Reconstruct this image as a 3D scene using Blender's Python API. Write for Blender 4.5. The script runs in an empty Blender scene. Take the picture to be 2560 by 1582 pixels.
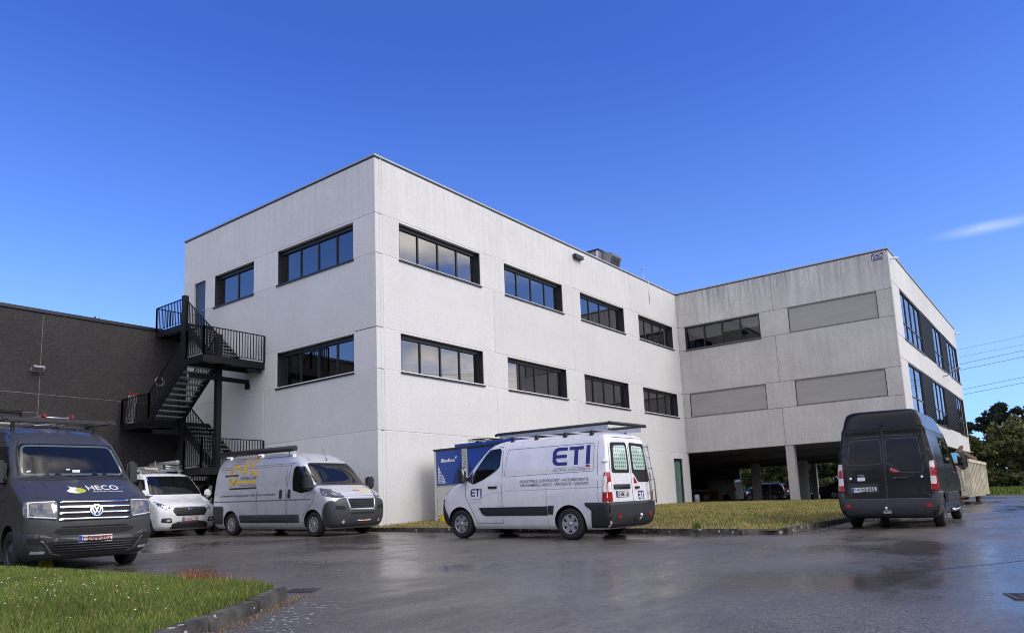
import bpy, bmesh, math, random
import numpy as np
from mathutils import Vector, Matrix
from mathutils.bvhtree import BVHTree
random.seed(7); rng = np.random.default_rng(11)
R = math.radians
scn = bpy.context.scene
COL = scn.collection

# ------------------------------------------------------------------ camera
CAM = Vector((-16.607, -17.979, 0.417))
cd = bpy.data.cameras.new('camera'); cam = bpy.data.objects.new('camera', cd); COL.objects.link(cam)
fw = Vector((0.786024, 0.599021, 0.152777)); rt = Vector((0.610493, -0.791045, -0.039335)); up = Vector((-0.097291, -0.124187, 0.987478))
cam.matrix_world = Matrix(((rt.x, up.x, -fw.x, CAM.x), (rt.y, up.y, -fw.y, CAM.y), (rt.z, up.z, -fw.z, CAM.z), (0, 0, 0, 1)))
cd.sensor_fit = 'HORIZONTAL'; cd.sensor_width = 36; cd.lens = 1856.4 / 2560 * 36
cd.shift_x = (1280 - 1265.3) / 2560; cd.shift_y = (980.1 - 791) / 2560
cd.clip_start = 0.1; cd.clip_end = 3000
scn.camera = cam

# ------------------------------------------------------------------ world, sun, exposure
SUN_AZ = Vector((0.12, -1.0)).normalized(); SUN_EL = R(40)
w = bpy.data.worlds.new('World'); scn.world = w; w.use_nodes = True
nt = w.node_tree; N = nt.nodes; L = nt.links; N.clear()
wout = N.new('ShaderNodeOutputWorld'); bg = N.new('ShaderNodeBackground')
sky = N.new('ShaderNodeTexSky'); sky.sky_type = 'NISHITA'; sky.sun_disc = False
sky.sun_elevation = SUN_EL; sky.sun_rotation = math.atan2(SUN_AZ.x, SUN_AZ.y)
sky.altitude = 50; sky.air_density = 1.0; sky.dust_density = 0.35; sky.ozone_density = 2.2
hs = N.new('ShaderNodeHueSaturation'); hs.inputs['Saturation'].default_value = 1.08; hs.inputs['Value'].default_value = 1.0
sepd = N.new('ShaderNodeSeparateXYZ'); tcs = N.new('ShaderNodeTexCoord'); L.new(tcs.outputs['Generated'], sepd.inputs[0])
ramp = N.new('ShaderNodeValToRGB'); ramp.color_ramp.elements[0].position = 0.0; ramp.color_ramp.elements[0].color = (0.40, 0.66, 1.2, 1); ramp.color_ramp.elements[1].position = 0.54; ramp.color_ramp.elements[1].color = (0.50, 0.565, 1.04, 1)
for p_, c_ in ((0.17, (0.74, 0.78, 1.10)), (0.3, (0.66, 0.73, 1.10))): em = ramp.color_ramp.elements.new(p_); em.color = (*c_, 1)
L.new(sepd.outputs['Z'], ramp.inputs[0]); tint_ = N.new('ShaderNodeMixRGB'); tint_.blend_type = 'MULTIPLY'; tint_.inputs[0].default_value = 1.0
L.new(sky.outputs[0], tint_.inputs[1]); L.new(ramp.outputs[0], tint_.inputs[2]); L.new(tint_.outputs[0], hs.inputs['Color'])
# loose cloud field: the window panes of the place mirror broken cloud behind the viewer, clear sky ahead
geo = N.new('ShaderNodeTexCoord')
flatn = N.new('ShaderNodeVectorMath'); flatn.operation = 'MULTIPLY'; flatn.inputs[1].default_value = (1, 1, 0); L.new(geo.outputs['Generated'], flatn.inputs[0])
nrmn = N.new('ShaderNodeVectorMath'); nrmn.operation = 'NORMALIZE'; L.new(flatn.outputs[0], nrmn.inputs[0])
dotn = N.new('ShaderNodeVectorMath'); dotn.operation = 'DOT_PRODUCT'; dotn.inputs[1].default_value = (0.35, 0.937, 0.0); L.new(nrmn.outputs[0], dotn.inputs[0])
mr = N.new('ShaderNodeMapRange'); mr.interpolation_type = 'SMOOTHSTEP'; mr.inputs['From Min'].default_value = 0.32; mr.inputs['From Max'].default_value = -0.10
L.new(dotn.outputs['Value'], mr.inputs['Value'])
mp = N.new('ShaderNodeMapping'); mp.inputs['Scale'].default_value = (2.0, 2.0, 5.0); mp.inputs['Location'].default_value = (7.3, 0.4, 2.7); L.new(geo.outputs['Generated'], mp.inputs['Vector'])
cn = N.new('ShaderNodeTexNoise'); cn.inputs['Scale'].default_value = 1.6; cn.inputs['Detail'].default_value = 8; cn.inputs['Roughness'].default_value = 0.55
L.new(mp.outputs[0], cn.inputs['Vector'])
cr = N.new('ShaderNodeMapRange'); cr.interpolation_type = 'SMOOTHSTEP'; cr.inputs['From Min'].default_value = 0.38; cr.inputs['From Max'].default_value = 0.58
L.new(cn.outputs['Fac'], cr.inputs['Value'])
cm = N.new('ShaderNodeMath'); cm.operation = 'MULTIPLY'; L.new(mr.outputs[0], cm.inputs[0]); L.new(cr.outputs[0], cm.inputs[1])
# one thin wisp low on the right
wd = N.new('ShaderNodeVectorMath'); wd.operation = 'DISTANCE'; wd.inputs[1].default_value = (0.957, 0.048, 0.2857)
wm = N.new('ShaderNodeMapping'); wm.inputs['Scale'].default_value = (1, 1, 8.0); wm.inputs['Location'].default_value = (0, 0, -0.2857 * 7.0)
L.new(geo.outputs['Generated'], wm.inputs['Vector']); L.new(wm.outputs[0], wd.inputs[0])
wr = N.new('ShaderNodeMapRange'); wr.interpolation_type = 'SMOOTHSTEP'; wr.inputs['From Min'].default_value = 0.075; wr.inputs['From Max'].default_value = 0.0
L.new(wd.outputs['Value'], wr.inputs['Value'])
wmp = N.new('ShaderNodeMapping'); wmp.inputs['Scale'].default_value = (6, 6, 40); L.new(geo.outputs['Generated'], wmp.inputs['Vector'])
wn = N.new('ShaderNodeTexNoise'); wn.inputs['Scale'].default_value = 2.0; wn.inputs['Detail'].default_value = 5; L.new(wmp.outputs[0], wn.inputs['Vector'])
wx = N.new('ShaderNodeMath'); wx.operation = 'MULTIPLY'; L.new(wr.outputs[0], wx.inputs[0]); L.new(wn.outputs['Fac'], wx.inputs[1])
wx2 = N.new('ShaderNodeMath'); wx2.operation = 'MULTIPLY'; wx2.inputs[1].default_value = 0.17; L.new(wx.outputs[0], wx2.inputs[0])
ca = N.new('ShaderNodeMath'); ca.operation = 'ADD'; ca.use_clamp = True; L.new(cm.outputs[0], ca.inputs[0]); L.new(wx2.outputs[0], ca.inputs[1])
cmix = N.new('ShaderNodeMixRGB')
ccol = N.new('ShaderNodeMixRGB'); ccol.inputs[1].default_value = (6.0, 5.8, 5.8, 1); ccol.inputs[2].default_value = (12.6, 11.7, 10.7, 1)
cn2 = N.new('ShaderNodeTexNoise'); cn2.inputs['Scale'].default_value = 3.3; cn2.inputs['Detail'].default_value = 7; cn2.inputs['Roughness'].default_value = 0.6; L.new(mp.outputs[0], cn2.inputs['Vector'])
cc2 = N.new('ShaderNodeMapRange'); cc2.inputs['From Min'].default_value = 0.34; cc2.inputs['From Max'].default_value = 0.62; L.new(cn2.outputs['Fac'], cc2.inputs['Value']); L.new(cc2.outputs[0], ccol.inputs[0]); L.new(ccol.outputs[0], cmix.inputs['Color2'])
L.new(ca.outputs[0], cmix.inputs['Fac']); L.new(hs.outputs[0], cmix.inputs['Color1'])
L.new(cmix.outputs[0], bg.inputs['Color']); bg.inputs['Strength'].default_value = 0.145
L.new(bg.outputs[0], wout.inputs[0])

sd = bpy.data.lights.new('sun', 'SUN'); sun = bpy.data.objects.new('sun', sd); COL.objects.link(sun)
sd.energy = 1.25; sd.angle = R(28); sd.color = (1.0, 0.93, 0.81)
sdir = Vector((SUN_AZ.x * math.cos(SUN_EL), SUN_AZ.y * math.cos(SUN_EL), math.sin(SUN_EL)))
sun.rotation_euler = sdir.to_track_quat('Z', 'Y').to_euler(); sun.location = sdir * 60

scn.view_settings.view_transform = 'Standard'; scn.view_settings.look = 'None'
scn.view_settings.exposure = 0.60; scn.view_settings.gamma = 1.0; scn.view_settings.use_curve_mapping = False
scn.cycles.use_denoising = True
scn.cycles.max_bounces = 7; scn.cycles.diffuse_bounces = 3; scn.cycles.glossy_bounces = 4; scn.cycles.transmission_bounces = 5; scn.cycles.transparent_max_bounces = 12
scn.cycles.sample_clamp_indirect = 4.0
scn.cycles.filter_width = 1.0

# ------------------------------------------------------------------ material helpers
def new_mat(name):
    m = bpy.data.materials.new(name); m.use_nodes = True
    n = m.node_tree.nodes; l = m.node_tree.links
    return m, n, l, n['Principled BSDF']
def mat(name, col, rough=0.6, metal=0.0, spec=0.5, coat=0.0, vary=0.0, vscale=3.0, bump=0.0, bscale=60.0, rvary=0.0, emit=None, aniso=(1, 1, 1)):
    m, n, l, b = new_mat(name)
    b.inputs['Base Color'].default_value = (*col, 1); b.inputs['Roughness'].default_value = rough
    b.inputs['Metallic'].default_value = metal; b.inputs['Specular IOR Level'].default_value = spec
    b.inputs['Coat Weight'].default_value = coat; b.inputs['Coat Roughness'].default_value = 0.04
    if vary or bump or rvary:
        tc = n.new('ShaderNodeTexCoord'); mpn = n.new('ShaderNodeMapping'); mpn.inputs['Scale'].default_value = aniso; l.new(tc.outputs['Object'], mpn.inputs[0])
    if vary or rvary:
        nz = n.new('ShaderNodeTexNoise'); nz.inputs['Scale'].default_value = vscale; nz.inputs['Detail'].default_value = 6; nz.inputs['Roughness'].default_value = 0.62
        l.new(mpn.outputs[0], nz.inputs['Vector'])
    if vary:
        rp = n.new('ShaderNodeMapRange'); rp.inputs['From Min'].default_value = 0.3; rp.inputs['From Max'].default_value = 0.7
        rp.inputs['To Min'].default_value = 1 - vary; rp.inputs['To Max'].default_value = 1 + vary
        l.new(nz.outputs['Fac'], rp.inputs[0])
        vm = n.new('ShaderNodeVectorMath'); vm.operation = 'SCALE'; vm.inputs[0].default_value = col; l.new(rp.outputs[0], vm.inputs['Scale'])
        l.new(vm.outputs[0], b.inputs['Base Color'])
    if rvary:
        rr = n.new('ShaderNodeMapRange'); rr.inputs['From Min'].default_value = 0.35; rr.inputs['From Max'].default_value = 0.65
        rr.inputs['To Min'].default_value = max(0.02, rough - rvary); rr.inputs['To Max'].default_value = rough + rvary
        l.new(nz.outputs['Fac'], rr.inputs[0]); l.new(rr.outputs[0], b.inputs['Roughness'])
    if bump:
        bn = n.new('ShaderNodeTexNoise'); bn.inputs['Scale'].default_value = bscale; bn.inputs['Detail'].default_value = 3; l.new(mpn.outputs[0], bn.inputs['Vector'])
        bp = n.new('ShaderNodeBump'); bp.inputs['Strength'].default_value = bump; bp.inputs['Distance'].default_value = 0.01
        l.new(bn.outputs['Fac'], bp.inputs['Height']); l.new(bp.outputs[0], b.inputs['Normal'])
    if emit:
        b.inputs['Emission Color'].default_value = (*emit[:3], 1); b.inputs['Emission Strength'].default_value = emit[3]
    return m
def glass_mat(name, tint=(0.30, 0.33, 0.35), refl=0.75, ior=1.55, rough=0.0):
    m, n, l, b = new_mat(name); n.remove(b)
    out = n['Material Output']; tr = n.new('ShaderNodeBsdfTransparent'); tr.inputs[0].default_value = (*tint, 1)
    gl = n.new('ShaderNodeBsdfGlossy'); gl.inputs['Roughness'].default_value = rough; gl.inputs['Color'].default_value = (refl, refl, refl, 1)
    fr = n.new('ShaderNodeFresnel'); fr.inputs['IOR'].default_value = ior
    mx = n.new('ShaderNodeMixShader'); l.new(fr.outputs[0], mx.inputs[0]); l.new(tr.outputs[0], mx.inputs[1]); l.new(gl.outputs[0], mx.inputs[2])
    l.new(mx.outputs[0], out.inputs[0]); return m
def speckle(name, c0, c1, sc=38.0, big=0.10, bump=0.25, stain=None):
    """washed-aggregate concrete: grain of small stones plus broad weathering"""
    m, n, l, b = new_mat(name); tc = n.new('ShaderNodeTexCoord')
    v = n.new('ShaderNodeTexVoronoi'); v.inputs['Scale'].default_value = sc; l.new(tc.outputs['Object'], v.inputs['Vector'])
    bw = n.new('ShaderNodeSeparateColor'); l.new(v.outputs['Color'], bw.inputs[0])
    f = n.new('ShaderNodeTexNoise'); f.inputs['Scale'].default_value = sc * 0.45; f.inputs['Detail'].default_value = 4; f.inputs['Roughness'].default_value = 0.7; l.new(tc.outputs['Object'], f.inputs['Vector'])
    ad = n.new('ShaderNodeMath'); ad.operation = 'MULTIPLY_ADD'; ad.inputs[1].default_value = 0.45; l.new(bw.outputs[0], ad.inputs[0])
    fm = n.new('ShaderNodeMath'); fm.operation = 'MULTIPLY'; fm.inputs[1].default_value = 0.62; l.new(f.outputs['Fac'], fm.inputs[0]); l.new(fm.outputs[0], ad.inputs[2])
    mx = n.new('ShaderNodeMixRGB'); mx.inputs[1].default_value = (*c0, 1); mx.inputs[2].default_value = (*c1, 1); l.new(ad.outputs[0], mx.inputs[0])
    g = n.new('ShaderNodeTexNoise'); g.inputs['Scale'].default_value = 0.55; g.inputs['Detail'].default_value = 7; g.inputs['Roughness'].default_value = 0.6; l.new(tc.outputs['Object'], g.inputs['Vector'])
    gr = n.new('ShaderNodeMapRange'); gr.inputs[1].default_value = 0.3; gr.inputs[2].default_value = 0.7; gr.inputs[3].default_value = 1 - big; gr.inputs[4].default_value = 1 + big; l.new(g.outputs['Fac'], gr.inputs[0])
    sc_ = n.new('ShaderNodeVectorMath'); sc_.operation = 'SCALE'; l.new(mx.outputs[0], sc_.inputs[0]); l.new(gr.outputs[0], sc_.inputs['Scale'])
    oi = n.new('ShaderNodeObjectInfo'); orr = n.new('ShaderNodeMapRange'); orr.inputs[3].default_value = 0.955; orr.inputs[4].default_value = 1.045; l.new(oi.outputs['Random'], orr.inputs[0])
    so = n.new('ShaderNodeVectorMath'); so.operation = 'SCALE'; l.new(sc_.outputs[0], so.inputs[0]); l.new(orr.outputs[0], so.inputs['Scale']); col = so.outputs[0]
    if stain:
        col_s, z0, z1, amt = stain
        mpn = n.new('ShaderNodeMapping'); mpn.inputs['Scale'].default_value = (5.5, 5.5, 0.35); l.new(tc.outputs['Object'], mpn.inputs[0])
        s = n.new('ShaderNodeTexNoise'); s.inputs['Scale'].default_value = 1.0; s.inputs['Detail'].default_value = 6; s.inputs['Roughness'].default_value = 0.7; l.new(mpn.outputs[0], s.inputs['Vector'])
        sr = n.new('ShaderNodeMapRange'); sr.interpolation_type = 'SMOOTHSTEP'; sr.inputs[1].default_value = 0.36; sr.inputs[2].default_value = 0.68; l.new(s.outputs['Fac'], sr.inputs[0])
        sx = n.new('ShaderNodeSeparateXYZ'); l.new(tc.outputs['Object'], sx.inputs[0])
        zr = n.new('ShaderNodeMapRange'); zr.interpolation_type = 'SMOOTHSTEP'; zr.inputs[1].default_value = z0; zr.inputs[2].default_value = z1; zr.inputs[3].default_value = 0.22; l.new(sx.outputs['Z'], zr.inputs[0])
        mm = n.new('ShaderNodeMath'); mm.operation = 'MULTIPLY'; l.new(sr.outputs[0], mm.inputs[0]); l.new(zr.outputs[0], mm.inputs[1])
        m2 = n.new('ShaderNodeMath'); m2.operation = 'MULTIPLY'; m2.inputs[1].default_value = amt; l.new(mm.outputs[0], m2.inputs[0])
        sm = n.new('ShaderNodeMixRGB'); sm.inputs[2].default_value = (*col_s, 1); l.new(m2.outputs[0], sm.inputs[0]); l.new(col, sm.inputs[1]); col = sm.outputs[0]
    l.new(col, b.inputs['Base Color']); b.inputs['Roughness'].default_value = 0.85; b.inputs['Specular IOR Level'].default_value = 0.3
    bp = n.new('ShaderNodeBump'); bp.inputs['Strength'].default_value = bump; bp.inputs['Distance'].default_value = 0.012
    l.new(ad.outputs[0], bp.inputs['Height']); l.new(bp.outputs[0], b.inputs['Normal'])
    return m

M = {}
M['wall'] = speckle('pale_aggregate_concrete', (0.52, 0.52, 0.508), (0.705, 0.70, 0.68), 34, 0.05, 0.16, stain=((0.36, 0.355, 0.34), 7.5, 14.0, 0.30))
M['wall_worn'] = speckle('weathered_aggregate_concrete', (0.36, 0.355, 0.335), (0.66, 0.65, 0.615), 34, 0.10, 0.3, stain=((0.13, 0.125, 0.125), 10.2, 12.9, 0.62))
M['wall_dark'] = speckle('dark_aggregate_concrete', (0.010, 0.0095, 0.0105), (0.062, 0.057, 0.056), 30, 0.14, 0.4)
M['sealant'] = mat('pale_sealant', (0.72, 0.72, 0.70), 0.6)
M['sealant_grey'] = mat('grey_sealant', (0.16, 0.155, 0.15), 0.7)
M['sealant_dark'] = mat('pale_grey_sealant', (0.17, 0.165, 0.16), 0.7)
M['anth'] = mat('anthracite_aluminium', (0.022, 0.024, 0.030), 0.42, 0.2, vary=0.12, vscale=4)
M['black_steel'] = mat('black_painted_steel', (0.0065, 0.007, 0.009), 0.6, 0.0, spec=0.25, vary=0.25, vscale=3)
M['alu'] = mat('mill_aluminium', (0.62, 0.62, 0.63), 0.38, 0.85, vary=0.08, vscale=5)
M['coping'] = mat('grey_metal_coping', (0.36, 0.37, 0.38), 0.45, 0.4, vary=0.08)
M['glass'] = glass_mat('window_glass', (0.24, 0.26, 0.28), 0.95, 2.7)
M['glass_c'] = glass_mat('clear_window_glass', (0.50, 0.52, 0.53), 0.9, 1.5)
M['glass_d'] = glass_mat('solar_glass', (0.10, 0.12, 0.14), 1.0, 3.0)
M['screen'] = mat('grey_screen_fabric', (0.33, 0.325, 0.31), 0.8, vary=0.07, vscale=1.5, aniso=(1, 0.4, 3))
M['blind'] = mat('pale_blind', (0.62, 0.62, 0.60), 0.8)
M['blind_d'] = mat('darkened_blind', (0.20, 0.20, 0.195), 0.8)  # blind colour darkened so curtains lit behind the glass don't glare
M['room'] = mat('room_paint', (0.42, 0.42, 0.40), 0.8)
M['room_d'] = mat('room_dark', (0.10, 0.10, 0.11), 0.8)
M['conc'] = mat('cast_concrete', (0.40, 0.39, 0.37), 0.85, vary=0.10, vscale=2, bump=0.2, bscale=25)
M['conc_d'] = mat('shade_darkened_concrete', (0.13, 0.13, 0.135), 0.85, vary=0.12, vscale=1.5)  # concrete darkened in its colour for undercroft shade; roofs share it
M['galv'] = mat('galvanised_grating', (0.34, 0.35, 0.36), 0.5, 0.6, vary=0.1)
M['white_paint'] = mat('white_paint', (0.78, 0.78, 0.76), 0.5)
M['rubber'] = mat('tyre_rubber', (0.016, 0.016, 0.017), 0.75, vary=0.25, vscale=8)
M['plastic'] = mat('black_moulded_plastic', (0.020, 0.021, 0.024), 0.55, vary=0.15, vscale=6)
M['plastic_g'] = mat('grey_moulded_plastic', (0.040, 0.042, 0.048), 0.5, vary=0.12, vscale=6)
M['gap'] = mat('shut_line', (0.010, 0.010, 0.012), 0.8)
M['chrome'] = mat('chrome', (0.75, 0.75, 0.77), 0.12, 1.0)
M['lens'] = mat('clear_lamp_lens', (0.55, 0.56, 0.58), 0.08, 0.35, coat=1.0)
M['lens_dark'] = mat('smoked_lamp_lens', (0.10, 0.105, 0.11), 0.08, 0.2, coat=1.0)
M['red_lens'] = mat('red_lamp_lens', (0.36, 0.012, 0.015), 0.12, coat=1.0)
M['white_lens'] = mat('white_lamp_lens', (0.70, 0.68, 0.66), 0.12, coat=1.0)
M['cab'] = mat('cab_lining', (0.13, 0.13, 0.13), 0.8)
M['seat'] = mat('seat_cloth', (0.05, 0.05, 0.055), 0.9)
M['vglass'] = glass_mat('vehicle_glass', (0.50, 0.54, 0.54), 0.9, 1.6)
M['plate'] = mat('plate_white', (0.72, 0.72, 0.70), 0.35)
M['plate_red'] = mat('plate_red', (0.26, 0.008, 0.014), 0.4)
M['plate_blk'] = mat('plate_black', (0.015, 0.015, 0.017), 0.4)
M['plate_blue'] = mat('plate_blue', (0.01, 0.05, 0.33), 0.4)
M['white_vinyl'] = mat('white_vinyl', (0.80, 0.80, 0.80), 0.3)
M['steelwheel'] = mat('dark_steel_wheel', (0.055, 0.055, 0.06), 0.5, 0.3, vary=0.2)
M['silverwheel'] = mat('silver_wheel_paint', (0.46, 0.46, 0.47), 0.32, 0.6, vary=0.1, vscale=9)

# ------------------------------------------------------------------ mesh helpers
def link(name, me, parent=None):
    o = bpy.data.objects.new(name, me); COL.objects.link(o)
    if parent is not None: o.parent = parent
    return o
def tag(o, label=None, cat=None, group=None, kind=None):
    if label: o['label'] = label
    if cat: o['category'] = cat
    if group: o['group'] = group
    if kind: o['kind'] = kind
    return o
def empty(name, loc=(0, 0, 0), label=None, cat=None, group=None, rot=(0, 0, 0)):
    e = bpy.data.objects.new(name, None); COL.objects.link(e); e.location = loc; e.rotation_euler = rot; e.empty_display_size = 0.3
    return tag(e, label, cat, group)
BOXF = ((0, 3, 2, 1), (4, 5, 6, 7), (0, 1, 5, 4), (1, 2, 6, 5), (2, 3, 7, 6), (3, 0, 4, 7))
class MB:
    def __init__(s): s.v = []; s.f = []; s.m = []; s.sm = []
    def add(s, vs, fs, mi=0, smooth=False):
        k = len(s.v); s.v.extend([tuple(p) for p in vs])
        for f in fs: s.f.append(tuple(i + k for i in f)); s.m.append(mi); s.sm.append(smooth)
        return s
    def hexa(s, p, mi=0): return s.add(p, BOXF, mi)
    def box(s, x0, x1, y0, y1, z0, z1, mi=0):
        return s.hexa([(x0, y0, z0), (x1, y0, z0), (x1, y1, z0), (x0, y1, z0), (x0, y0, z1), (x1, y0, z1), (x1, y1, z1), (x0, y1, z1)], mi)
    def bar(s, a, b, wx, wy=None, mi=0, upv=(0, 0, 1)):
        """square bar from a to b"""
        a = Vector(a); b = Vector(b); wy = wx if wy is None else wy; d = (b - a).normalized(); u = Vector(upv)
        if abs(d.dot(u)) > 0.98: u = Vector((1, 0, 0))
        sx = d.cross(u).normalized() * wx / 2; sy = sx.cross(d).normalized() * wy / 2
        p = [a - sx - sy, a + sx - sy, a + sx + sy, a - sx + sy, b - sx - sy, b + sx - sy, b + sx + sy, b - sx + sy]
        return s.hexa(p, mi)
    def tube(s, pts, r, n=8, mi=0, caps=True):
        pts = [Vector(p) for p in pts]; rr = r if isinstance(r, (list, tuple)) else [r] * len(pts); k = len(s.v); prev = None
        for i, p in enumerate(pts):
            d = (pts[min(i + 1, len(pts) - 1)] - pts[max(i - 1, 0)]).normalized()
            if prev is None:
                u = Vector((0, 0, 1)) if abs(d.z) < 0.9 else Vector((1, 0, 0)); prev = (u - d * u.dot(d)).normalized()
            else: prev = (prev - d * prev.dot(d)).normalized()
            q = d.cross(prev)
            for j in range(n):
                a = 2 * math.pi * j / n; s.v.append(tuple(p + (prev * math.cos(a) + q * math.sin(a)) * rr[i]))
        for i in range(len(pts) - 1):
            for j in range(n):
                a = k + i * n + j; b = k + i * n + (j + 1) % n; s.f.append((a, b, b + n, a + n)); s.m.append(mi); s.sm.append(True)
        if caps:
            s.f.append(tuple(k + j for j in reversed(range(n)))); s.m.append(mi); s.sm.append(False)
            e = k + (len(pts) - 1) * n; s.f.append(tuple(e + j for j in range(n))); s.m.append(mi); s.sm.append(False)
        return s
    def lathe(s, prof, n=24, axis='y', c=(0, 0, 0), mi=0, smooth=True):
        """prof: list of (radius, axial)"""
        k = len(s.v)
        for r, a in prof:
            for j in range(n):
                t = 2 * math.pi * j / n; p = (r * math.cos(t), a, r * math.sin(t)) if axis == 'y' else ((a, r * math.cos(t), r * math.sin(t)) if axis == 'x' else (r * math.cos(t), r * math.sin(t), a))
                s.v.append((p[0] + c[0], p[1] + c[1], p[2] + c[2]))
        for i in range(len(prof) - 1):
            for j in range(n):
                a = k + i * n + j; b = k + i * n + (j + 1) % n; s.f.append((a, b, b + n, a + n)); s.m.append(mi); s.sm.append(smooth)
        return s
    def prism(s, poly, axis, a0, a1, mi=0):
        """poly in the two other axes (ordered x,y,z minus axis), extruded from a0 to a1"""
        n = len(poly); k = len(s.v)
        for a in (a0, a1):
            for p, q in poly: s.v.append({'x': (a, p, q), 'y': (p, a, q), 'z': (p, q, a)}[axis])
        fl = [tuple(k + i for i in range(n)), tuple(k + n + i for i in reversed(range(n)))] + [(k + i, k + n + i, k + n + (i + 1) % n, k + (i + 1) % n) for i in range(n)]
        for f in fl: s.f.append(f); s.m.append(mi); s.sm.append(False)
        return s
    def mesh(s, name, mats, fixn=True):
        me = bpy.data.meshes.new(name); me.from_pydata(s.v, [], s.f)
        for m in (mats if isinstance(mats, (list, tuple)) else [mats]): me.materials.append(M[m] if isinstance(m, str) else m)
        me.polygons.foreach_set('material_index', s.m); me.polygons.foreach_set('use_smooth', s.sm)
        if fixn and len(s.f) < 20000:
            bm = bmesh.new(); bm.from_mesh(me); bmesh.ops.recalc_face_normals(bm, faces=bm.faces[:]); bm.to_mesh(me); bm.free()
        me.update(); return me
    def build(s, name, mats, parent=None, fixn=True): return link(name, s.mesh(name, mats, fixn), parent)
def bevel(o, wdt=0.01, seg=1, angle=40):
    bm = bmesh.new(); bm.from_mesh(o.data); es = [e for e in bm.edges if len(e.link_faces) == 2 and e.calc_face_angle(0) > R(angle)]
    bmesh.ops.bevel(bm, geom=es, offset=wdt, segments=seg, affect='EDGES', clamp_overlap=True); bm.to_mesh(o.data); bm.free(); return o
def copy_tree(o, parent=None):
    c = o.copy(); COL.objects.link(c); c.parent = parent
    for ch in list(o.children): copy_tree(ch, c)
    return c

# ------------------------------------------------------------------ terrain heights
def g(x, y):
    """height of the gently falling yard"""
    return -0.1486 + 0.01014 * min(max(x, -24), 34) + 0.017358 * min(max(y, -24), 14)
# ------------------------------------------------------------------ ground, road, kerbs
def grid_sheet(name, x0, x1, y0, y1, nx, ny, hf, m, inside=None, thick=0):
    xs = np.linspace(x0, x1, nx + 1); ys = np.linspace(y0, y1, ny + 1)
    v = [(x, y, hf(x, y)) for y in ys for x in xs]; f = []
    for j in range(ny):
        for i in range(nx):
            if inside is None or inside((xs[i] + xs[i + 1]) / 2, (ys[j] + ys[j + 1]) / 2):
                a = j * (nx + 1) + i; f.append((a, a + 1, a + nx + 2, a + nx + 1))
    me = bpy.data.meshes.new(name); me.from_pydata(v, [], f); me.materials.append(m); me.polygons.foreach_set('use_smooth', [True] * len(f)); me.update()
    return link(name, me)
def asphalt():
    m, n, l, b = new_mat('wet_asphalt'); tc = n.new('ShaderNodeTexCoord'); P_ = tc.outputs['Object']
    def noise(sc, det=5, rough=0.6, scale=(1, 1, 1), off=(0, 0, 0)):
        mpn = n.new('ShaderNodeMapping'); mpn.inputs['Scale'].default_value = scale; mpn.inputs['Location'].default_value = off; l.new(P_, mpn.inputs[0])
        z = n.new('ShaderNodeTexNoise'); z.inputs['Scale'].default_value = sc; z.inputs['Detail'].default_value = det; z.inputs['Roughness'].default_value = rough; l.new(mpn.outputs[0], z.inputs['Vector']); return z.outputs['Fac']
    def mrange(s, a, b_, c, d, smooth=True):
        r = n.new('ShaderNodeMapRange'); r.interpolation_type = 'SMOOTHSTEP' if smooth else 'LINEAR'
        for i, v in enumerate((a, b_, c, d)): r.inputs[1 + i].default_value = v
        l.new(s, r.inputs[0]); return r.outputs[0]
    stones = n.new('ShaderNodeTexVoronoi'); stones.inputs['Scale'].default_value = 62; l.new(P_, stones.inputs['Vector'])
    sc = n.new('ShaderNodeSeparateColor'); l.new(stones.outputs['Color'], sc.inputs[0])
    agg = mrange(sc.outputs[0], 0.0, 1.0, 0.5, 1.55, False)
    pale = mrange(sc.outputs[1], 0.965, 1.0, 0.0, 1.0)
    wet = noise(0.23, 6, 0.62, (1, 1, 1), (3.1, 1.7, 0)); wetm = mrange(wet, 0.40, 0.62, 0.0, 1.0)
    patch_ = noise(0.55, 5, 0.55, (0.35, 1, 1), (0.4, 7.7, 0))
    base = n.new('ShaderNodeMixRGB'); base.inputs[1].default_value = (0.092, 0.083, 0.068, 1); base.inputs[2].default_value = (0.050, 0.045, 0.037, 1); l.new(wetm, base.inputs[0])
    vm = n.new('ShaderNodeVectorMath'); vm.operation = 'SCALE'; l.new(base.outputs[0], vm.inputs[0]); l.new(agg, vm.inputs['Scale'])
    v2 = n.new('ShaderNodeVectorMath'); v2.operation = 'SCALE'; l.new(vm.outputs[0], v2.inputs[0]); l.new(mrange(patch_, 0.3, 0.7, 0.8, 1.22), v2.inputs['Scale'])
    pm = n.new('ShaderNodeMixRGB'); pm.inputs[2].default_value = (0.20, 0.195, 0.185, 1); l.new(v2.outputs[0], pm.inputs[1]); l.new(pale, pm.inputs[0])
    l.new(pm.outputs[0], b.inputs['Base Color'])
    r1 = mrange(wet, 0.36, 0.64, 0.46, 0.14); rs = noise(1.1, 6, 0.65, (0.5, 1.6, 1), (9, 2, 0))
    ra = n.new('ShaderNodeMath'); ra.operation = 'ADD'; l.new(r1, ra.inputs[0]); l.new(mrange(rs, 0.35, 0.65, 0.09, -0.07), ra.inputs[1]); l.new(ra.outputs[0], b.inputs['Roughness'])
    b.inputs['Specular IOR Level'].default_value = 0.62
    bp = n.new('ShaderNodeBump'); bp.inputs['Distance'].default_value = 0.004; l.new(mrange(wet, 0.45, 0.7, 0.36, 0.10), bp.inputs['Strength'])
    hn = noise(75, 3, 0.6); l.new(hn, bp.inputs['Height']); l.new(bp.outputs[0], b.inputs['Normal'])
    return m
M['asphalt'] = asphalt()
M['soil'] = mat('lawn_soil', (0.060, 0.058, 0.026), 0.95, vary=0.35, vscale=1.3, bump=0.5, bscale=30)
M['soil_dry'] = mat('dry_lawn_soil', (0.17, 0.13, 0.055), 0.95, vary=0.35, vscale=0.9, bump=0.5, bscale=24)
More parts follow.
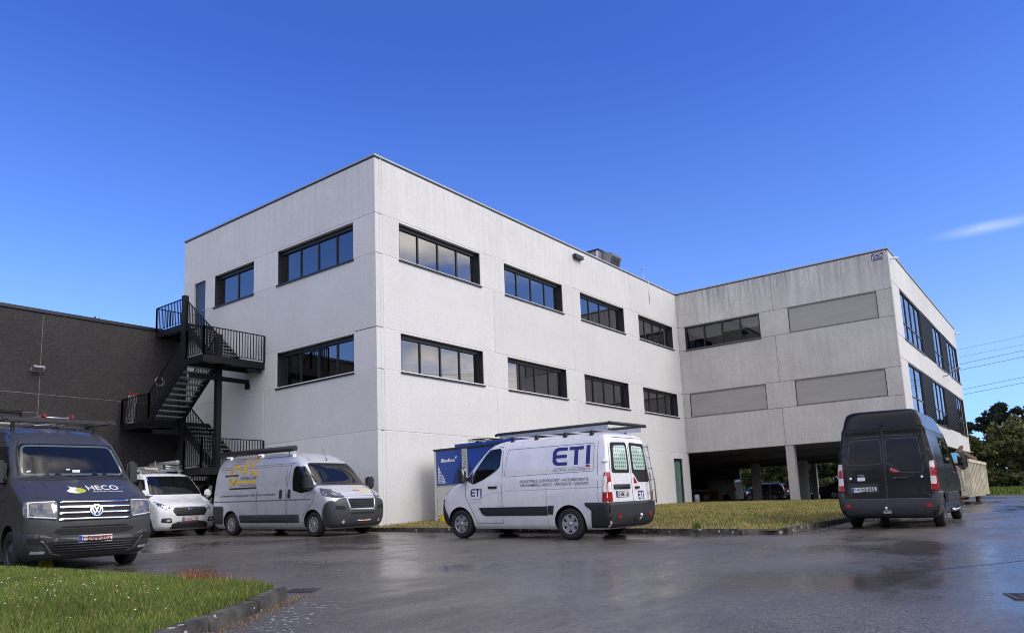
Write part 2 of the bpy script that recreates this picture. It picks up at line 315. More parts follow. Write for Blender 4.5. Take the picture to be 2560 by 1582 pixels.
M['field'] = mat('meadow', (0.055, 0.075, 0.022), 0.95, vary=0.3, vscale=0.2)
M['paving'] = mat('undercroft_paving', (0.12, 0.12, 0.115), 0.8, vary=0.15, vscale=0.8)
def kerb_mat():
    m, n, l, b = new_mat('lichen_spotted_kerb'); tc = n.new('ShaderNodeTexCoord')
    z = n.new('ShaderNodeTexNoise'); z.inputs['Scale'].default_value = 5; z.inputs['Detail'].default_value = 7; l.new(tc.outputs['Object'], z.inputs['Vector'])
    rp = n.new('ShaderNodeMixRGB'); rp.inputs[1].default_value = (0.030, 0.028, 0.024, 1); rp.inputs[2].default_value = (0.135, 0.125, 0.105, 1)
    zr = n.new('ShaderNodeMapRange'); zr.inputs[1].default_value = 0.35; zr.inputs[2].default_value = 0.75; l.new(z.outputs['Fac'], zr.inputs[0]); l.new(zr.outputs[0], rp.inputs[0])
    v = n.new('ShaderNodeTexVoronoi'); v.inputs['Scale'].default_value = 9; v.inputs['Randomness'].default_value = 1.0; l.new(tc.outputs['Object'], v.inputs['Vector'])
    sc = n.new('ShaderNodeSeparateColor'); l.new(v.outputs['Color'], sc.inputs[0])
    th = n.new('ShaderNodeMath'); th.operation = 'MULTIPLY'; th.inputs[1].default_value = 0.32; pw = n.new('ShaderNodeMath'); pw.operation = 'POWER'; pw.inputs[1].default_value = 2.2; l.new(sc.outputs[0], pw.inputs[0]); l.new(pw.outputs[0], th.inputs[0])
    wob = n.new('ShaderNodeTexNoise'); wob.inputs['Scale'].default_value = 45; l.new(tc.outputs['Object'], wob.inputs['Vector'])
    wa = n.new('ShaderNodeMath'); wa.operation = 'MULTIPLY_ADD'; wa.inputs[1].default_value = 0.22; l.new(wob.outputs['Fac'], wa.inputs[0]); l.new(v.outputs['Distance'], wa.inputs[2])
    ws = n.new('ShaderNodeMath'); ws.operation = 'SUBTRACT'; ws.inputs[1].default_value = 0.11; l.new(wa.outputs[0], ws.inputs[0])
    lt = n.new('ShaderNodeMath'); lt.operation = 'LESS_THAN'; l.new(ws.outputs[0], lt.inputs[0]); l.new(th.outputs[0], lt.inputs[1])
    mx = n.new('ShaderNodeMixRGB'); mx.inputs[2].default_value = (0.42, 0.43, 0.38, 1); l.new(rp.outputs[0], mx.inputs[1]); l.new(lt.outputs[0], mx.inputs[0])
    l.new(mx.outputs[0], b.inputs['Base Color']); b.inputs['Roughness'].default_value = 0.8
    bp = n.new('ShaderNodeBump'); bp.inputs['Strength'].default_value = 0.6; bp.inputs['Distance'].default_value = 0.02; l.new(z.outputs['Fac'], bp.inputs['Height']); l.new(bp.outputs[0], b.inputs['Normal'])
    return m
M['kerb'] = kerb_mat()

tag(MB().add([(-1500, -1500, -1.05), (1500, -1500, -1.05), (1500, 1500, -1.05), (-1500, 1500, -1.05)], [(0, 1, 2, 3)]).build('ground', 'field'), kind='structure')
road = tag(grid_sheet('road', -70, 37.5, -72, 14, 108, 86, g, M['asphalt']), kind='structure')
def verge_h(x, y): return g(34, y) - 0.02 + 0.10 * min(1, max(0, (x - 36.6) / 1.0)) + 0.32 * min(1, max(0, (x - 38) / 22))
tag(grid_sheet('grass_verge', 36.5, 130, -120, 60, 60, 60, verge_h, M['field'], inside=lambda x, y: not (x < 52 and y > -10.5)), kind='structure')
tag(MB().box(24.35, 52, -11.4, 40, -0.35, 0.055).build('undercroft_floor', 'paving'), kind='structure')

def seam(pts, wd, lab):
    mb = MB()
    for (xa, ya), (xb, yb) in zip(pts, pts[1:]):
        n_ = 8; dx, dy = xb - xa, yb - ya; q = math.hypot(dx, dy); nx, ny = -dy / q * wd, dx / q * wd
        for i in range(n_):
            a0, a1 = i / n_, (i + 1) / n_; p0 = (xa + dx * a0, ya + dy * a0); p1 = (xa + dx * a1, ya + dy * a1)
            mb.add([(p0[0] - nx, p0[1] - ny, g(*p0) + .004), (p1[0] - nx, p1[1] - ny, g(*p1) + .004), (p1[0] + nx, p1[1] + ny, g(*p1) + .004), (p0[0] + nx, p0[1] + ny, g(*p0) + .004)], [(0, 1, 2, 3)])
    tag(mb.build('tarmac_seam', 'seam', road), lab)
M['seam'] = mat('bitumen_seam', (0.016, 0.016, 0.017), .35, vary=.3)
def wob(x0, y0, x1, y1, n=14, a=.05): return [(x0 + (x1 - x0) * i / n + random.uniform(-a, a), y0 + (y1 - y0) * i / n + random.uniform(-a, a)) for i in range(n + 1)]
seam(wob(-0.6, -13.6, 18, -20), .018, None); seam(wob(-6.5, -16.5, 6, -23), .012, None); seam(wob(-9.0, -8.0, -2.4, -13.4), .008, None); seam(wob(-10.5, 3, -4.5, -8.5), .010, None)
# lawn on the right, between the kerb and the offices
KX, KY = -0.60, -12.85
def lawn_h(x, y):
    e = min(x - KX, y - KY, 3.0); e = max(0.0, e)
    return min(g(x, y), 0.08) + 0.085 + 0.10 * (1 - math.exp(-e / 1.6))
lawn_r = tag(grid_sheet('dry_lawn', KX + 0.08, 36.4, KY + 0.08, 0.02, 90, 40, lawn_h, M['soil_dry'], inside=lambda x, y: x < 24.2 or y < -11.45), kind='structure')
# strip along the left facade and stair foot
tag(grid_sheet('paved_strip', KX + 0.08, 0.05, 0.0, 12.3, 4, 30, lambda x, y: g(x, y) + 0.10, M['soil_dry']), kind='structure')

# foreground lawn
def isl_h(x, y): return g(x, y) + 0.115 + 0.05 * math.sin(x * 0.9 + 1) * math.sin(y * 0.6)
EDGE_X = -11.45
KP = [(-12.25, 4.0), (-12.0, -3.0), (-11.62, -8.0), (-11.40, -10.3), (-11.55, -10.95), (-12.1, -11.42), (-12.9, -11.95), (-13.9, -12.6), (-15.2, -13.5), (-17.5, -15.0), (-21, -17.3)]
def island_inside(x, y):
    # left of / above the kerb polyline
    for (xa, ya), (xb, yb) in zip(KP, KP[1:]):
        if yb <= y <= ya:
            t = (y - ya) / (yb - ya); return x < xa + (xb - xa) * t - 0.07
    return y > KP[0][1] and x < KP[0][0]
lawn_l = tag(grid_sheet('foreground_lawn', -24, -11.3, -17.5, 6, 150, 260, isl_h, M['soil'], inside=island_inside), kind='structure')

def kerb_run(root, pts, hf, wdt=0.14, stone=1.0, h=0.12):
    d = [0]
    for a, b in zip(pts, pts[1:]): d.append(d[-1] + math.dist(a, b))
    def at(s):
        s = min(max(s, 0), d[-1])
        for i in range(len(pts) - 1):
            if s <= d[i + 1] + 1e-9:
                t = (s - d[i]) / (d[i + 1] - d[i]); return (pts[i][0] + (pts[i + 1][0] - pts[i][0]) * t, pts[i][1] + (pts[i + 1][1] - pts[i][1]) * t)
    s = 0
    while s < d[-1] - 0.05:
        e = min(s + stone, d[-1]); a = at(s + 0.004); b = at(e - 0.004); dx, dy = b[0] - a[0], b[1] - a[1]; q = math.hypot(dx, dy); nx, ny = -dy / q * wdt / 2, dx / q * wdt / 2
        j = random.uniform(-0.008, 0.008); za, zb = hf(*a) + h + j, hf(*b) + h + j + random.uniform(-0.004, 0.004)
        p = [(a[0] + nx, a[1] + ny, za - 0.4), (a[0] - nx, a[1] - ny, za - 0.4), (b[0] - nx, b[1] - ny, zb - 0.4), (b[0] + nx, b[1] + ny, zb - 0.4),
             (a[0] + nx, a[1] + ny, za), (a[0] - nx, a[1] - ny, za), (b[0] - nx, b[1] - ny, zb), (b[0] + nx, b[1] + ny, zb)]
        o = MB().hexa(p).build('kerb_stone', 'kerb', root); bevel(o, 0.018, 2); s = e
k1 = empty('kerb', (0, 0, 0)); tag(k1, kind='structure'); kerb_run(k1, KP, g)
k2 = empty('kerb', (0, 0, 0)); tag(k2, kind='structure')
kerb_run(k2, [(KX, 9.0), (KX, KY + 0.45), (KX + 0.12, KY + 0.12), (KX + 0.45, KY), (33, KY)], g)

# ------------------------------------------------------------------ office building
ZT, J1, J2, J3, J4, J5, CB = 12.62, 10.547, 9.128, 6.547, 5.13, 3.078, 3.09
BL, CL, AE, DE = 24.106, 11.588, 12.277, 25.0
def fp(face, u, z, d):
    if face == 'A': return (-d, u, z)
    if face == 'B': return (u, -d, z)
    if face == 'C': return (BL - d, -u, z)
    if face == 'D': return (BL + u, -CL - d, z)
    if face == 'K': return (u, 12.35 - d, z)      # dark building
def fbox(mb, face, u0, u1, z0, z1, d0, d1, mi=0):
    return mb.hexa([fp(face, u0, z0, d0), fp(face, u1, z0, d0), fp(face, u1, z0, d1), fp(face, u0, z0, d1), fp(face, u0, z1, d0), fp(face, u1, z1, d0), fp(face, u1, z1, d1), fp(face, u0, z1, d1)], mi)
office = empty('office_building', (0, 0, 0), 'long pale concrete office block with bands of dark windows and a projecting wing', 'office building')
GAP = 0.011
def panel(face, u0, u1, z0, z1, m='wall', ga=GAP, gb=GAP, extra=None, parent=office, th=0.2):
    mb = MB(); fbox(mb, face, u0 + ga, u1 - gb, z0 + GAP, z1 - GAP, -th, random.uniform(-0.003, 0.003))
    if extra: extra(mb, z0 + GAP, z1 - GAP)
    o = mb.build('panel', m, parent); bevel(o, 0.008, 1); return o
def joints(face, hz, vs, u0, u1, m, parent=office):
    mb = MB()
    for z, a, b in hz: fbox(mb, face, a, b, z - 0.05, z + 0.05, -0.15, -0.012)
    for u, a, b in vs: fbox(mb, face, u - 0.05, u + 0.05, a + 0.06, b - 0.06, -0.15, -0.013)
    mb.build('joint_seal', m, parent)
corner = lambda mb, z0, z1: mb.box(0.2005, 0.33, 0.0, 0.2, z0, z1)
def band(face, cols, z0, z1, m, first=None, ga0=GAP, gb1=GAP):
    for i in range(len(cols) - 1):
        panel(face, cols[i], cols[i + 1], z0, z1, m, 0 if (i == 0 and ga0 == 0) else GAP, 0 if (i == len(cols) - 2 and gb1 == 0) else GAP, first if i == 0 else None)
# face A
ZB = -0.35
band('A', [0, 6.28, AE], J1, ZT, 'wall', corner, 0, 0)
for i, (a, b) in enumerate(((0, 1.135), (5.473, 7.03), (9.847, 10.545), (11.456, AE))): panel('A', a, b, J2, J1, 'wall', 0 if i in (0, 3) else GAP * 0, 0, corner if i == 0 else None)
band('A', [0, 6.28, 10.545], J3, J2, 'wall', corner, 0, 0); panel('A', 10.545, 11.456, J3, 8.22, 'wall', 0, 0); panel('A', 11.456, AE, J3, J2, 'wall', 0, 0)
for i, (a, b) in enumerate(((0, 1.135), (5.473, AE))): panel('A', a, b, J4, J3, 'wall', 0, 0, corner if i == 0 else None)
band('A', [0, 6.28, AE], J5, J4, 'wall', corner, 0, 0); band('A', [0, 6.28, AE], ZB, J5, 'wall', corner, 0, 0)
joints('A', [(J1, 0.02, AE), (J2, 0.02, 1.10), (J2, 5.5, 7.0), (J3, 0.02, 1.1), (J2, 9.9, 10.5), (J3, 0.02, AE), (J4, 0.02, AE), (J5, 0.02, AE)],
       [(6.28, J1, ZT), (6.28, J3, J2), (6.28, J5, J4), (6.28, ZB, J5)], 0, AE, 'sealant')
# face B
BW = [(1.126, 5.597), (7.178, 11.576), (13.136, 17.467), (19.088, 23.347)]; BC = [0.33, 6.39, 12.36, 18.28, BL]
for z0, z1 in ((J1, ZT), (J3, J2), (J5, J4)): band('B', BC, z0, z1, 'wall', None, GAP, 0)
for z0, z1 in ((J2, J1), (J4, J3)):
    e = [0.33] + [x for wv in BW for x in wv] + [BL]
    for i in range(0, len(e), 2): panel('B', e[i], e[i + 1], z0, z1, 'wall', GAP if i == 0 else 0, 0)
band('B', [0.33, 6.39, 12.36, 18.28, 22.25], ZB, J5, 'wall', None, GAP, 0); panel('B', 23.4, BL + 0.2, ZB, J5, 'wall', 0, 0); panel('B', 22.25, 23.4, 2.74, J5, 'wall', 0, 0); panel('B', 22.25, 23.4, ZB, 0.16, 'wall', 0, 0)
joints('B', [(z, 0.33, BL) for z in (J1, J3, J4, J5)] + [(J2, 0.33, BL)], [(u, a, b) for u in (0.33, 6.39, 12.36, 18.28) for a, b in ((J1, ZT), (J3, J2), (J5, J4), (ZB, J5))] + [(0.33, J2, J1), (0.33, J4, J3)], 0, BL, 'sealant')
# face C (weathered)
CW = [(0.42, 4.872), (6.421, 10.863)]; CC = [0, 5.64, CL]
band('C', CC, J1, ZT, 'wall_worn', None, 0, 0); band('C', CC, J3, J2, 'wall_worn', None, 0, 0); band('C', CC, CB, J4, 'wall_worn', None, 0, 0)
for z0, z1 in ((J2, J1), (J4, J3)):
    e = [0] + [x for wv in CW for x in wv] + [CL]
    for i in range(0, len(e), 2): panel('C', e[i], e[i + 1], z0, z1, 'wall_worn', 0, 0)
joints('C', [(z, 0.02, CL - 0.02) for z in (J1, J2, J3, J4)], [(5.64, J1, ZT), (5.64, J3, J2), (5.64, CB, J4)], 0, CL, 'sealant_grey')
# face D
D1, D2, D3, D4 = 11.0, 8.27, 7.05, 4.31; DC = [0.2, 6.2, 12.2, 18.2, DE]
for z0, z1 in ((D1, ZT), (D3, D2), (CB, D4)): band('D', DC, z0, z1, 'wall', None, 0, 0)
panel('D', 0.2, 2.15, D2, D1, 'wall', 0, 0); panel('D', 0.2, 2.15, D4, D3, 'wall', 0, 0)
joints('D', [(D1, 0.2, 2.4), (D2, 0.2, 2.4), (D3, 0.2, 2.4), (D4, 0.2, 2.4)], [(u, a, b) for u in (6.2, 12.2, 18.2) for a, b in ((D1, ZT), (D3, D2), (CB, D4))], 0, DE, 'sealant_grey')

def window(face, u0, u1, z0, z1, n=4, depth=0.24, glass='glass', screen=None, blinds=(), inner=None, bars=(), sill=True, parent=office, head=0.16):
    mb = MB(); t = 0.035; fr = 0.055; d0, d1 = -depth - 0.05, -depth + 0.02
    for a, b in ((u0, u0 + t), (u1 - t, u1)): fbox(mb, face, a, b, z0, z1, -depth - 0.06, -0.025)     # reveal lining
    fbox(mb, face, u0 + t, u1 - t, z1 - t, z1, -depth - 0.06, -0.025)
    fbox(mb, face, u0 + t, u1 - t, z1 - t - head, z1 - t, d0, d1 + 0.03)                                # head box
    fbox(mb, face, u0 + t, u1 - t, z0, z0 + fr, d0, d1)
    a0, a1, b0, b1 = u0 + t, u1 - t, z0 + fr, z1 - t - head
    for a, b in ((a0, a0 + fr), (a1 - fr, a1)): fbox(mb, face, a, b, b0, b1, d0, d1)
    es = [a0 + fr + (a1 - a0 - 2 * fr) * i / n for i in range(n + 1)]
    for u in es[1:-1]: fbox(mb, face, u - 0.03, u + 0.03, b0, b1, d0, d1 + 0.004)
    for z in bars: fbox(mb, face, a0 + fr, a1 - fr, z - 0.03, z + 0.03, d0, d1 - 0.004)
    wn = mb.build('window', 'anth', parent)
    for i in range(n):
        p = MB(); a = es[i] + (0.03 if i else 0); b = es[i + 1] - (0.03 if i < n - 1 else 0)
        p.add([fp(face, a, b0, -depth - 0.015), fp(face, b, b0, -depth - 0.015), fp(face, b, b1, -depth - 0.015), fp(face, a, b1, -depth - 0.015)], [(0, 1, 2, 3)])
        q0, q1, q2 = (Vector(p.v[k]) for k in (0, 1, 2)); nout = Vector(fp(face, 0, 0, 1)) - Vector(fp(face, 0, 0, 0))
        if (q1 - q0).cross(q2 - q1).dot(nout) < 0: p.f = [(3, 2, 1, 0)]
        p.build('pane', glass, wn, fixn=False)
    for i, f0, f1, mname in blinds:
        bl = MB(); a, b = es[i] + 0.04, es[i + 1] - 0.04; fbox(bl, face, a, b, b0 + (b1 - b0) * f0, b0 + (b1 - b0) * f1, -depth - 0.14, -depth - 0.12); bl.build('blind', mname, wn)
    if inner:
        for u, wd, m_ in inner:
            c = MB()
            for k in range(int(wd / 0.09)): fbox(c, face, u + k * 0.09, u + k * 0.09 + 0.075, b0, b1, -depth - 0.22 - 0.03 * (k % 2), -depth - 0.2 - 0.03 * (k % 2))
            c.build('curtain', m_, wn)
    if sill:
        s = MB()
        fbox(s, face, u0 - 0.03, u1 + 0.03, z0 - 0.055, z0 - 0.002, -depth, 0.055)
        s.build('sill', 'anth', wn)
    if screen:
        sc = MB(); fbox(sc, face, u0 + t + 0.004, u1 - t - 0.004, z0 + 0.06, z1 - t, -0.075, -0.06); o = sc.build('roller_screen', screen, wn)
        bb = MB(); fbox(bb, face, u0 + t, u1 - t, z0 + 0.004, z0 + 0.065, -0.11, -0.03); bb.build('bottom_bar', 'anth', wn)
    return wn
window('A', 1.135, 5.473, J2, J1, 4, inner=[(4.95, 0.36, 'blind'), (4.35, 0.4, 'blind')]); window('A', 7.03, 9.847, J2, J1, 2)
window('A', 1.135, 5.473, J4, J3, 4, inner=[(4.8, 0.5, 'blind')])
window('B', *BW[0], J2, J1); window('B', *BW[1], J2, J1); window('B', *BW[2], J2, J1); window('B', *BW[3], J2, J1, inner=[(22.6, 0.4, 'blind_d')])
window('B', *BW[0], J4, J3, inner=[(3.5, 1.1, 'blind_d')]); window('B', *BW[1], J4, J3); window('B', *BW[2], J4, J3, inner=[(14.4, 0.2, 'blind_d')]); window('B', *BW[3], J4, J3, inner=[(22.5, 0.5, 'blind_d')])
window('C', *CW[0], J2, J1, 4, depth=0.12, head=0.05, glass='glass_c', blinds=[(0, 0.42, 1, 'blind'), (1, 0.42, 1, 'blind'), (2, 0.55, 1, 'blind'), (3, 0.55, 1, 'blind')])
window('C', *CW[1], J2, J1, 4, screen='screen', sill=False); window('C', *CW[0], J4, J3, 4, screen='screen', sill=False); window('C', *CW[1], J4, J3, 4, screen='screen', sill=False)
# face D glazing and louvres
def louvre(u0, u1, z0, z1):
    mb = MB(); n = int((z1 - z0) / 0.115)
    fbox(mb, 'D', u0, u1, z0, z1, -0.2, -0.12)
    for k in range(n):
        z = z0 + (k + 0.5) * (z1 - z0) / n
        mb.hexa([fp('D', u0, z - 0.05, -0.1), fp('D', u1, z - 0.05, -0.1), fp('D', u1, z - 0.045, -0.02), fp('D', u0, z - 0.045, -0.02), fp('D', u0, z + 0.03, -0.12), fp('D', u1, z + 0.03, -0.12), fp('D', u1, z - 0.02, -0.02), fp('D', u0, z - 0.02, -0.02)])
    mb.build('louvre', 'anth', office)
for z0, z1, gl_, lv in ((D2, D1, ((2.15, 8.5, 4), (13.05, 16.7, 2), (19.36, 24.8, 3)), ((8.5, 13.05), (16.7, 19.36))),
                        (D4, D3, ((2.15, 6.43, 2), (10.2, 15.2, 3), (20.8, 24.8, 3)), ((6.43, 10.2), (15.2, 20.8)))):
    for a, b, n in gl_: window('D', a, b, z0, z1, n, depth=0.08, glass='glass_d', bars=(z0 + (z1 - z0) * 0.36,), head=0.04)
    for a, b in lv: louvre(a, b, z0, z1)
panel('D', 24.8, DE, D2, D1, 'wall', 0, 0); panel('D', 24.8, DE, D4, D3, 'wall', 0, 0)
# door in face B, door at the top of the stair
dr = MB(); fbox(dr, 'B', 22.25, 22.30, 0.16, 2.74, -0.2, -0.06); fbox(dr, 'B', 23.34, 23.4, 0.16, 2.74, -0.2, -0.06); fbox(dr, 'B', 22.3, 23.34, 2.66, 2.74, -0.2, -0.06); fbox(dr, 'B', 22.3, 23.34, 0.16, 0.30, -0.2, -0.06)
dro = dr.build('door', 'anth', office); pm = MB(); fbox(pm, 'B', 22.3, 23.34, 0.3, 2.66, -0.16, -0.15); pm.build('pane', mat('green_door_glass', (0.13, 0.22, 0.19), 0.12, coat=0.6), dro)
hd = MB(); hd.bar(fp('B', 22.42, 1.0, 0.0), fp('B', 22.42, 1.7, 0.0), 0.03); hd.build('handle', 'alu', dro)
d2 = MB(); fbox(d2, 'A', 10.545, 11.456, 8.22, J1, -0.2, -0.1); d2o = d2.build('door', mat('blue_grey_door', (0.030, 0.040, 0.065), 0.4), office)
hd = MB(); hd.bar((0.02, 10.64, 9.2), (0.02, 10.76, 9.2), 0.025); hd.build('handle', 'alu', d2o)
# coping, roof, hidden walls, slabs, rooms
for face, u0, u1 in (('A', -0.035, AE + 0.02), ('B', 0.3, BL - 0.035), ('C', -0.3, CL + 0.035), ('D', 0.3, DE + 0.03)):
    c = MB(); fbox(c, face, u0, u1, ZT - 0.02, ZT + 0.045, -0.3 if face in 'AC' else -0.3, 0.035); o = c.build('coping', 'coping', office)
    c = MB(); fbox(c, face, u0 + 0.01, u1 - 0.01, ZT - 0.075, ZT - 0.021, -0.25, 0.012); c.build('drip_edge', 'anth', office)
rf = MB(); rf.box(0.3, BL, 0.3, AE, 12.2, 12.4); rf.box(BL + 0.01, BL + DE - 0.1, -CL + 0.3, AE, 12.2, 12.41); rf.build('roof', 'conc_d', office)
bw = MB(); bw.box(0.201, BL + DE, AE - 0.2, AE, ZB, ZT - 0.08); bw.box(BL + DE - 0.2, BL + DE - 0.002, -CL + 0.21, AE - 0.21, CB + 0.03, ZT - 0.08)
bw.box(BL + 0.0, BL + 0.2, 0.0, AE - 0.21, ZB, CB); bw.build('rear_wall', 'wall', office)
sl = MB()
for z in (4.0, 8.0): sl.box(0.25, BL + 0.1, 0.25, AE - 0.25, z - 0.3, z + 0.05); sl.box(BL + 0.25, BL + DE - 0.25, -CL + 0.25, AE - 0.25, z - 0.31, z + 0.04)
for z in (J1 + 0.35, J3 + 0.35): sl.box(0.26, BL + 0.1, 0.26, AE - 0.26, z, z + 0.05); sl.box(BL + 0.26, BL + DE - 0.26, -CL + 0.26, AE - 0.26, z + 0.4, z + 0.45)
sl.build('floor_slab', 'room', office)
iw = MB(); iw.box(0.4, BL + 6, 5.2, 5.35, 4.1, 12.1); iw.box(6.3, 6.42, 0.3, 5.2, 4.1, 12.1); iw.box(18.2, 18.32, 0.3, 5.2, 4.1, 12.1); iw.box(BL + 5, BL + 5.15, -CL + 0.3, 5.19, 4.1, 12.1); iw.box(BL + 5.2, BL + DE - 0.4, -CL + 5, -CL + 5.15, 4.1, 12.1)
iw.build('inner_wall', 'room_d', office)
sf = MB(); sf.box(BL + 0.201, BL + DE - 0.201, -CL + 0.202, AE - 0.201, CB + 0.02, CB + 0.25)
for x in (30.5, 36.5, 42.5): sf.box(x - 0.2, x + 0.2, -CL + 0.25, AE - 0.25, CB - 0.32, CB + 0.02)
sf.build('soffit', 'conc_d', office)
for x, y, s in ((24.36, -5.8, 0.21), (24.36, -CL + 0.35, 0.21), (36.5, -2.87, 0.28), (36.5, 0.4, 0.25), (36.5, -CL + 0.4, 0.22), (42.5, -5.0, 0.22), (48.7, -CL + 0.4, 0.22), (48.7, -0.3, 0.22)):
    z1 = CB + 0.02 if x < 25 else (CB - 0.32 if x != 48.7 else CB + 0.02)
    o = MB().box(x - s, x + s, y - s, y + s, -0.1, z1).build('column', 'conc', office); bevel(o, 0.015)
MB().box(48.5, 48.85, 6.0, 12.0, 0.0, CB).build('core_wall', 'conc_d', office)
# downpipe in the far left corner
dp = MB(); dp.tube([(-0.10, 12.12, 8.0), (-0.10, 12.12, 0.0)], 0.07, 10); dp.build('downpipe', mat('grey_pipe', (0.25, 0.24, 0.22), 0.6), office)

# ------------------------------------------------------------------ dark building on the left
dark = empty('dark_building', (-10, 12.35, 0), 'low dark grey aggregate concrete building left of the stairs', 'building')
dark.location = (0, 0, 0)
KT, KH = 8.36, 5.265
cols = [-0.01, -5.485, -11.5, -17.5, -23.5, -29.5, -35.5]
for a, b in zip(cols[1:], cols):
    panel('K', a, b, KH, KT, 'wall_dark', parent=dark, th=0.25)
    if b == -5.485:
        panel('K', a, b, 4.56, KH, 'wall_dark', parent=dark, th=0.25); panel('K', -5.98, b, -0.3, 4.56, 'wall_dark', parent=dark, th=0.25); panel('K', a, -9.2, -0.3, 4.56, 'wall_dark', parent=dark, th=0.25); panel('K', -9.2, -5.98, -0.3, 2.4, 'wall_dark', parent=dark, th=0.25)
        window('K', -9.2, -5.98, 2.4, 4.56, 3, depth=0.18, parent=dark)
    else: panel('K', a, b, -0.3, KH, 'wall_dark', parent=dark, th=0.25)
joints('K', [(KH, -35.4, -0.02), (4.56, -5.98, -5.5)], [(u, KH, KT) for u in cols[1:-1]] + [(u, -0.3, KH) for u in cols[1:-1]], 0, 0, 'sealant_dark', dark)
c = MB(); fbox(c, 'K', -35.55, -0.04, KT + 0.002, KT + 0.13, -0.35, 0.05); c.build('coping', 'anth', dark)
c = MB(); c.box(-35.5, -0.05, 12.62, 26, 8.0, 8.2); c.box(-35.5, -35.3, 12.61, 26, -0.3, 8.0); c.box(-35.5, -0.05, 25.8, 26, -0.3, 7.99); c.box(-35.3, -0.06, 17, 17.2, -0.3, 7.98); c.build('roof_shell', 'conc_d', dark)

# ------------------------------------------------------------------ external steel stair
stair = empty('steel_staircase', (-1.3, 9, g(-1.3, 9)), 'black steel fire escape staircase zigzagging up the pale left facade', 'staircase')
SO = Vector(stair.location)
def sb(mb, name, m='black_steel'):
    o = mb.build(name, m, stair); o.location = -SO; return o
IN = (-1.22, -0.06); OUT = (-2.55, -1.34); YN0, YN1, YF0, YF1 = 6.22, 7.35, 10.0, 12.15
ZL = [8.25, 6.22, 4.24, 2.2, g(-2, 10) + 0.01]
def rail(pts, posts=True, h=1.05, sp=0.115):
    mb = MB()
    for a, b in zip(pts, pts[1:]):
        a, b = Vector(a), Vector(b); mb.bar(a + Vector((0, 0, h)), b + Vector((0, 0, h)), 0.045, 0.03); mb.bar(a + Vector((0, 0, 0.09)), b + Vector((0, 0, 0.09)), 0.03, 0.02)
        hl = math.hypot(b.x - a.x, b.y - a.y); n = max(2, int(hl / sp))
        for i in range(n + 1):
            p = a.lerp(b, i / n); s = 0.05 if i in (0, n) else 0.024
            mb.bar(p + Vector((0, 0, 0.0 if i in (0, n) else 0.08)), p + Vector((0, 0, h)), s)
    sb(mb, 'railing')
def flight(lane, ya, za, yb, zb, n=11):
    for x in lane:
        mb = MB(); a = Vector((x, ya, za - 0.12)); b = Vector((x, yb, zb - 0.12)); mb.bar(a, b, 0.045, 0.26); sb(mb, 'stringer')
    for i in range(1, n):
        t = i / n; y = ya + (yb - ya) * t; z = za + (zb - za) * t
        mb = MB(); mb.box(lane[0] + 0.03, lane[1] - 0.03, y - 0.14, y + 0.14, z - 0.045, z - 0.005); sb(mb, 'tread', 'galv')
def landing(x0, x1, y0, y1, z):
    mb = MB(); mb.box(x0 + 0.04, x1 - 0.04, y0 + 0.04, y1 - 0.04, z - 0.045, z - 0.002); sb(mb, 'landing_grating', 'galv')
    mb = MB()
    mb.box(x0, x1, y0, y0 + 0.06, z - 0.24, z + 0.02); mb.box(x0, x1, y1 - 0.06, y1, z - 0.24, z + 0.02); mb.box(x0, x0 + 0.06, y0 + 0.061, y1 - 0.061, z - 0.239, z + 0.019); mb.box(x1 - 0.06, x1, y0 + 0.061, y1 - 0.061, z - 0.239, z + 0.019)
    mb.box((x0 + x1) / 2 - 0.04, (x0 + x1) / 2 + 0.04, y0 + 0.07, y1 - 0.07, z - 0.2, z - 0.05); sb(mb, 'landing_frame')
landing(-1.25, -0.02, 9.85, YF1, ZL[0]); landing(-2.55, -0.02, YN0, YN1, ZL[1]); landing(-2.55, -0.02, YF0, YF1, ZL[2]); landing(-2.55, -0.02, YN0, YN1, ZL[3])
flight(IN, 9.9, ZL[0], YN1, ZL[1]); flight(OUT, YN1, ZL[1], YF0, ZL[2]); flight(IN, YF0, ZL[2], YN1, ZL[3]); flight(OUT, YN1, ZL[3], YF0, ZL[4], 12)
zz = lambda k: ZL[k]
rail([(-1.24, YF1, zz(0)), (-1.24, 9.9, zz(0)), (-1.24, YN1, zz(1))]); rail([(-1.24, YF1, zz(0)), (-0.05, YF1, zz(0))])
rail([(-0.04, YN0, zz(1)), (-2.53, YN0, zz(1)), (-2.53, YN1, zz(1)), (-2.53, YF0, zz(2)), (-2.53, YF1, zz(2))]); rail([(-1.36, YN1, zz(1)), (-1.36, YF0, zz(2))])
rail([(-1.22, YF0, zz(2)), (-1.22, YN1, zz(3))]); rail([(-0.04, YN0, zz(3)), (-2.53, YN0, zz(3)), (-2.53, YN1, zz(3)), (-2.53, YF0, zz(4))]); rail([(-1.36, YN1, zz(3)), (-1.36, YF0, zz(4))])
rail([(-2.53, YF1, zz(2)), (-0.05, YF1, zz(2))])
for x, y, zt in ((-1.29, 9.80, 9.36), (-1.29, 7.29, 7.32)):
    mb = MB(); mb.box(x - 0.10, x + 0.10, y - 0.10, y + 0.10, g(x, y), zt); mb.box(x - 0.18, x + 0.18, y - 0.18, y + 0.18, g(x, y), g(x, y) + 0.03); sb(mb, 'column')
for z, y in ((5.62, 7.29), (3.78, 9.8), (1.7, 7.29)):
    mb = MB(); mb.bar((-2.45, y, z + 0.02), (-0.02, y, z), 0.12, 0.16); mb.box(-0.10, 0.0, y - 0.1, y + 0.1, z - 0.28, z - 0.08); sb(mb, 'cross_beam')
mb = MB(); mb.bar((-1.29, 7.3, 1.4), (-1.29, 9.7, 0.2), 0.05); mb.bar((-1.29, 7.3, 0.2), (-1.29, 9.7, 1.5), 0.05); sb(mb, 'brace')
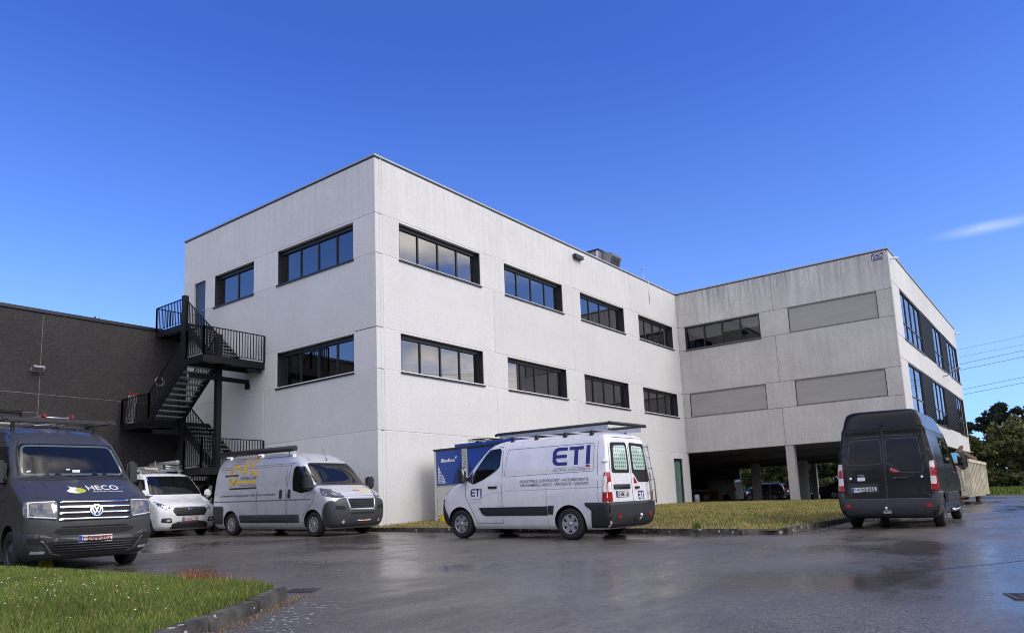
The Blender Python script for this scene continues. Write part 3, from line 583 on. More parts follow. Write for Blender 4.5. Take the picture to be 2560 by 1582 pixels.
mb = MB(); mb.box(-0.7, -0.1, 6.3, 6.5, 5.85, 5.97); sb(mb, 'bracket')
# ------------------------------------------------------------------ vehicle toolkit
def catmull(rows, k=3):
    a = np.array(rows, float); out = []
    for i in range(len(a) - 1):
        p0, p1, p2, p3 = a[max(i - 1, 0)], a[i], a[i + 1], a[min(i + 2, len(a) - 1)]
        for j in range(k):
            t = j / k; m1, m2 = (p2 - p0) * 0.4, (p3 - p1) * 0.4
            out.append((2 * t**3 - 3 * t**2 + 1) * p1 + (t**3 - 2 * t**2 + t) * m1 + (-2 * t**3 + 3 * t**2) * p2 + (t**3 - t**2) * m2)
    out.append(a[-1]); return out
def ring(z, xf, xr, wd, cf, cr, nf=2.6, nr=5.0):
    h = []; K = 9
    for i in range(K + 1):
        t = math.pi / 2 * (i / K); h.append((xr + cr - cr * math.cos(t) ** (2 / nr) if i < K else xr + cr, wd * math.sin(t) ** (2 / nr)))
    for i in range(1, 12): h.append((xr + cr + (xf - cf - xr - cr) * i / 12, wd))
    for i in range(K, -1, -1):
        t = math.pi / 2 * (i / K); h.append((xf - cf + (cf * math.cos(t) ** (2 / nf) if i < K else 0), wd * math.sin(t) ** (2 / nf)))
    full = [(x, y, z) for x, y in h] + [(x, -y, z) for x, y in h[-2:0:-1]]
    return full
def rpoly(pts, r, n=4):
    out = []; m = len(pts)
    for i in range(m):
        p = Vector(pts[i]); a = Vector(pts[i - 1]) - p; b = Vector(pts[(i + 1) % m]) - p
        rr = min(r[i] if isinstance(r, (list, tuple)) else r, a.length * 0.49, b.length * 0.49)
        if rr < 1e-4: out.append(tuple(p)); continue
        p0, p1 = p + a.normalized() * rr, p + b.normalized() * rr
        for k in range(n + 1):
            t = k / n; out.append(tuple(p0 * (1 - t) ** 2 + p * 2 * t * (1 - t) + p1 * t ** 2))
    return out
def rect(a0, a1, b0, b1, r=0.0): return rpoly([(a0, b0), (a1, b0), (a1, b1), (a0, b1)], r) if r else [(a0, b0), (a1, b0), (a1, b1), (a0, b1)]
def stroke(pts, wd, closed=False):
    P_ = [Vector(p) for p in pts]; 
    if closed: P_ = P_ + [P_[0]]
    out = []
    for i in range(len(P_) - 1):
        a, b = P_[i], P_[i + 1]; d = (b - a)
        if d.length < 1e-6: continue
        d.normalize(); n = Vector((-d.y, d.x)) * wd / 2; e = d * wd * 0.35
        out.append([tuple(a - n - e), tuple(b - n + e), tuple(b + n + e), tuple(a + n - e)])
    return out
def disc(cx, cy, r, n=16, rx=None): return [(cx + (rx or r) * math.cos(2 * math.pi * i / n), cy + r * math.sin(2 * math.pi * i / n)) for i in range(n)]
def text_polys(s, shear=0.0, bold=0.0, space=1.0):
    cu = bpy.data.curves.new('lettering', 'FONT'); cu.body = s; cu.size = 1; cu.shear = shear; cu.offset = bold; cu.space_character = space; cu.resolution_u = 3
    o = bpy.data.objects.new('lettering', cu); COL.objects.link(o); dg = bpy.context.evaluated_depsgraph_get(); me = bpy.data.meshes.new_from_object(o.evaluated_get(dg))
    v = [(p.co.x, p.co.y) for p in me.vertices]; f = [tuple(p.vertices) for p in me.polygons]
    bpy.data.objects.remove(o); bpy.data.curves.remove(cu); bpy.data.meshes.remove(me)
    if not v: return []
    x0 = min(p[0] for p in v); x1 = max(p[0] for p in v); y0 = min(p[1] for p in v); y1 = max(p[1] for p in v)
    return [[((v[i][0] - x0) / (x1 - x0), (v[i][1] - y0) / (y1 - y0)) for i in q] for q in f]
def place_polys(polys, a0, a1, b0, b1): return [[(a0 + (a1 - a0) * u, b0 + (b1 - b0) * v) for u, v in p] for p in polys]
SIDE = {'L': (lambda a, b: Vector((a, 4, b)), Vector((0, -1, 0))), 'R': (lambda a, b: Vector((a, -4, b)), Vector((0, 1, 0))),
        'F': (lambda a, b: Vector((6, a, b)), Vector((-1, 0, 0))), 'B': (lambda a, b: Vector((-12, a, b)), Vector((1, 0, 0))), 'T': (lambda a, b: Vector((a, b, 6)), Vector((0, 0, -1)))}
NPLANE = Vector((-0.01014, -0.017358, 1)).normalized()
class Vehicle:
    def __init__(s, name, levels, paint, loc, yaw, label, cat, group=None, z=None, nf=2.6):
        s.paint = paint; x, y = loc
        s.root = empty(name, (x, y, g(x, y) if z is None else z), label, cat, group)
        q = Vector((0, 0, 1)).rotation_difference(NPLANE if z is None else Vector((0, 0, 1)))
        s.root.rotation_mode = 'QUATERNION'; s.root.rotation_quaternion = q @ Matrix.Rotation(yaw, 3, 'Z').to_quaternion()
        rows = catmull(levels); mb = MB(); rs = [ring(*r, nf=nf) for r in rows]; n = len(rs[0])
        for r in rs: mb.v.extend(r)
        for i in range(len(rs) - 1):
            for j in range(n): mb.f.append((i * n + j, i * n + (j + 1) % n, (i + 1) * n + (j + 1) % n, (i + 1) * n + j))
        mb.f.append(tuple(reversed(range(n)))); e = (len(rs) - 1) * n; mb.f.append(tuple(e + j for j in range(n)))
        mb.m = [0] * len(mb.f); mb.sm = [True] * len(mb.f)
        s.me = mb.mesh('body', [paint]); bm = bmesh.new(); bm.from_mesh(s.me); s.bvh = BVHTree.FromBMesh(bm); bm.free()
        s.cutters = []
    def hit(s, side, a, b):
        o, d = SIDE[side]; h = s.bvh.ray_cast(o(a, b), d)[0]
        if h is None: h = s.bvh.find_nearest(o(a, b) + d * 3)[0]
        return h
    def patch(s, name, polys, side, m, eps=0.004, grid=0.08, skirt=0.0, parent=None):
        if len(side) == 2: return [s.patch(name, polys, c, m, eps, grid, skirt, parent) for c in side]
        d = SIDE[side][1]; bm = bmesh.new()
        if polys and not isinstance(polys[0][0], (list, tuple)): polys = [polys]
        for p in polys:
            vs = [bm.verts.new((q[0], q[1], 0)) for q in p]
            try: bm.faces.new(vs)
            except ValueError: pass
        bm.normal_update(); bmesh.ops.triangulate(bm, faces=bm.faces[:])
        if grid and bm.verts:
            for ax in (0, 1):
                lo = min(v.co[ax] for v in bm.verts); hi = max(v.co[ax] for v in bm.verts); k = math.ceil(lo / grid) * grid
                while k < hi:
                    co = [0, 0, 0]; no = [0, 0, 0]; co[ax] = k; no[ax] = 1
                    bmesh.ops.bisect_plane(bm, geom=bm.verts[:] + bm.edges[:] + bm.faces[:], plane_co=co, plane_no=no); k += grid
        for v in bm.verts: v.co = s.hit(side, v.co.x, v.co.y) - d * eps
        for f in bm.faces:
            f.smooth = True
            f.normal_update()
            if f.normal.dot(d) > 0: f.normal_flip()
        if skirt:
            be = [e for e in bm.edges if e.is_boundary]; r = bmesh.ops.extrude_edge_only(bm, edges=be)
            for v in [x for x in r['geom'] if isinstance(x, bmesh.types.BMVert)]: v.co += d * skirt
        me = bpy.data.meshes.new(name); bm.to_mesh(me); bm.free(); me.materials.append(M[m] if isinstance(m, str) else m)
        return link(name, me, parent or s.root)
    def lines(s, name, strokes, side, wd=0.012, m='gap', eps=0.0025):
        ps = []
        for st in strokes: ps += stroke(st, wd)
        return s.patch(name, ps, side, m, eps, 0.2)
    def text(s, name, string, side, a, b0, wd, h, m, shear=0.0, bold=0.0, space=1.0, parent=None, eps=0.0045):
        """a: where the lettering starts as read; wd, h: its size"""
        sg = {'L': -1, 'R': 1, 'F': 1, 'B': -1}[side]
        return s.patch(name, place_polys(text_polys(string, shear, bold, space), a, a + sg * wd, b0, b0 + h), side, m, eps, 0.25, 0, parent)
    def logo(s, name, polys, side, a, b0, su, sv, m, parent=None, eps=0.0045):
        sg = {'L': -1, 'R': 1, 'F': 1, 'B': -1}[side]
        return s.patch(name, [[(a + sg * u * su, b0 + v * sv) for u, v in p] for p in polys], side, m, eps, 0.2, 0, parent)
    def glass(s, name, poly, side, m='vglass', cut=None, shrink=0.03, frame=None):
        """glass following the body over an opening that is really cut out"""
        if frame: s.patch('window_seal', poly, side, frame, 0.003, 0.15)
        o = s.patch(name, poly, side, m, 0.008, 0.12)
        if cut:
            c = Vector((sum(p[0] for p in poly) / len(poly), sum(p[1] for p in poly) / len(poly)))
            q = [tuple(Vector(p) + (c - Vector(p)).normalized() * shrink) for p in poly]
            s.cutters.append((q, side[0], cut))
        return o
    def finish(s, wheels, arch=0.40, cab=True):
        ob = link('body', s.me, s.root)
        # wheel arches
        mb = MB()
        for x, y, r, wd in wheels:
            sg = 1 if y > 0 else -1; pf = [(arch * math.cos(2 * math.pi * i / 28) + x, arch * math.sin(2 * math.pi * i / 28) + r) for i in range(28)]
            mb.prism(pf, 'y', sg * 0.58, sg * 1.4)
        cut = [mb.mesh('cutter', ['gap'])]
        for q, ax, (c0, c1) in s.cutters:
            m2 = MB(); m2.prism(q, 'x' if ax in 'FB' else 'y', c0, c1); cut.append(m2.mesh('cutter', ['cab']))
        tmp = []
        for c in cut:
            co = link('cutter', c); tmp.append(co); md = ob.modifiers.new('cut', 'BOOLEAN'); md.operation = 'DIFFERENCE'; md.solver = 'EXACT'; md.object = co; md.material_mode = 'TRANSFER'
            co.parent = s.root
        dg = bpy.context.evaluated_depsgraph_get(); dg.update()
        me = bpy.data.meshes.new_from_object(ob.evaluated_get(dg)); me.name = 'body'
        ob.modifiers.clear(); old = ob.data; ob.data = me; bpy.data.meshes.remove(old)
        for co in tmp: m_ = co.data; bpy.data.objects.remove(co); bpy.data.meshes.remove(m_)
        me.polygons.foreach_set('use_smooth', [True] * len(me.polygons)); me.set_sharp_from_angle(angle=R(32)); s.body = ob
    def wheels(s, ws, style, tyre='rubber'):
        for x, y, r, wd in ws:
            sg = 1 if y > 0 else -1; rr = r * 0.62
            mb = MB(); h = wd / 2
            mb.lathe([(rr * 0.97, -h * 0.8), (rr * 1.04, -h * 0.95), (r * 0.86, -h), (r * 0.96, -h * 0.85), (r, -h * 0.55), (r, h * 0.55), (r * 0.96, h * 0.85), (r * 0.86, h), (rr * 1.04, h * 0.95), (rr * 0.97, h * 0.8)], 36)
            o = mb.build('wheel', tyre, s.root); o.location = (x, y - sg * h, r - 0.006)
            rb = MB(); rb.lathe([(rr * 1.0, -h * 0.8), (rr * 0.98, h * 0.8), (rr * 0.90, h * 0.74), (rr * 0.88, h * 0.25), (rr * 0.0, h * 0.2)], 30, mi=1)
            rb.lathe([(rr * 1.0, h * 0.72), (rr * 1.0, h * 0.86), (rr * 0.9, h * 0.84), (rr * 0.88, h * 0.6)], 30, mi=0)
            n = {'six': 6, 'multi': 9, 'alloy': 10, 'steel': 0}[style]
            for k in range(n):
                a = 2 * math.pi * k / n; c_, s_ = math.cos(a), math.sin(a); w0, w1 = {'six': (rr * 0.20, rr * 0.27), 'multi': (rr * 0.10, rr * 0.16), 'alloy': (rr * 0.06, rr * 0.10)}[style]
                def q(rad, off, ax): return (rad * c_ - off * s_, ax, rad * s_ + off * c_)
                rb.hexa([q(rr * 0.1, -w0, h * 0.3), q(rr * 0.9, -w1, h * 0.3), q(rr * 0.9, w1, h * 0.3), q(rr * 0.1, w0, h * 0.3), q(rr * 0.1, -w0, h * 0.78), q(rr * 0.92, -w1 * 0.9, h * 0.83), q(rr * 0.92, w1 * 0.9, h * 0.83), q(rr * 0.1, w0, h * 0.78)], 0)
            if style == 'steel':
                rb.lathe([(rr * 0.90, h * 0.55), (rr * 0.62, h * 0.62), (rr * 0.55, h * 0.8), (rr * 0.0, h * 0.82)], 30, mi=0)
                for k in range(16):
                    a = 2 * math.pi * k / 16; rb.lathe([(rr * 0.075, 0.002), (0.0, 0.003)], 10, c=(rr * 0.76 * math.cos(a), h * 0.605, rr * 0.76 * math.sin(a)), mi=1)
            rb.lathe([(rr * 0.24, h * 0.7), (rr * 0.22, h * 0.86), (0.0, h * 0.88)], 16, mi=0)
            ro = rb.build('rim', ['steelwheel' if style == 'steel' else 'silverwheel', 'gap'], o)
            if sg < 0: ro.rotation_euler = (0, 0, math.pi)
    def plate(s, side, a, z, string, m, wd=0.52, h=0.11):
        d = SIDE[side][1]; p = s.hit(side, a, z); x = p.x - d.x * 0.012; root = MB()
        root.box(min(x, x + d.x * 0.05), max(x, x + d.x * 0.05), a - wd / 2, a + wd / 2, z - h / 2, z + h / 2); o = root.build('number_plate', 'plate', s.root); sg = 1 if side == 'F' else -1
        def flat(name, polys, mm, off):
            mb = MB()
            for q in polys: mb.add([(x - d.x * off, u, v) for u, v in q], [tuple(range(len(q)))])
            return mb.build(name, mm, o)
        flat('blue_band', [rect(a - sg * wd / 2 + sg * 0.004, a - sg * wd / 2 + sg * 0.05, z - h / 2 + 0.004, z + h / 2 - 0.004)], 'plate_blue', 0.002)
        flat('lettering', place_polys(text_polys(string, 0, 0.035), a - sg * (wd / 2 - 0.065), a + sg * (wd / 2 - 0.02), z - h * 0.38, z + h * 0.38), m, 0.0025)
        fr = MB(); fr.box(min(x + d.x * 0.004, x + d.x * 0.06), max(x + d.x * 0.004, x + d.x * 0.06), a - wd / 2 - 0.012, a + wd / 2 + 0.012, z - h / 2 - 0.014, z + h / 2 + 0.01); fr.build('plate_frame', 'plastic', o)
    def cab(s, zf, xs=-1.25, seats=((0.48,), (-0.48,)), wheel_x=-0.42, ht=1.95):
        for (y,) in seats:
            mb = MB(); mb.hexa([(xs - 0.1, y - 0.24, zf - 0.3), (xs + 0.06, y - 0.24, zf - 0.3), (xs + 0.06, y + 0.24, zf - 0.3), (xs - 0.1, y + 0.24, zf - 0.3), (xs - 0.2, y - 0.2, ht - 0.26), (xs - 0.08, y - 0.2, ht - 0.26), (xs - 0.08, y + 0.2, ht - 0.26), (xs - 0.2, y + 0.2, ht - 0.26)])
            mb.box(xs - 0.2, xs - 0.1, y - 0.13, y + 0.13, ht - 0.22, ht - 0.02); o = mb.build('seat', 'seat', s.root); bevel(o, 0.03, 2)
        mb = MB(); pts = [(wheel_x + 0.19 * math.sin(t) * 0.45, 0.46 + 0.19 * math.cos(t), zf + 0.06 + 0.19 * math.sin(t) * 0.9) for t in [2 * math.pi * k / 18 for k in range(19)]]
        mb.tube(pts, 0.014, 6, caps=False); mb.bar((wheel_x, 0.28, zf + 0.06), (wheel_x, 0.64, zf + 0.06), 0.03); mb.build('steering_wheel', 'plastic', s.root)
        mb = MB(); mb.tube([(-0.62, 0.05, ht + 0.12), (-0.60, 0.05, ht + 0.04)], 0.01, 6); mb.box(-0.62, -0.59, -0.08, 0.16, ht - 0.0, ht + 0.06); mb.build('rear_view_mirror', 'plastic', s.root)
    def mirror(s, x, z, y, m='plastic', h=0.34, wd=0.2, dp=0.16, glass_back=True):
        for sg in (1, -1):
            yb = s.hit('L' if sg > 0 else 'R', x, z - 0.05).y
            mb = MB(); mb.box(x - dp / 2, x + dp / 2, sg * y - (0 if sg > 0 else wd), sg * y + (wd if sg > 0 else 0), z - h / 2, z + h / 2); o = mb.build('wing_mirror', m, s.root); bevel(o, 0.05, 3)
            a = MB(); a.hexa([(x - 0.05, yb - sg * 0.03, z - 0.16), (x + 0.07, yb - sg * 0.03, z - 0.16), (x + 0.07, sg * (y + 0.03), z - 0.11), (x - 0.04, sg * (y + 0.03), z - 0.11), (x - 0.05, yb - sg * 0.03, z - 0.06), (x + 0.07, yb - sg * 0.03, z - 0.06), (x + 0.06, sg * (y + 0.03), z - 0.05), (x - 0.04, sg * (y + 0.03), z - 0.05)])
            a.build('mirror_arm', 'plastic', o)
            gm = MB(); xx = x - dp / 2 - 0.004; y0, y1 = sorted((sg * (y + 0.025), sg * (y + wd - 0.025))); gm.add([(xx, y0, z - h / 2 + 0.03), (xx, y1, z - h / 2 + 0.03), (xx, y1, z + h / 2 - 0.03), (xx, y0, z + h / 2 - 0.03)], [(0, 1, 2, 3)]); gm.build('mirror_glass', mat('mirror_silver', (0.75, 0.76, 0.76), 0.03, 1.0) if 'mirror_silver' not in bpy.data.materials else bpy.data.materials['mirror_silver'], o)
def paint(name, col, metal=0.0, rough=0.28, coat=1.0, crough=0.04, dirt=0.45):
    m = mat(name, col, rough, metal, coat=coat, vary=0.06, vscale=2.5, rvary=0.05); m.node_tree.nodes['Principled BSDF'].inputs['Coat Roughness'].default_value = crough
    # thin film of road dirt low on the body
    n = m.node_tree.nodes; l = m.node_tree.links; b = n['Principled BSDF']; tc = n.new('ShaderNodeTexCoord'); sx = n.new('ShaderNodeSeparateXYZ'); l.new(tc.outputs['Object'], sx.inputs[0])
    zr = n.new('ShaderNodeMapRange'); zr.inputs[1].default_value = 1.15; zr.inputs[2].default_value = 0.25; l.new(sx.outputs['Z'], zr.inputs[0])
    nz = n.new('ShaderNodeTexNoise'); nz.inputs['Scale'].default_value = 3.5; nz.inputs['Detail'].default_value = 7; l.new(tc.outputs['Object'], nz.inputs['Vector'])
    mm = n.new('ShaderNodeMath'); mm.operation = 'MULTIPLY'; l.new(zr.outputs[0], mm.inputs[0]); l.new(nz.outputs['Fac'], mm.inputs[1]); m2 = n.new('ShaderNodeMath'); m2.operation = 'MULTIPLY'; m2.inputs[1].default_value = dirt; l.new(mm.outputs[0], m2.inputs[0])
    src = b.inputs['Base Color'].links[0].from_socket; mx = n.new('ShaderNodeMixRGB'); mx.inputs[2].default_value = (0.13, 0.12, 0.10, 1); l.new(m2.outputs[0], mx.inputs[0]); l.new(src, mx.inputs[1]); l.new(mx.outputs[0], b.inputs['Base Color'])
    return m
# ------------------------------------------------------------------ the parked vans
M['p_white'] = paint('white_van_paint', (0.80, 0.80, 0.81), dirt=.28); M['p_white2'] = paint('bright_white_van_paint', (0.78, 0.79, 0.80)); M['p_silver'] = paint('silver_grey_van_paint', (0.60, 0.61, 0.65), 0.30, 0.32, dirt=.3)
M['p_grey'] = paint('dark_charcoal_van_paint', (0.046, 0.048, 0.052), 0.15, 0.35, 0.35, 0.12); M['p_black'] = paint('black_van_paint', (0.006, 0.006, 0.0075), 0.0, 0.30, 0.12, 0.08, 0.12)
M['ink_blue'] = mat('dark_blue_vinyl', (0.018, 0.022, 0.19), 0.35); M['ink_red'] = mat('red_vinyl', (0.42, 0.02, 0.02), 0.35); M['ink_text'] = mat('slate_blue_vinyl', (0.07, 0.08, 0.16), 0.4); M['ink_pale'] = mat('pale_grey_vinyl', (0.40, 0.40, 0.44), 0.4)
M['ink_yel'] = mat('yellow_vinyl', (0.74, 0.45, 0.025), 0.35); M['grey_dk'] = mat('dark_grey_vinyl_and_highlight', (0.045, 0.047, 0.055), 0.4); M['grey_mid'] = mat('mid_grey_vinyl_and_crease_shade', (0.14, 0.145, 0.165), 0.4); M['ink_lime'] = mat('lime_vinyl', (0.42, 0.46, 0.03), 0.35)  # mid grey also paints crease shade, dark grey the black van's edge highlights
def perforated():
    m, n, l, b = new_mat('perforated_green_panel'); tc = n.new('ShaderNodeTexCoord'); mp_ = n.new('ShaderNodeMapping'); mp_.inputs['Scale'].default_value = (12, 12, 12); l.new(tc.outputs['Object'], mp_.inputs[0])
    v = n.new('ShaderNodeTexVoronoi'); v.inputs['Randomness'].default_value = 0.0; v.inputs['Scale'].default_value = 1.0; l.new(mp_.outputs[0], v.inputs['Vector'])
    sp = n.new('ShaderNodeSeparateXYZ'); l.new(mp_.outputs[0], sp.inputs[0])
    def cell(o):
        f = n.new('ShaderNodeMath'); f.operation = 'FRACT'; l.new(o, f.inputs[0]); a = n.new('ShaderNodeMath'); a.operation = 'SUBTRACT'; a.inputs[1].default_value = 0.5; l.new(f.outputs[0], a.inputs[0]); q = n.new('ShaderNodeMath'); q.operation = 'ABSOLUTE'; l.new(a.outputs[0], q.inputs[0]); return q.outputs[0]
    mxm = n.new('ShaderNodeMath'); mxm.operation = 'MAXIMUM'; l.new(cell(sp.outputs['Y']), mxm.inputs[0]); l.new(cell(sp.outputs['Z']), mxm.inputs[1])
    lt = n.new('ShaderNodeMath'); lt.operation = 'LESS_THAN'; lt.inputs[1].default_value = 0.2; l.new(mxm.outputs[0], lt.inputs[0])
    c = n.new('ShaderNodeMixRGB'); c.inputs[1].default_value = (0.42, 0.58, 0.50, 1); c.inputs[2].default_value = (0.02, 0.025, 0.025, 1); l.new(lt.outputs[0], c.inputs[0]); l.new(c.outputs[0], b.inputs['Base Color']); b.inputs['Roughness'].default_value = 0.15; b.inputs['Coat Weight'].default_value = 1.0
    return m
M['perf'] = perforated()
ETI_BLUE = [[(0.85, 1), (0.3, 1), (0.1, .93), (0, .75), (0, .25), (0.1, .07), (0.3, 0), (.85, 0), (.85, .18), (.38, .18), (.27, .22), (.22, .32), (.22, .41), (.82, .41), (.82, .59), (.22, .59), (.22, .68), (.27, .78), (.38, .82), (.85, .82)],
            [(0.95, 1), (1.75, 1), (1.75, .82), (1.46, .82), (1.46, 0), (1.24, 0), (1.24, .82), (.95, .82)], [(1.9, 1.03), (2.12, 1.03), (2.12, .0), (1.9, .0)]]
ETI_RED = [[(1.9, -.04), (2.12, -.04), (2.12, -.14), (1.9, -.14)]]

def master_levels(xr, hi=False):
    lo = [[.22, .60, xr + .15, .86, .45, .15], [.30, .74, xr + .05, .93, .45, .12], [.45, .82, xr, .975, .46, .10], [.62, .842, xr, 1.0, .48, .10], [.80, .835, xr + .01, 1.008, .50, .10], [.98, .80, xr + .02, 1.008, .52, .10],
          [1.10, .72, xr + .025, 1.0, .55, .10], [1.20, .57, xr + .03, .995, .55, .10], [1.30, .34, xr + .035, .99, .50, .10], [1.38, .11, xr + .04, .98, .44, .10], [1.45, .0, xr + .045, .97, .42, .10], [1.60, -.13, xr + .055, .955, .40, .10], [1.85, -.37, xr + .075, .912, .40, .10]]
    if not hi: return lo + [[2.05, -.58, xr + .10, .868, .40, .10], [2.15, -.72, xr + .12, .83, .42, .11], [2.23, -.90, xr + .15, .77, .45, .13], [2.28, -1.15, xr + .22, .66, .50, .2], [2.305, -1.5, xr + .4, .45, .40, .3]]
    return lo + [[2.05, -.58, xr + .10, .875, .40, .10], [2.19, -.72, xr + .10, .86, .40, .10], [2.27, -.82, xr + .11, .82, .42, .10], [2.42, -1.02, xr + .13, .785, .42, .1], [2.56, -1.25, xr + .16, .735, .45, .12], [2.63, -1.55, xr + .24, .62, .45, .2], [2.655, -2.0, xr + .5, .42, .40, .3]]

M['p_black'].node_tree.nodes['Principled BSDF'].inputs['Specular IOR Level'].default_value = 0.28
# ---- white panel van in front of the corner -------------------------------------------------
def white_van():
    V = Vehicle('panel_van', master_levels(-4.233), 'p_white', (-1.78, -5.9), R(88.9), 'white panel van with blue company lettering, roof rack and rear ladder parked at the kerb', 'van')
    WS = [(0, .985, .345, .225), (0, -.985, .345, .225), (-3.182, .985, .345, .225), (-3.182, -.985, .345, .225)]
    wscr = rpoly([(-.80, 1.43), (.80, 1.43), (.70, 2.11), (-.70, 2.11)], .1)
    V.glass('windscreen', wscr, 'F', cut=(-1.4, 2.5), frame='gap')
    sw = rpoly([(-.44, 1.27), (-.40, 1.48), (-.88, 2.08), (-1.22, 2.10), (-1.27, 2.04), (-1.25, 1.66), (-1.14, 1.57), (-.74, 1.37)], .04)
    for sd_ in 'LR': V.glass('side_window', sw, sd_, cut=(-1.4, 1.4) if sd_ == 'L' else None, frame='gap')
    V.patch('mirror_triangle', [(-.20, 1.40), (-.43, 1.27), (-.40, 1.5), (-.42, 1.62)], 'LR', 'plastic', .008)
    # rear doors
    for sg, nm in ((1, 'a'), (-1, 'b')):
        q = [(sg * .06, 1.40), (sg * .80, 1.40), (sg * .735, 2.06), (sg * .06, 2.08)] if sg > 0 else [(-.06, 1.40), (-.10, 1.40), (-.30, 1.20), (-.82, 1.20), (-.735, 2.06), (-.06, 2.08)]
        o = V.patch('rear_window', rpoly(q, .07), 'B', 'gap', .005)
        q2 = rpoly([(sg * .13, 1.47), (sg * .70, 1.47), (sg * .65, 1.99), (sg * .13, 2.01)], .08)
        V.patch('perforated_panel', q2, 'B', 'perf', .009, parent=o)
    V.lines('rear_door_gap', [[(0, .42), (0, 2.2)], [(.88, .80), (.85, 1.5), (.78, 2.16)], [(-.88, .80), (-.85, 1.5), (-.78, 2.16)], [(-.78, 2.18), (.78, 2.18)]], 'B')
    for sg in (1, -1):
        V.patch('tail_light', rpoly([(sg * .86, .80), (sg * .99, .80), (sg * .97, 1.42), (sg * .865, 1.42)], .03), 'B', 'red_lens', .012, skirt=.012)
        V.patch('tail_light', rpoly([(-4.24, .80), (-4.05, .80), (-4.10, 1.42), (-4.24, 1.42)], .03), 'L' if sg > 0 else 'R', 'red_lens', .012, skirt=.012)
        V.patch('indicator', rpoly([(-4.24, 1.0), (-4.08, 1.0), (-4.10, 1.33), (-4.24, 1.36)], .02), 'L' if sg > 0 else 'R', 'white_lens', .015)
        V.patch('indicator', rpoly([(sg * .88, 1.0), (sg * .985, 1.0), (sg * .965, 1.2), (sg * .88, 1.22)], .02), 'B', 'white_lens', .015)
    V.patch('reflector', [(-.10, 1.18), (-.24, 1.18), (-.10, 1.33)], 'B', 'red_lens', .012)
    V.patch('number_plate_light', rect(.10, .78, 1.06, 1.16, .02), 'B', 'plastic', .02, skirt=.02)
    V.patch('door_handle', rect(-.12, -.30, 1.06, 1.11, .015), 'B', 'plastic', .03, skirt=.03)
    V.plate('B', .43, .95, '2·EBK 161', 'plate_blk')
    V.patch('rear_bumper', rect(-.98, .98, .25, .79), 'B', 'plastic', .035, skirt=.03)
    V.patch('rear_bumper', [(-4.26, .25), (-3.72, .25), (-3.78, .62), (-3.62, .74), (-3.62, .79), (-4.26, .79)], 'LR', 'plastic', .03, skirt=.03)
    for sg in (1, -1): V.patch('bumper_reflector', rect(sg * .62, sg * .74, .45, .53), 'B', 'red_lens', .04)
    V.logo('company_logo', ETI_BLUE, 'B', -.24, .82, .12, .19, 'ink_blue'); V.logo('company_logo', ETI_RED, 'B', -.24, .82, .12, .19, 'ink_red'); V.lines('small_print', [[(-.24, .74), (-.52, .74)], [(-.24, .70), (-.52, .70)], [(-.24, .66), (-.50, .66)]], 'B', .014, 'ink_pale')
    mb = MB(); mb.tube([(-4.2, .02, .40), (-4.38, .02, .40), (-4.41, .02, .46)], .025, 8); mb.lathe([(.0, .43), (.03, .44), (.042, .48), (.03, .52), (0, .53)], 12, 'z', (-4.41, .02, 0)); mb.build('tow_bar', 'chrome', V.root)
    # flanks
    for sd_ in 'LR':
        V.lines('door_gap', [[(-1.33, .36), (-1.33, 1.75), (-1.30, 2.12), (-.95, 2.17), (-.35, 1.55), (-.2, 1.30), (-.2, 1.0), (-.45, .55), (-.52, .36), (-1.33, .36)]], sd_)
        V.lines('crease', [[(-1.36, 1.09), (-4.05, 1.11)], [(-.62, .93), (-1.0, 1.05), (-1.33, 1.09)]], sd_, .016, mat('crease_shade', (0.50, 0.51, 0.54), .4) if 'crease_shade' not in bpy.data.materials else bpy.data.materials['crease_shade'])
        V.lines('pressed_outline', [rpoly([(-1.40, 1.42), (-3.84, 1.46), (-3.84, 2.06), (-1.45, 2.05)], .07) + [(-1.40, 1.45)], [(-2.6, .36), (-2.6, 1.1)], [(-3.95, .8), (-3.93, 2.1)]], sd_, .010, 'grey_mid')
        V.patch('side_moulding', rpoly([(-.62, .72), (-.72, .56), (-.82, .53), (-2.62, .53), (-2.62, .73)], .03), sd_, 'plastic', .018, skirt=.018)
        V.patch('side_moulding', [(-2.64, .55), (-2.76, .55), (-2.80, .74), (-2.64, .74)], sd_, 'plastic', .018, skirt=.018)
        V.patch('door_handle', rect(-.92, -1.18, 1.165, 1.215, .02), sd_, 'plastic', .03, skirt=.03)
        V.patch('front_bumper', rpoly([(.36, .26), (.9, .26), (.9, .98), (.62, .95), (.50, .72), (.40, .55)], .03), sd_, 'plastic', .02, skirt=.02)
        V.patch('headlight', rpoly([(.30, 1.22), (.62, 1.02), (.70, 1.12), (.60, 1.22)], .03), sd_, 'lens', .01)
        V.lines('fuel_flap', [[(-1.24, .92), (-1.24, 1.03), (-1.36, 1.05), (-1.36, .74), (-1.24, .74), (-1.24, .92)]], sd_, .008, 'grey_mid')
        V.patch('hinge', rect(-4.06, -4.16, 1.62, 1.69, .01), sd_, 'p_white', .03, skirt=.03)
    V.patch('front_bumper', rpoly([(-.96, .26), (.96, .26), (.96, .92), (.55, .98), (.48, .70), (-.48, .70), (-.55, .98), (-.96, .92)], .03), 'F', 'plastic', .02, skirt=.02)
    V.patch('grille', rpoly([(-.5, .72), (.5, .72), (.6, .98), (-.6, .98)], .03), 'F', 'plastic', .012); V.patch('headlight', rpoly([(.58, 1.0), (.95, 1.08), (.93, 1.22), (.62, 1.12)], .03), 'F', 'lens', .01); V.patch('headlight', rpoly([(-.58, 1.0), (-.95, 1.08), (-.93, 1.22), (-.62, 1.12)], .03), 'F', 'lens', .01)
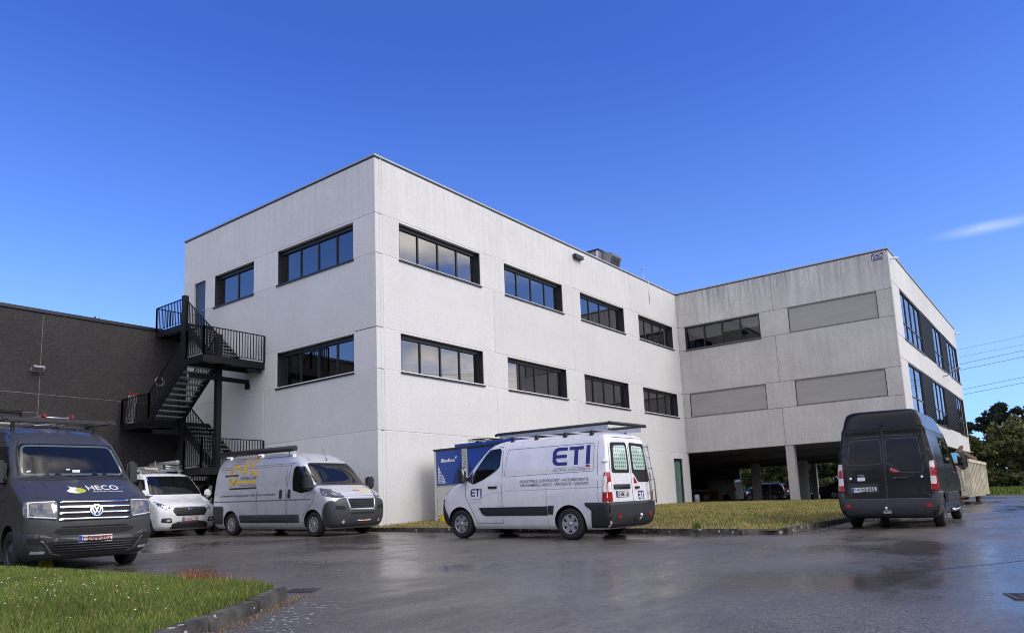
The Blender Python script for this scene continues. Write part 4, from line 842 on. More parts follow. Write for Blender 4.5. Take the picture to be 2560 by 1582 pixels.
    for sd_, a, off in (('L', -2.76, 0), ('R', -3.76, 0)):
        V.logo('company_logo', ETI_BLUE, sd_, a, 1.61, .465, .40, 'ink_blue'); V.logo('company_logo', ETI_RED, sd_, a, 1.61, .465, .40, 'ink_red')
        V.lines('logo_rule', [[(-2.78, 1.555), (-3.76, 1.555)]], sd_, .006, 'grey_mid')
    V.text('lettering', 'ELECTRICAL & HVAC PROJECTS', 'L', -2.78, 1.475, .98, .055, 'ink_text'); V.text('lettering', 'INDUSTRIELE ELEKTRICITEIT - AUTOMATISATIE', 'L', -1.86, 1.265, 1.86, .062, 'ink_text', bold=.008); V.text('lettering', 'VERWARMING - AIRCO - VENTILATIE - SANITAIR', 'L', -1.86, 1.175, 1.86, .062, 'ink_text', bold=.008)
    V.logo('company_logo', ETI_BLUE, 'L', -.36, .99, .165, .18, 'ink_blue'); V.logo('company_logo', ETI_RED, 'L', -.36, .99, .165, .18, 'ink_blue')
    V.lines('small_print', [[(-.36, .93), (-.72, .93)], [(-.44, .89), (-.66, .89)], [(-.36, .84), (-.72, .84)]], 'L', .014, 'ink_pale')
    V.mirror(-.18, 1.50, 1.02, h=.38)
    V.cab(1.42)
    V.wheels(WS, 'six'); V.finish(WS, .405)
    # roof rack
    def hump(y): return V.hit('T', -2.5, y).z
    for sg in (1, -1):
        mb = MB(); mb.tube([(-.98, sg * .74, 2.42), (-1.05, sg * .74, 2.44), (-4.12, sg * .74, 2.47)], .035, 10); mb.box(-4.1, -1.1, sg * .74 - .012, sg * .74 + .012, 2.34, 2.44, 1); mb.build('roof_rail', ['plastic', 'alu'], V.root)
        for x in (-1.5, -2.2, -3.0, -3.7):
            p = MB(); z0 = V.hit('T', x, sg * .72).z; p.hexa([(x - .05, sg * .69, z0 - .02), (x + .05, sg * .69, z0 - .02), (x + .05, sg * .77, z0 - .03), (x - .05, sg * .77, z0 - .03), (x - .02, sg * .72, 2.35), (x + .02, sg * .72, 2.35), (x + .02, sg * .76, 2.35), (x - .02, sg * .76, 2.35)]); p.build('rack_foot', 'plastic', V.root)
    for x in (-1.5, -2.2, -3.0, -3.7):
        mb = MB(); mb.box(x - .02, x + .02, -.73, .73, 2.35, 2.38); mb.build('cross_bar', 'alu', V.root)
    mb = MB(); mb.tube([(-4.18, -.80, 2.47), (-4.18, .80, 2.47)], .04, 10); mb.build('rack_roller', 'plastic', V.root)
    # rear ladder
    mb = MB()
    for y in (-.93, -.70): mb.tube([(-4.30, y, .72), (-4.28, y, 1.2), (-4.16, y + .04, 2.06)], .018, 8)
    for k in range(6):
        t = k / 5; z = .78 + t * 1.22; x = -4.295 + max(0, z - 1.2) * .15; mb.tube([(x, -.92 + max(0, z - 1.2) * .045, z), (x, -.70 + max(0, z - 1.2) * .045, z)], .014, 6)
    mb.build('rear_ladder', 'galv', V.root)
white_van()

# ---- dark grey van, left foreground ---------------------------------------------------------
def flame():
    wh = [(.0, .30), (.12, .10), (.40, .0), (.66, .02), (.50, .16), (.44, .36), (.52, .56), (.64, .70), (.52, .82), (.40, .80), (.22, 1.0), (.27, .72), (.10, .42), (.04, .44)]
    li = [(.50, .18), (.62, .04), (.82, .06), (.97, .26), (1.0, .42), (.88, .62), (.72, .74), (.62, .70), (.50, .50), (.46, .34)]
    return [wh], [li]
def grey_van():
    xr = -4.99
    lv = [[.2, .75, xr + .2, .88, .40, .15], [.3, .92, xr + .05, .95, .40, .12], [.5, .985, xr, 1.0, .42, .1], [.75, .992, xr, 1.01, .42, .1], [.95, .97, xr + .01, 1.015, .42, .1], [1.12, .91, xr + .02, 1.015, .44, .1], [1.20, .82, xr + .02, 1.01, .46, .1], [1.30, .63, xr + .03, 1.005, .48, .1], [1.40, .41, xr + .03, 1.0, .46, .1], [1.48, .21, xr + .04, .99, .42, .1], [1.55, .06, xr + .04, .98, .40, .1],
          [1.70, -.09, xr + .05, .965, .38, .1], [1.95, -.32, xr + .07, .93, .38, .1], [2.15, -.52, xr + .09, .89, .38, .1], [2.25, -.64, xr + .1, .865, .38, .1], [2.38, -.88, xr + .12, .82, .40, .1], [2.48, -1.2, xr + .14, .76, .45, .12], [2.56, -1.7, xr + .2, .62, .5, .2], [2.59, -2.2, xr + .4, .4, .4, .3]]
    V = Vehicle('panel_van', lv, 'p_grey', (-10.74, -3.85), R(265.8), 'dark charcoal panel van facing the camera with roof rack, on the left by the grass', 'van', nf=3.0)
    WS = [(0, .985, .35, .235), (0, -.985, .35, .235), (-3.64, .985, .35, .235), (-3.64, -.985, .35, .235)]
    V.glass('windscreen', rpoly([(-.86, 1.575), (.86, 1.575), (.76, 2.19), (-.76, 2.19)], .09), 'F', cut=(-1.5, 2.5), frame='gap')
    sw = rpoly([(-.32, 1.46), (-.30, 1.66), (-.72, 2.14), (-1.30, 2.16), (-1.33, 1.46)], .05)
    for sd_ in 'LR': V.glass('side_window', sw, sd_, cut=(-1.4, 1.4) if sd_ == 'L' else None, frame='gap')
    V.patch('windscreen_edge', [p for p in stroke(rpoly([(-.82, 1.62), (.82, 1.62), (.725, 2.15), (-.725, 2.15)], .09), .035, True) if not (p[0][1] > 2.1 and abs(p[0][0]) < .6)], 'F', mat('pale_pillar_trim', (0.42, 0.45, 0.43), .6), .0055, .2)
    V.lines('wiper', [[(-.70, 1.56), (-.1, 1.60), (.02, 1.54)], [(.05, 1.56), (.62, 1.60), (.72, 1.55)]], 'F', .022, 'plastic', .02)
    V.patch('scuttle', rpoly([(-.88, 1.515), (.88, 1.515), (.87, 1.57), (-.87, 1.57)], .01), 'F', 'plastic', .006)
    V.lines('bonnet_gap', [[(-.93, 1.50), (-.80, 1.22), (-.56, 1.165), (.56, 1.165), (.80, 1.22), (.93, 1.50)]], 'F', .014)
    V.lines('bonnet_crease_shade', [[(-.62, 1.46), (-.50, 1.19)], [(.62, 1.46), (.50, 1.19)]], 'F', .012, 'p_black')  # bonnet creases painted as dark lines standing for their shade
    # grille and lamps
    V.patch('grille', rpoly([(-.56, .82), (.56, .82), (.57, 1.15), (-.57, 1.15)], .02), 'F', 'gap', .008)
    for z in (.855, .955, 1.055, 1.14):
        V.patch('grille_bar', rect(-.56, .56, z - .016, z + .016), 'F', 'chrome' if z > .84 else 'plastic', .022, skirt=.02)
    for sg in (1, -1):
        hl = V.patch('headlight', rpoly([(sg * .575, .84), (sg * .985, .89), (sg * .965, 1.15), (sg * .575, 1.165)], .03), 'F', 'lens_dark', .012, skirt=.01)
        V.patch('lamp_reflector', rpoly([(sg * .61, .945), (sg * .93, .965), (sg * .92, 1.105), (sg * .61, 1.115)], .02), 'F', 'lens_dark', .016, parent=hl)
        V.patch('daytime_lamp', stroke([(sg * .60, .875), (sg * .955, .915), (sg * .945, 1.135), (sg * .60, 1.145)], .016), 'F', 'white_lens', .018, parent=hl)
        V.patch('headlight', rpoly([(.72, .90), (.98, .87), (.95, 1.15), (.66, 1.14)], .02), 'L' if sg > 0 else 'R', 'lens_dark', .012)
    # lower bumper
    V.patch('front_bumper', rpoly([(-1.0, .22), (1.0, .22), (1.0, .60), (.82, .64), (.60, .56), (-.60, .56), (-.82, .64), (-1.0, .60)], .03), 'F', 'plastic_g', .014, skirt=.014)
    V.patch('air_intake', rpoly([(-.62, .30), (.62, .30), (.70, .50), (-.70, .50)], .03), 'F', 'gap', .022)
    for z in (.335, .375, .415, .455): V.patch('intake_bar', rect(-.62, .62, z - .009, z + .009), 'F', 'plastic', .034, skirt=.012)
    V.patch('upper_slot', rpoly([(-.50, .605), (.50, .605), (.62, .655), (.58, .70), (-.58, .70), (-.62, .655)], .01), 'F', 'gap', .01)
    V.patch('bumper_crease_shade', [[(-.50, .715), (.50, .715), (.52, .735), (-.52, .735)]], 'F', 'p_black', .006)  # dark strip painted for the shade of the bumper crease
    for sg in (1, -1):
        V.patch('fog_surround', rpoly([(sg * .68, .46), (sg * .96, .48), (sg * .96, .57), (sg * .78, .57)], .02), 'F', 'gap', .022)
        V.patch('fog_light', rect(sg * .72, sg * .90, .315, .36, .015), 'F', 'lens', .024); V.patch('bumper_blade', stroke([(sg * .50, .27), (sg * .62, .30), (sg * .78, .52)], .035), 'F', 'p_grey', .03, skirt=.01)
    for sd_ in 'LR':
        V.patch('front_bumper', rpoly([(.43, .24), (1.0, .22), (1.0, .62), (.62, .64), (.46, .62)], .02), sd_, 'plastic_g', .014, skirt=.014)
        V.lines('door_gap', [[(-1.42, .38), (-1.42, 2.1), (-1.36, 2.24), (-.72, 2.24), (-.14, 1.62), (-.08, 1.3), (-.15, 1.0), (-.5, .6), (-.56, .38)]], sd_)
        V.patch('side_moulding', rect(-3.05, -.58, .45, .68, .03), sd_, 'plastic', .018, skirt=.018)
        V.lines('side_crease_shade', [[(-.2, 1.18), (-4.8, 1.18)]], sd_, .018, 'p_black')  # flank crease shade put in as a black stripe
    V.plate('F', .0, .525, '1-JXN-502', 'plate_red')
    # emblem: ring with two stacked chevrons
    ang = [2 * math.pi * k / 28 for k in range(28)]
    emb = stroke([(.088 * math.cos(a), .985 + .088 * math.sin(a)) for a in ang], .018, True) + stroke([(-.038, 1.055), (0, .99), (.038, 1.055)], .017) + stroke([(-.068, 1.03), (-.032, .925), (0, .985), (.032, .925), (.068, 1.03)], .017)
    e0 = V.patch('emblem', disc(0, .985, .095, 24), 'F', 'plastic', .034, skirt=.02); V.patch('emblem_relief', emb, 'F', 'chrome', .040, .5, parent=e0)
    wh, li = flame()
    V.logo('company_logo', wh, 'F', -.34, 1.275, .30, .13, 'white_vinyl'); V.logo('company_logo', li, 'F', -.34, 1.275, .30, .13, 'ink_lime')
    V.text('lettering', 'HECO', 'F', .0, 1.325, .52, .085, 'white_vinyl', bold=.01); V.text('lettering', 'TECHNICS', 'F', .40, 1.35, .26, .026, 'grey_mid'); V.text('lettering', 'totaal HVAC vakmanschap', 'F', .05, 1.285, .50, .026, 'white_vinyl')
    V.mirror(-.40, 1.66, .98, h=.44, wd=.20)
    V.cab(1.56, xs=-1.25, ht=2.05)
    for x, y, sx, sy, h, mm in ((-.16, -.72, .05, .06, .09, 'white_paint'), (-.2, -.60, .04, .04, .08, 'ink_pale'), (-.12, -.30, .05, .10, .04, 'ink_red'), (-.16, -.12, .08, .06, .12, 'plate'), (-.14, .0, .1, .12, .10, 'white_paint'), (-.1, .30, .06, .06, .05, 'plate'), (-.1, .56, .05, .12, .025, 'white_paint'), (-.12, .72, .05, .07, .02, 'plate')):
        mb = MB(); mb.box(x - sx, x + sx, y - sy / 2, y + sy / 2, 1.60, 1.60 + h); o = mb.build('dashboard_clutter', mm, V.root); o.rotation_euler = (0, 0, 0)
    V.wheels(WS, 'steel'); V.finish(WS, .43)
    # aerial, roof rack
    mb = MB(); mb.tube([(-1.15, .05, 2.44), (-1.25, .05, 2.52), (-1.45, .05, 2.72)], [.028, .012, .004], 6); mb.build('aerial', 'plastic', V.root)
    for sg in (1, -1):
        mb = MB(); mb.bar((-1.0, sg * .88, 2.68), (-4.6, sg * .88, 2.68), .09, .06); mb.build('roof_rail', 'plastic', V.root)
    for x in (-1.25, -2.2, -3.2, -4.2):
        mb = MB(); mb.bar((x, -.92, 2.645), (x, .92, 2.645), .08, .05); mb.build('cross_bar', 'plastic', V.root)
        for sg in (1, -1):
            p = MB(); p.box(x - .03, x + .03, sg * .70 - .03, sg * .70 + .03, V.hit('T', x, sg * .70).z - .02, 2.63); p.build('rack_foot', 'plastic', V.root)
    mb = MB(); mb.bar((-1.05, -1.0, 2.66), (-1.05, 1.0, 2.66), .07, .07); mb.build('front_bar', 'plastic', V.root)
    return V
VG = grey_van()
# folded ladder with red feet lying on its rack
def ladder(name, label, mw, L_=2.2, wd=0.42, col='alu', feet='ladder_red'):
    if 'ladder_red' not in M: M['ladder_red'] = mat('red_plastic', (0.20, 0.010, 0.016), .5)
    r = empty(name, (0, 0, 0), label, 'ladder'); r.matrix_world = mw
    for k, zz_ in enumerate((0.0, .085)):
        for sg in (1, -1):
            mb = MB(); mb.box(-L_, 0, sg * wd / 2 - .014, sg * wd / 2 + .014, zz_, zz_ + .065); mb.build('stile', col, r)
            f = MB(); f.box(-.02, .08, sg * wd / 2 - .032, sg * wd / 2 + .032, zz_ - .008, zz_ + .074); o = f.build('foot', feet, r); bevel(o, .015)
        for i in range(int(L_ / .28)):
            mb = MB(); x = -.14 - i * .28; mb.tube([(x, -wd / 2, zz_ + .032), (x, wd / 2, zz_ + .032)], .016, 6); mb.build('rung', col, r)
    return r
bpy.context.view_layer.update()
ladder('ladder', 'folded aluminium ladder with red feet lying on the rack of the dark grey van', VG.root.matrix_world @ Matrix.Translation((-1.55, .12, 2.675)) @ Matrix.Rotation(R(6), 4, 'Z') @ Matrix.Rotation(R(-3), 4, 'Y'), 2.6, .5)
# yellow wheel chock behind its front wheel
mb = MB(); mb.prism([(-.13, 0), (.13, 0), (.10, .10), (.02, .17), (-.02, .17), (-.10, .08)], 'x', -.08, .08); ck = mb.build('wheel_chock', mat('yellow_plastic', (0.62, 0.50, 0.02), .5)); ck.location = (-11.05, -3.55, g(-11.05, -3.55)); tag(ck, 'small yellow wheel chock on the tarmac under the dark grey van', 'wheel chock')

# ---- bright white van under the stair -------------------------------------------------------
def custom_levels(xr):
    return [[.2, .78, xr + .15, .86, .38, .15], [.3, .93, xr + .03, .94, .40, .12], [.5, .985, xr, .98, .42, .1], [.7, .99, xr, .99, .44, .1], [.85, .97, xr + .01, .99, .45, .1], [.98, .90, xr + .02, .985, .47, .1], [1.06, .78, xr + .02, .983, .50, .1], [1.13, .60, xr + .03, .98, .50, .1], [1.20, .40, xr + .03, .975, .47, .1], [1.27, .20, xr + .04, .965, .43, .1], [1.33, .06, xr + .05, .955, .41, .1],
            [1.45, -.08, xr + .06, .935, .40, .1], [1.60, -.26, xr + .08, .90, .40, .1], [1.75, -.45, xr + .11, .855, .40, .12], [1.85, -.60, xr + .14, .81, .42, .13], [1.92, -.80, xr + .18, .75, .46, .15], [1.965, -1.2, xr + .26, .62, .5, .2], [1.985, -1.7, xr + .45, .4, .4, .3]]
def small_white_van():
    V = Vehicle('panel_van', [[r_[0] if r_[0] < 1.2 else 1.2 + (r_[0] - 1.2) * 1.19] + r_[1:] for r_ in custom_levels(-3.99)], 'p_white2', (-3.43, 6.1), R(266.8), 'low bright white van with roof load parked below the black staircase', 'van', nf=3.0)
    WS = [(0, .96, .335, .215), (0, -.96, .335, .215), (-2.933, .96, .335, .215), (-2.933, -.96, .335, .215)]
    V.glass('windscreen', rpoly([(-.88, 1.355), (.88, 1.355), (.73, 1.985), (-.73, 1.985)], .08), 'F', cut=(-1.5, 2.5), frame='gap')
    sw = rpoly([(-.22, 1.22), (-.20, 1.40), (-.66, 1.88), (-1.35, 1.90), (-1.37, 1.22)], .05)
    for sd_ in 'LR': V.glass('side_window', sw, sd_, cut=(-1.4, 1.4) if sd_ == 'L' else None, frame='gap')
    V.patch('grille', rpoly([(-.50, .93), (.50, .93), (.58, .84), (.46, .66), (-.46, .66), (-.58, .84)], .05), 'F', 'plastic', .012, skirt=.01)
    for z in (.71, .76, .81, .86): V.patch('grille_bar', rect(-.46, .46, z - .008, z + .008), 'F', 'gap', .018)
    o = V.patch('emblem', disc(0, .875, .035, 20, .085), 'F', 'chrome', .02, skirt=.01); V.patch('emblem_field', disc(0, .875, .027, 20, .073), 'F', 'plate_blue', .023, parent=o)
    V.text('lettering', 'Ford', 'F', -.05, .86, .10, .035, 'chrome', shear=.25, parent=o, eps=.026)
    for sg in (1, -1):
        h = V.patch('headlight', rpoly([(sg * .56, .90), (sg * .66, .84), (sg * .93, .95), (sg * .95, 1.14), (sg * .82, 1.05)], .03), 'F', 'lens_dark', .01); V.patch('lamp_reflector', disc(sg * .76, .945, .05, 16, .075), 'F', 'chrome', .013, parent=h); V.patch('daytime_lamp', stroke([(sg * .62, .895), (sg * .70, .87), (sg * .92, .965)], .018), 'F', 'white_lens', .014, parent=h)
        V.patch('fog_surround', rpoly([(sg * .58, .44), (sg * .90, .47), (sg * .88, .60), (sg * .62, .60)], .05), 'F', 'plastic', .012, skirt=.01); V.patch('fog_light', disc(sg * .70, .52, .035, 12, .06), 'F', 'lens', .016)
    V.patch('lower_intake', rpoly([(-.62, .24), (.62, .24), (.58, .42), (.40, .48), (-.40, .48), (-.58, .42)], .04), 'F', 'plastic', .014, skirt=.012)
    V.plate('F', .0, .56, '1-XUU-743', 'plate_red')
    V.lines('bonnet_gap', [[(-.92, 1.24), (-.80, 1.06), (-.52, .945), (.52, .945), (.80, 1.06), (.92, 1.24)]], 'F', .01, 'grey_mid')
    V.lines('wiper', [[(-.62, 1.37), (.0, 1.39)], [(.1, 1.37), (.7, 1.39)]], 'F', .02, 'plastic', .02)
    V.lines('sill_shade', [[(-.9, .31), (.9, .31)]], 'F', .015, 'grey_mid')  # grey line painted as shade along the lower front edge
    for sd_ in 'LR':
        V.lines('door_gap', [[(-1.45, .36), (-1.45, 1.85), (-.8, 1.84), (-.12, 1.35), (-.1, .9), (-.5, .55), (-.55, .36)]], sd_, .01, 'grey_mid'); V.patch('side_moulding', rect(-2.4, -.6, .48, .62, .02), sd_, 'plastic', .014, skirt=.014)
    V.mirror(-.04, 1.38, .98, 'p_white2', h=.26, wd=.2)
    V.cab(1.36, xs=-1.2, ht=1.84); V.wheels(WS, 'steel'); V.finish(WS, .395)
    for x in (-1.3, -2.6):
        mb = MB(); mb.bar((x, -.80, 2.20), (x, .80, 2.20), .06, .04); mb.box(x - .03, x + .03, -.70, -.64, 2.0, 2.18); mb.box(x - .03, x + .03, .64, .70, 2.0, 2.18); mb.build('cross_bar', 'alu', V.root)
    return V
VF = small_white_van(); bpy.context.view_layer.update()
ladder('ladder', 'flat aluminium ladder on the roof bars of the white van under the staircase', VF.root.matrix_world @ Matrix.Translation((-.95, .25, 2.23)) @ Matrix.Rotation(R(4), 4, 'Z'), 2.9, .6, 'alu', 'plastic')
def roof_item(name, label, cat, mb, m, mw):
    o = mb.build(name, m); o.matrix_world = mw; return tag(o, label, cat)
mb = MB(); mb.tube([(-3.0, 0, 0), (-.9, 0, 0)], .07, 14); mb.lathe([(.08, -1.0), (.08, -.88), (0, -.88)], 14, 'x'); roof_item('pipe_tube', 'grey storage pipe strapped on the roof of the low white van', 'pipe', mb, mat('grey_tube', (0.25, 0.26, 0.28), .45, .3), VF.root.matrix_world @ Matrix.Translation((0, .42, 2.47)))
mb = MB(); mb.box(-3.2, -1.0, -.22, .22, 0, .05); mb.box(-3.2, -1.0, -.25, -.20, .05, .09); roof_item('plank', 'pale plank on the roof bars of the low white van, left of the ladder', 'plank', mb, mat('pale_wood', (0.45, 0.42, 0.36), .7, vary=.15), VF.root.matrix_world @ Matrix.Translation((0, -.42, 2.23)))
for k, yy in enumerate((-.18, .2)):
    mb = MB(); mb.tube([(0, 0, 0), (0, 0, .26)], .012, 6); mb.lathe([(.0, .24), (.03, .25), (.03, .29), (0, .30)], 8, 'z'); roof_item('bolt_clamp', 'upright brass clamp screw on the roof bar of the low white van, %s' % ('left one' if k == 0 else 'right one'), 'clamp', mb, mat('brass%d' % k, (0.45, 0.33, 0.14), .4, .8), VF.root.matrix_world @ Matrix.Translation((-1.3, yy, 2.22)))

# ---- silver van along the left facade -------------------------------------------------------
def silver_van():
    xr = -5.05
    lv = [[.2, .70, xr + .15, .86, .36, .15], [.3, .88, xr + .03, .95, .38, .12], [.5, .945, xr, 1.0, .40, .1], [.75, .948, xr, 1.02, .41, .1], [.95, .915, xr + .01, 1.025, .42, .1], [1.08, .845, xr + .01, 1.02, .43, .1], [1.20, .69, xr + .02, 1.015, .46, .1], [1.30, .51, xr + .03, 1.01, .46, .1], [1.40, .31, xr + .03, 1.0, .52, .1], [1.47, .16, xr + .04, .99, .48, .1], [1.60, .02, xr + .05, .98, .46, .1], [1.85, -.22, xr + .07, .95, .46, .1],
          [2.05, -.42, xr + .10, .912, .46, .1], [2.15, -.55, xr + .12, .885, .46, .1], [2.28, -.80, xr + .16, .825, .48, .12], [2.38, -1.05, xr + .20, .765, .5, .14], [2.46, -1.4, xr + .26, .66, .5, .2], [2.51, -1.85, xr + .45, .45, .4, .3]]
    V = Vehicle('panel_van', lv, 'p_silver', (-2.09, -.62), R(270.4), 'silver grey high-roof panel van with yellow logo beside the pale left facade', 'van', nf=3.2)
    WS = [(0, .985, .35, .225), (0, -.985, .35, .225), (-4.035, .985, .35, .225), (-4.035, -.985, .35, .225)]
    V.glass('windscreen', rpoly([(-.90, 1.48), (.90, 1.48), (.76, 2.11), (-.76, 2.11)], .1), 'F', cut=(-1.3, 2.5), frame='gap')
    sw = rpoly([(-.90, 1.32), (-.95, 1.55), (-.94, 1.95), (-.85, 2.03), (-.55, 2.02), (-.18, 1.68), (-.02, 1.42), (-.05, 1.30), (-.5, 1.23)], .05)
    for sd_ in 'LR': V.glass('side_window', sw, sd_, cut=(-1.4, 1.4) if sd_ == 'L' else None, frame='gap')
    # dark bumper
    V.patch('front_bumper', rpoly([(-.95, .24), (.95, .24), (.95, .93), (.74, 1.04), (.53, 1.07), (.50, .70), (-.50, .70), (-.53, 1.07), (-.74, 1.04), (-.95, .93)], .04), 'F', 'plastic_g', .018, .045, skirt=.016)
    V.patch('grille', rpoly([(-.46, .73), (.46, .73), (.50, 1.06), (-.50, 1.06)], .03), 'F', 'gap', .014)
    for z in (.80, .86, .92, .98): V.patch('grille_bar', rect(-.45, .45, z - .01, z + .01), 'F', 'plastic', .022, skirt=.008)
    V.patch('grille_frame', stroke(rpoly([(-.45, .735), (.45, .735), (.515, 1.05), (-.515, 1.05)], .04), .05, True), 'F', mat('bright_silver_trim', (0.62, 0.63, 0.65), .25, .6), .032, .2, skirt=.015)
    V.patch('slot', rect(-.42, .42, .60, .65, .01), 'F', 'gap', .026)
    for sg in (1, -1):
        sd_ = 'L' if sg > 0 else 'R'
        h = V.patch('headlight', rpoly([(sg * .54, 1.09), (sg * .78, 1.07), (sg * .95, 1.16), (sg * .97, 1.36), (sg * .74, 1.27)], .04), 'F', 'lens_dark', .022); V.patch('lamp_reflector', rpoly([(sg * .62, 1.11), (sg * .76, 1.11), (sg * .88, 1.20), (sg * .80, 1.24)], .02), 'F', 'chrome', .026, parent=h)
        V.patch('headlight', rpoly([(.80, 1.06), (.42, 1.16), (.22, 1.36), (.60, 1.28)], .03), sd_, 'lens_dark', .018)
        V.patch('front_bumper', rpoly([(.42, .26), (.84, .26), (.86, .95), (.72, 1.0), (.55, .90), (.45, .70)], .04), sd_, 'plastic_g', .018, .045, skirt=.016)
        V.patch('fog_light', disc(sg * .66, .40, .045, 14), 'F', 'lens', .026); V.patch('air_slot', rpoly([(sg * .60, .72), (sg * .88, .74), (sg * .90, .86), (sg * .62, .83)], .03), 'F', 'gap', .024)
        V.patch('rear_bumper', rpoly([(-5.08, .36), (-4.52, .36), (-4.46, .50), (-4.42, .90), (-5.08, .92)], .03), sd_, 'plastic_g', .02, skirt=.02)
        V.patch('side_moulding', rect(-3.55, -.62, .40, .63, .02), sd_, 'plastic_g', .016, skirt=.016)
        V.lines('door_gap', [[(-1.18, .34), (-1.18, 1.5), (-1.05, 2.12), (-.55, 2.12), (-.05, 1.62), (.10, 1.30), (.06, 1.0), (-.42, .6), (-.5, .34)]], sd_); V.lines('sliding_door_gap', [[(-1.24, .34), (-1.24, 2.34)], [(-2.66, .34), (-2.66, 1.42)], [(-1.24, 2.34), (-2.6, 2.34)]], sd_, .012)
        V.lines('waist_crease_shade', [[(-.1, 1.05), (-4.95, 1.05)]], sd_, .035, 'grey_mid'); V.lines('upper_crease_shade', [[(-1.1, 2.06), (-4.92, 2.06)], [(-1.1, 2.12), (-4.92, 2.12)]], sd_, .012, 'grey_mid')  # body creases drawn as grey strips in place of their shade
        V.patch('door_handle', rpoly([(-1.40, 1.10), (-1.52, 1.10), (-1.52, 1.36), (-1.40, 1.36)], .05), sd_, 'plastic', .02, skirt=.02); V.patch('door_handle', rpoly([(-1.00, 1.10), (-1.12, 1.10), (-1.12, 1.36), (-1.00, 1.36)], .05), sd_, 'plastic', .02, skirt=.02)
        V.patch('slide_rail', rect(-4.14, -2.70, 1.43, 1.475), sd_, 'plastic', .012, skirt=.012); V.patch('tail_light', rect(-5.06, -4.97, .95, 1.85, .02), sd_, 'red_lens', .012)
    V.patch('rear_bumper', rect(-1.0, 1.0, .36, .92), 'B', 'plastic_g', .02); V.lines('rear_door_gap', [[(0, .5), (0, 2.4)]], 'B')
    V.plate('F', .05, .46, '1 PCZ 396', 'plate_red')
    V.lines('wiper', [[(-.75, 1.50), (-.1, 1.54)], [(.0, 1.50), (.7, 1.54)]], 'F', .022, 'plastic', .02); V.patch('scuttle', rect(-.90, .90, 1.435, 1.475), 'F', 'plastic', .006)
    V.lines('bonnet_gap', [[(-.98, 1.42), (-.74, 1.29), (-.52, 1.11), (.52, 1.11), (.74, 1.29), (.98, 1.42)]], 'F', .010, 'grey_mid')
    V.lines('roof_crease_shade', [[(-.55, 2.40), (-.62, 2.18)], [(.55, 2.40), (.62, 2.18)]], 'F', .03, 'grey_mid')  # shade of the roof folds painted as two grey lines
    # logo on the right flank, read left to right towards the front
    G_ = [(-3.67, 2.00), (-3.69, 2.08), (-3.77, 2.14), (-3.87, 2.15), (-3.99, 2.10), (-4.09, 2.00), (-4.15, 1.86), (-4.16, 1.74), (-4.10, 1.64), (-4.00, 1.60), (-3.90, 1.62), (-3.82, 1.70), (-3.79, 1.84)]
    V.patch('company_logo', stroke(G_, .095), 'R', 'ink_yel', .005); V.patch('company_logo', stroke([(-3.48, 2.40), (-3.42, 1.90), (-3.07, 2.41)], .085), 'R', 'ink_yel', .005); V.patch('company_logo', stroke([(-2.88, 2.41), (-3.05, 1.895), (-2.70, 1.895)], .075), 'R', 'ink_yel', .005); V.patch('company_logo', stroke([(-3.88, 1.635), (-2.76, 1.655)], .07), 'R', 'ink_yel', .005)
    V.patch('trowel_bar', [[(-4.44, 1.83), (-4.12, 1.845), (-3.72, 1.83), (-3.72, 1.895), (-4.12, 1.885), (-4.44, 1.90)]], 'R', 'grey_dk', .0065)
    V.lines('brick_pattern', [[(-4.00, 2.38), (-3.53, 2.38)], [(-4.04, 2.30), (-3.55, 2.30)], [(-4.08, 2.21), (-3.57, 2.21)], [(-3.85, 2.30), (-3.83, 2.38)], [(-3.66, 2.30), (-3.64, 2.38)], [(-3.96, 2.21), (-3.94, 2.30)], [(-3.78, 2.21), (-3.76, 2.30)]], 'R', .012, 'grey_mid', .004)
    V.text('lettering', 'WORKS BV', 'R', -3.60, 1.71, .88, .10, 'grey_dk', shear=.12, bold=.004); V.text('lettering', 'VOEGWERKEN', 'R', -3.62, 1.50, .88, .07, 'grey_mid')
    V.text('lettering', 'Gevelrenovatie - Reinigingswerken - Kalei - Kleine metselwerken', 'R', -4.60, 1.18, 2.88, .085, 'grey_dk', bold=.015)
    sc = .33
    def mini(pts): return [(.30 + (p[0] + 3.45) * .36, 1.20 + (p[1] - 1.62) * .26) for p in pts]
    V.patch('company_logo', stroke(mini(G_), .016), 'F', 'ink_yel', .006); V.patch('company_logo', stroke(mini([(-3.48, 2.40), (-3.42, 1.90), (-3.07, 2.41)]), .02), 'F', 'ink_yel', .006); V.patch('company_logo', stroke(mini([(-2.88, 2.41), (-3.05, 1.895), (-2.70, 1.895)]), .018), 'F', 'ink_yel', .006); V.patch('company_logo', stroke(mini([(-3.88, 1.635), (-2.76, 1.655)]), .016), 'F', 'ink_yel', .006); V.patch('trowel_bar', stroke(mini([(-4.44, 1.86), (-3.72, 1.86)]), .014), 'F', 'grey_dk', .007)
    V.mirror(-.02, 1.50, 1.06, h=.36, wd=.24, dp=.2)
    V.cab(1.46, xs=-1.1, ht=1.98); V.wheels(WS, 'multi'); V.finish(WS, .42)
    mb = MB(); mb.tube([(-1.02, -.84, 2.565), (-4.92, -.84, 2.565)], .085, 12); mb.build('awning_tube', 'plastic', V.root)
    for x in (-1.3, -2.9, -4.6):
        p = MB(); p.box(x - .03, x + .03, -.84, -.62, V.hit('T', x, -.62).z - .03, 2.52); p.build('awning_bracket', 'alu', V.root)
    mb = MB(); mb.tube([(-.62, .0, 2.2), (-.66, .0, 2.28), (-.86, .0, 2.62)], [.02, .006, .004], 6); mb.build('aerial', 'plastic', V.root)
silver_van()

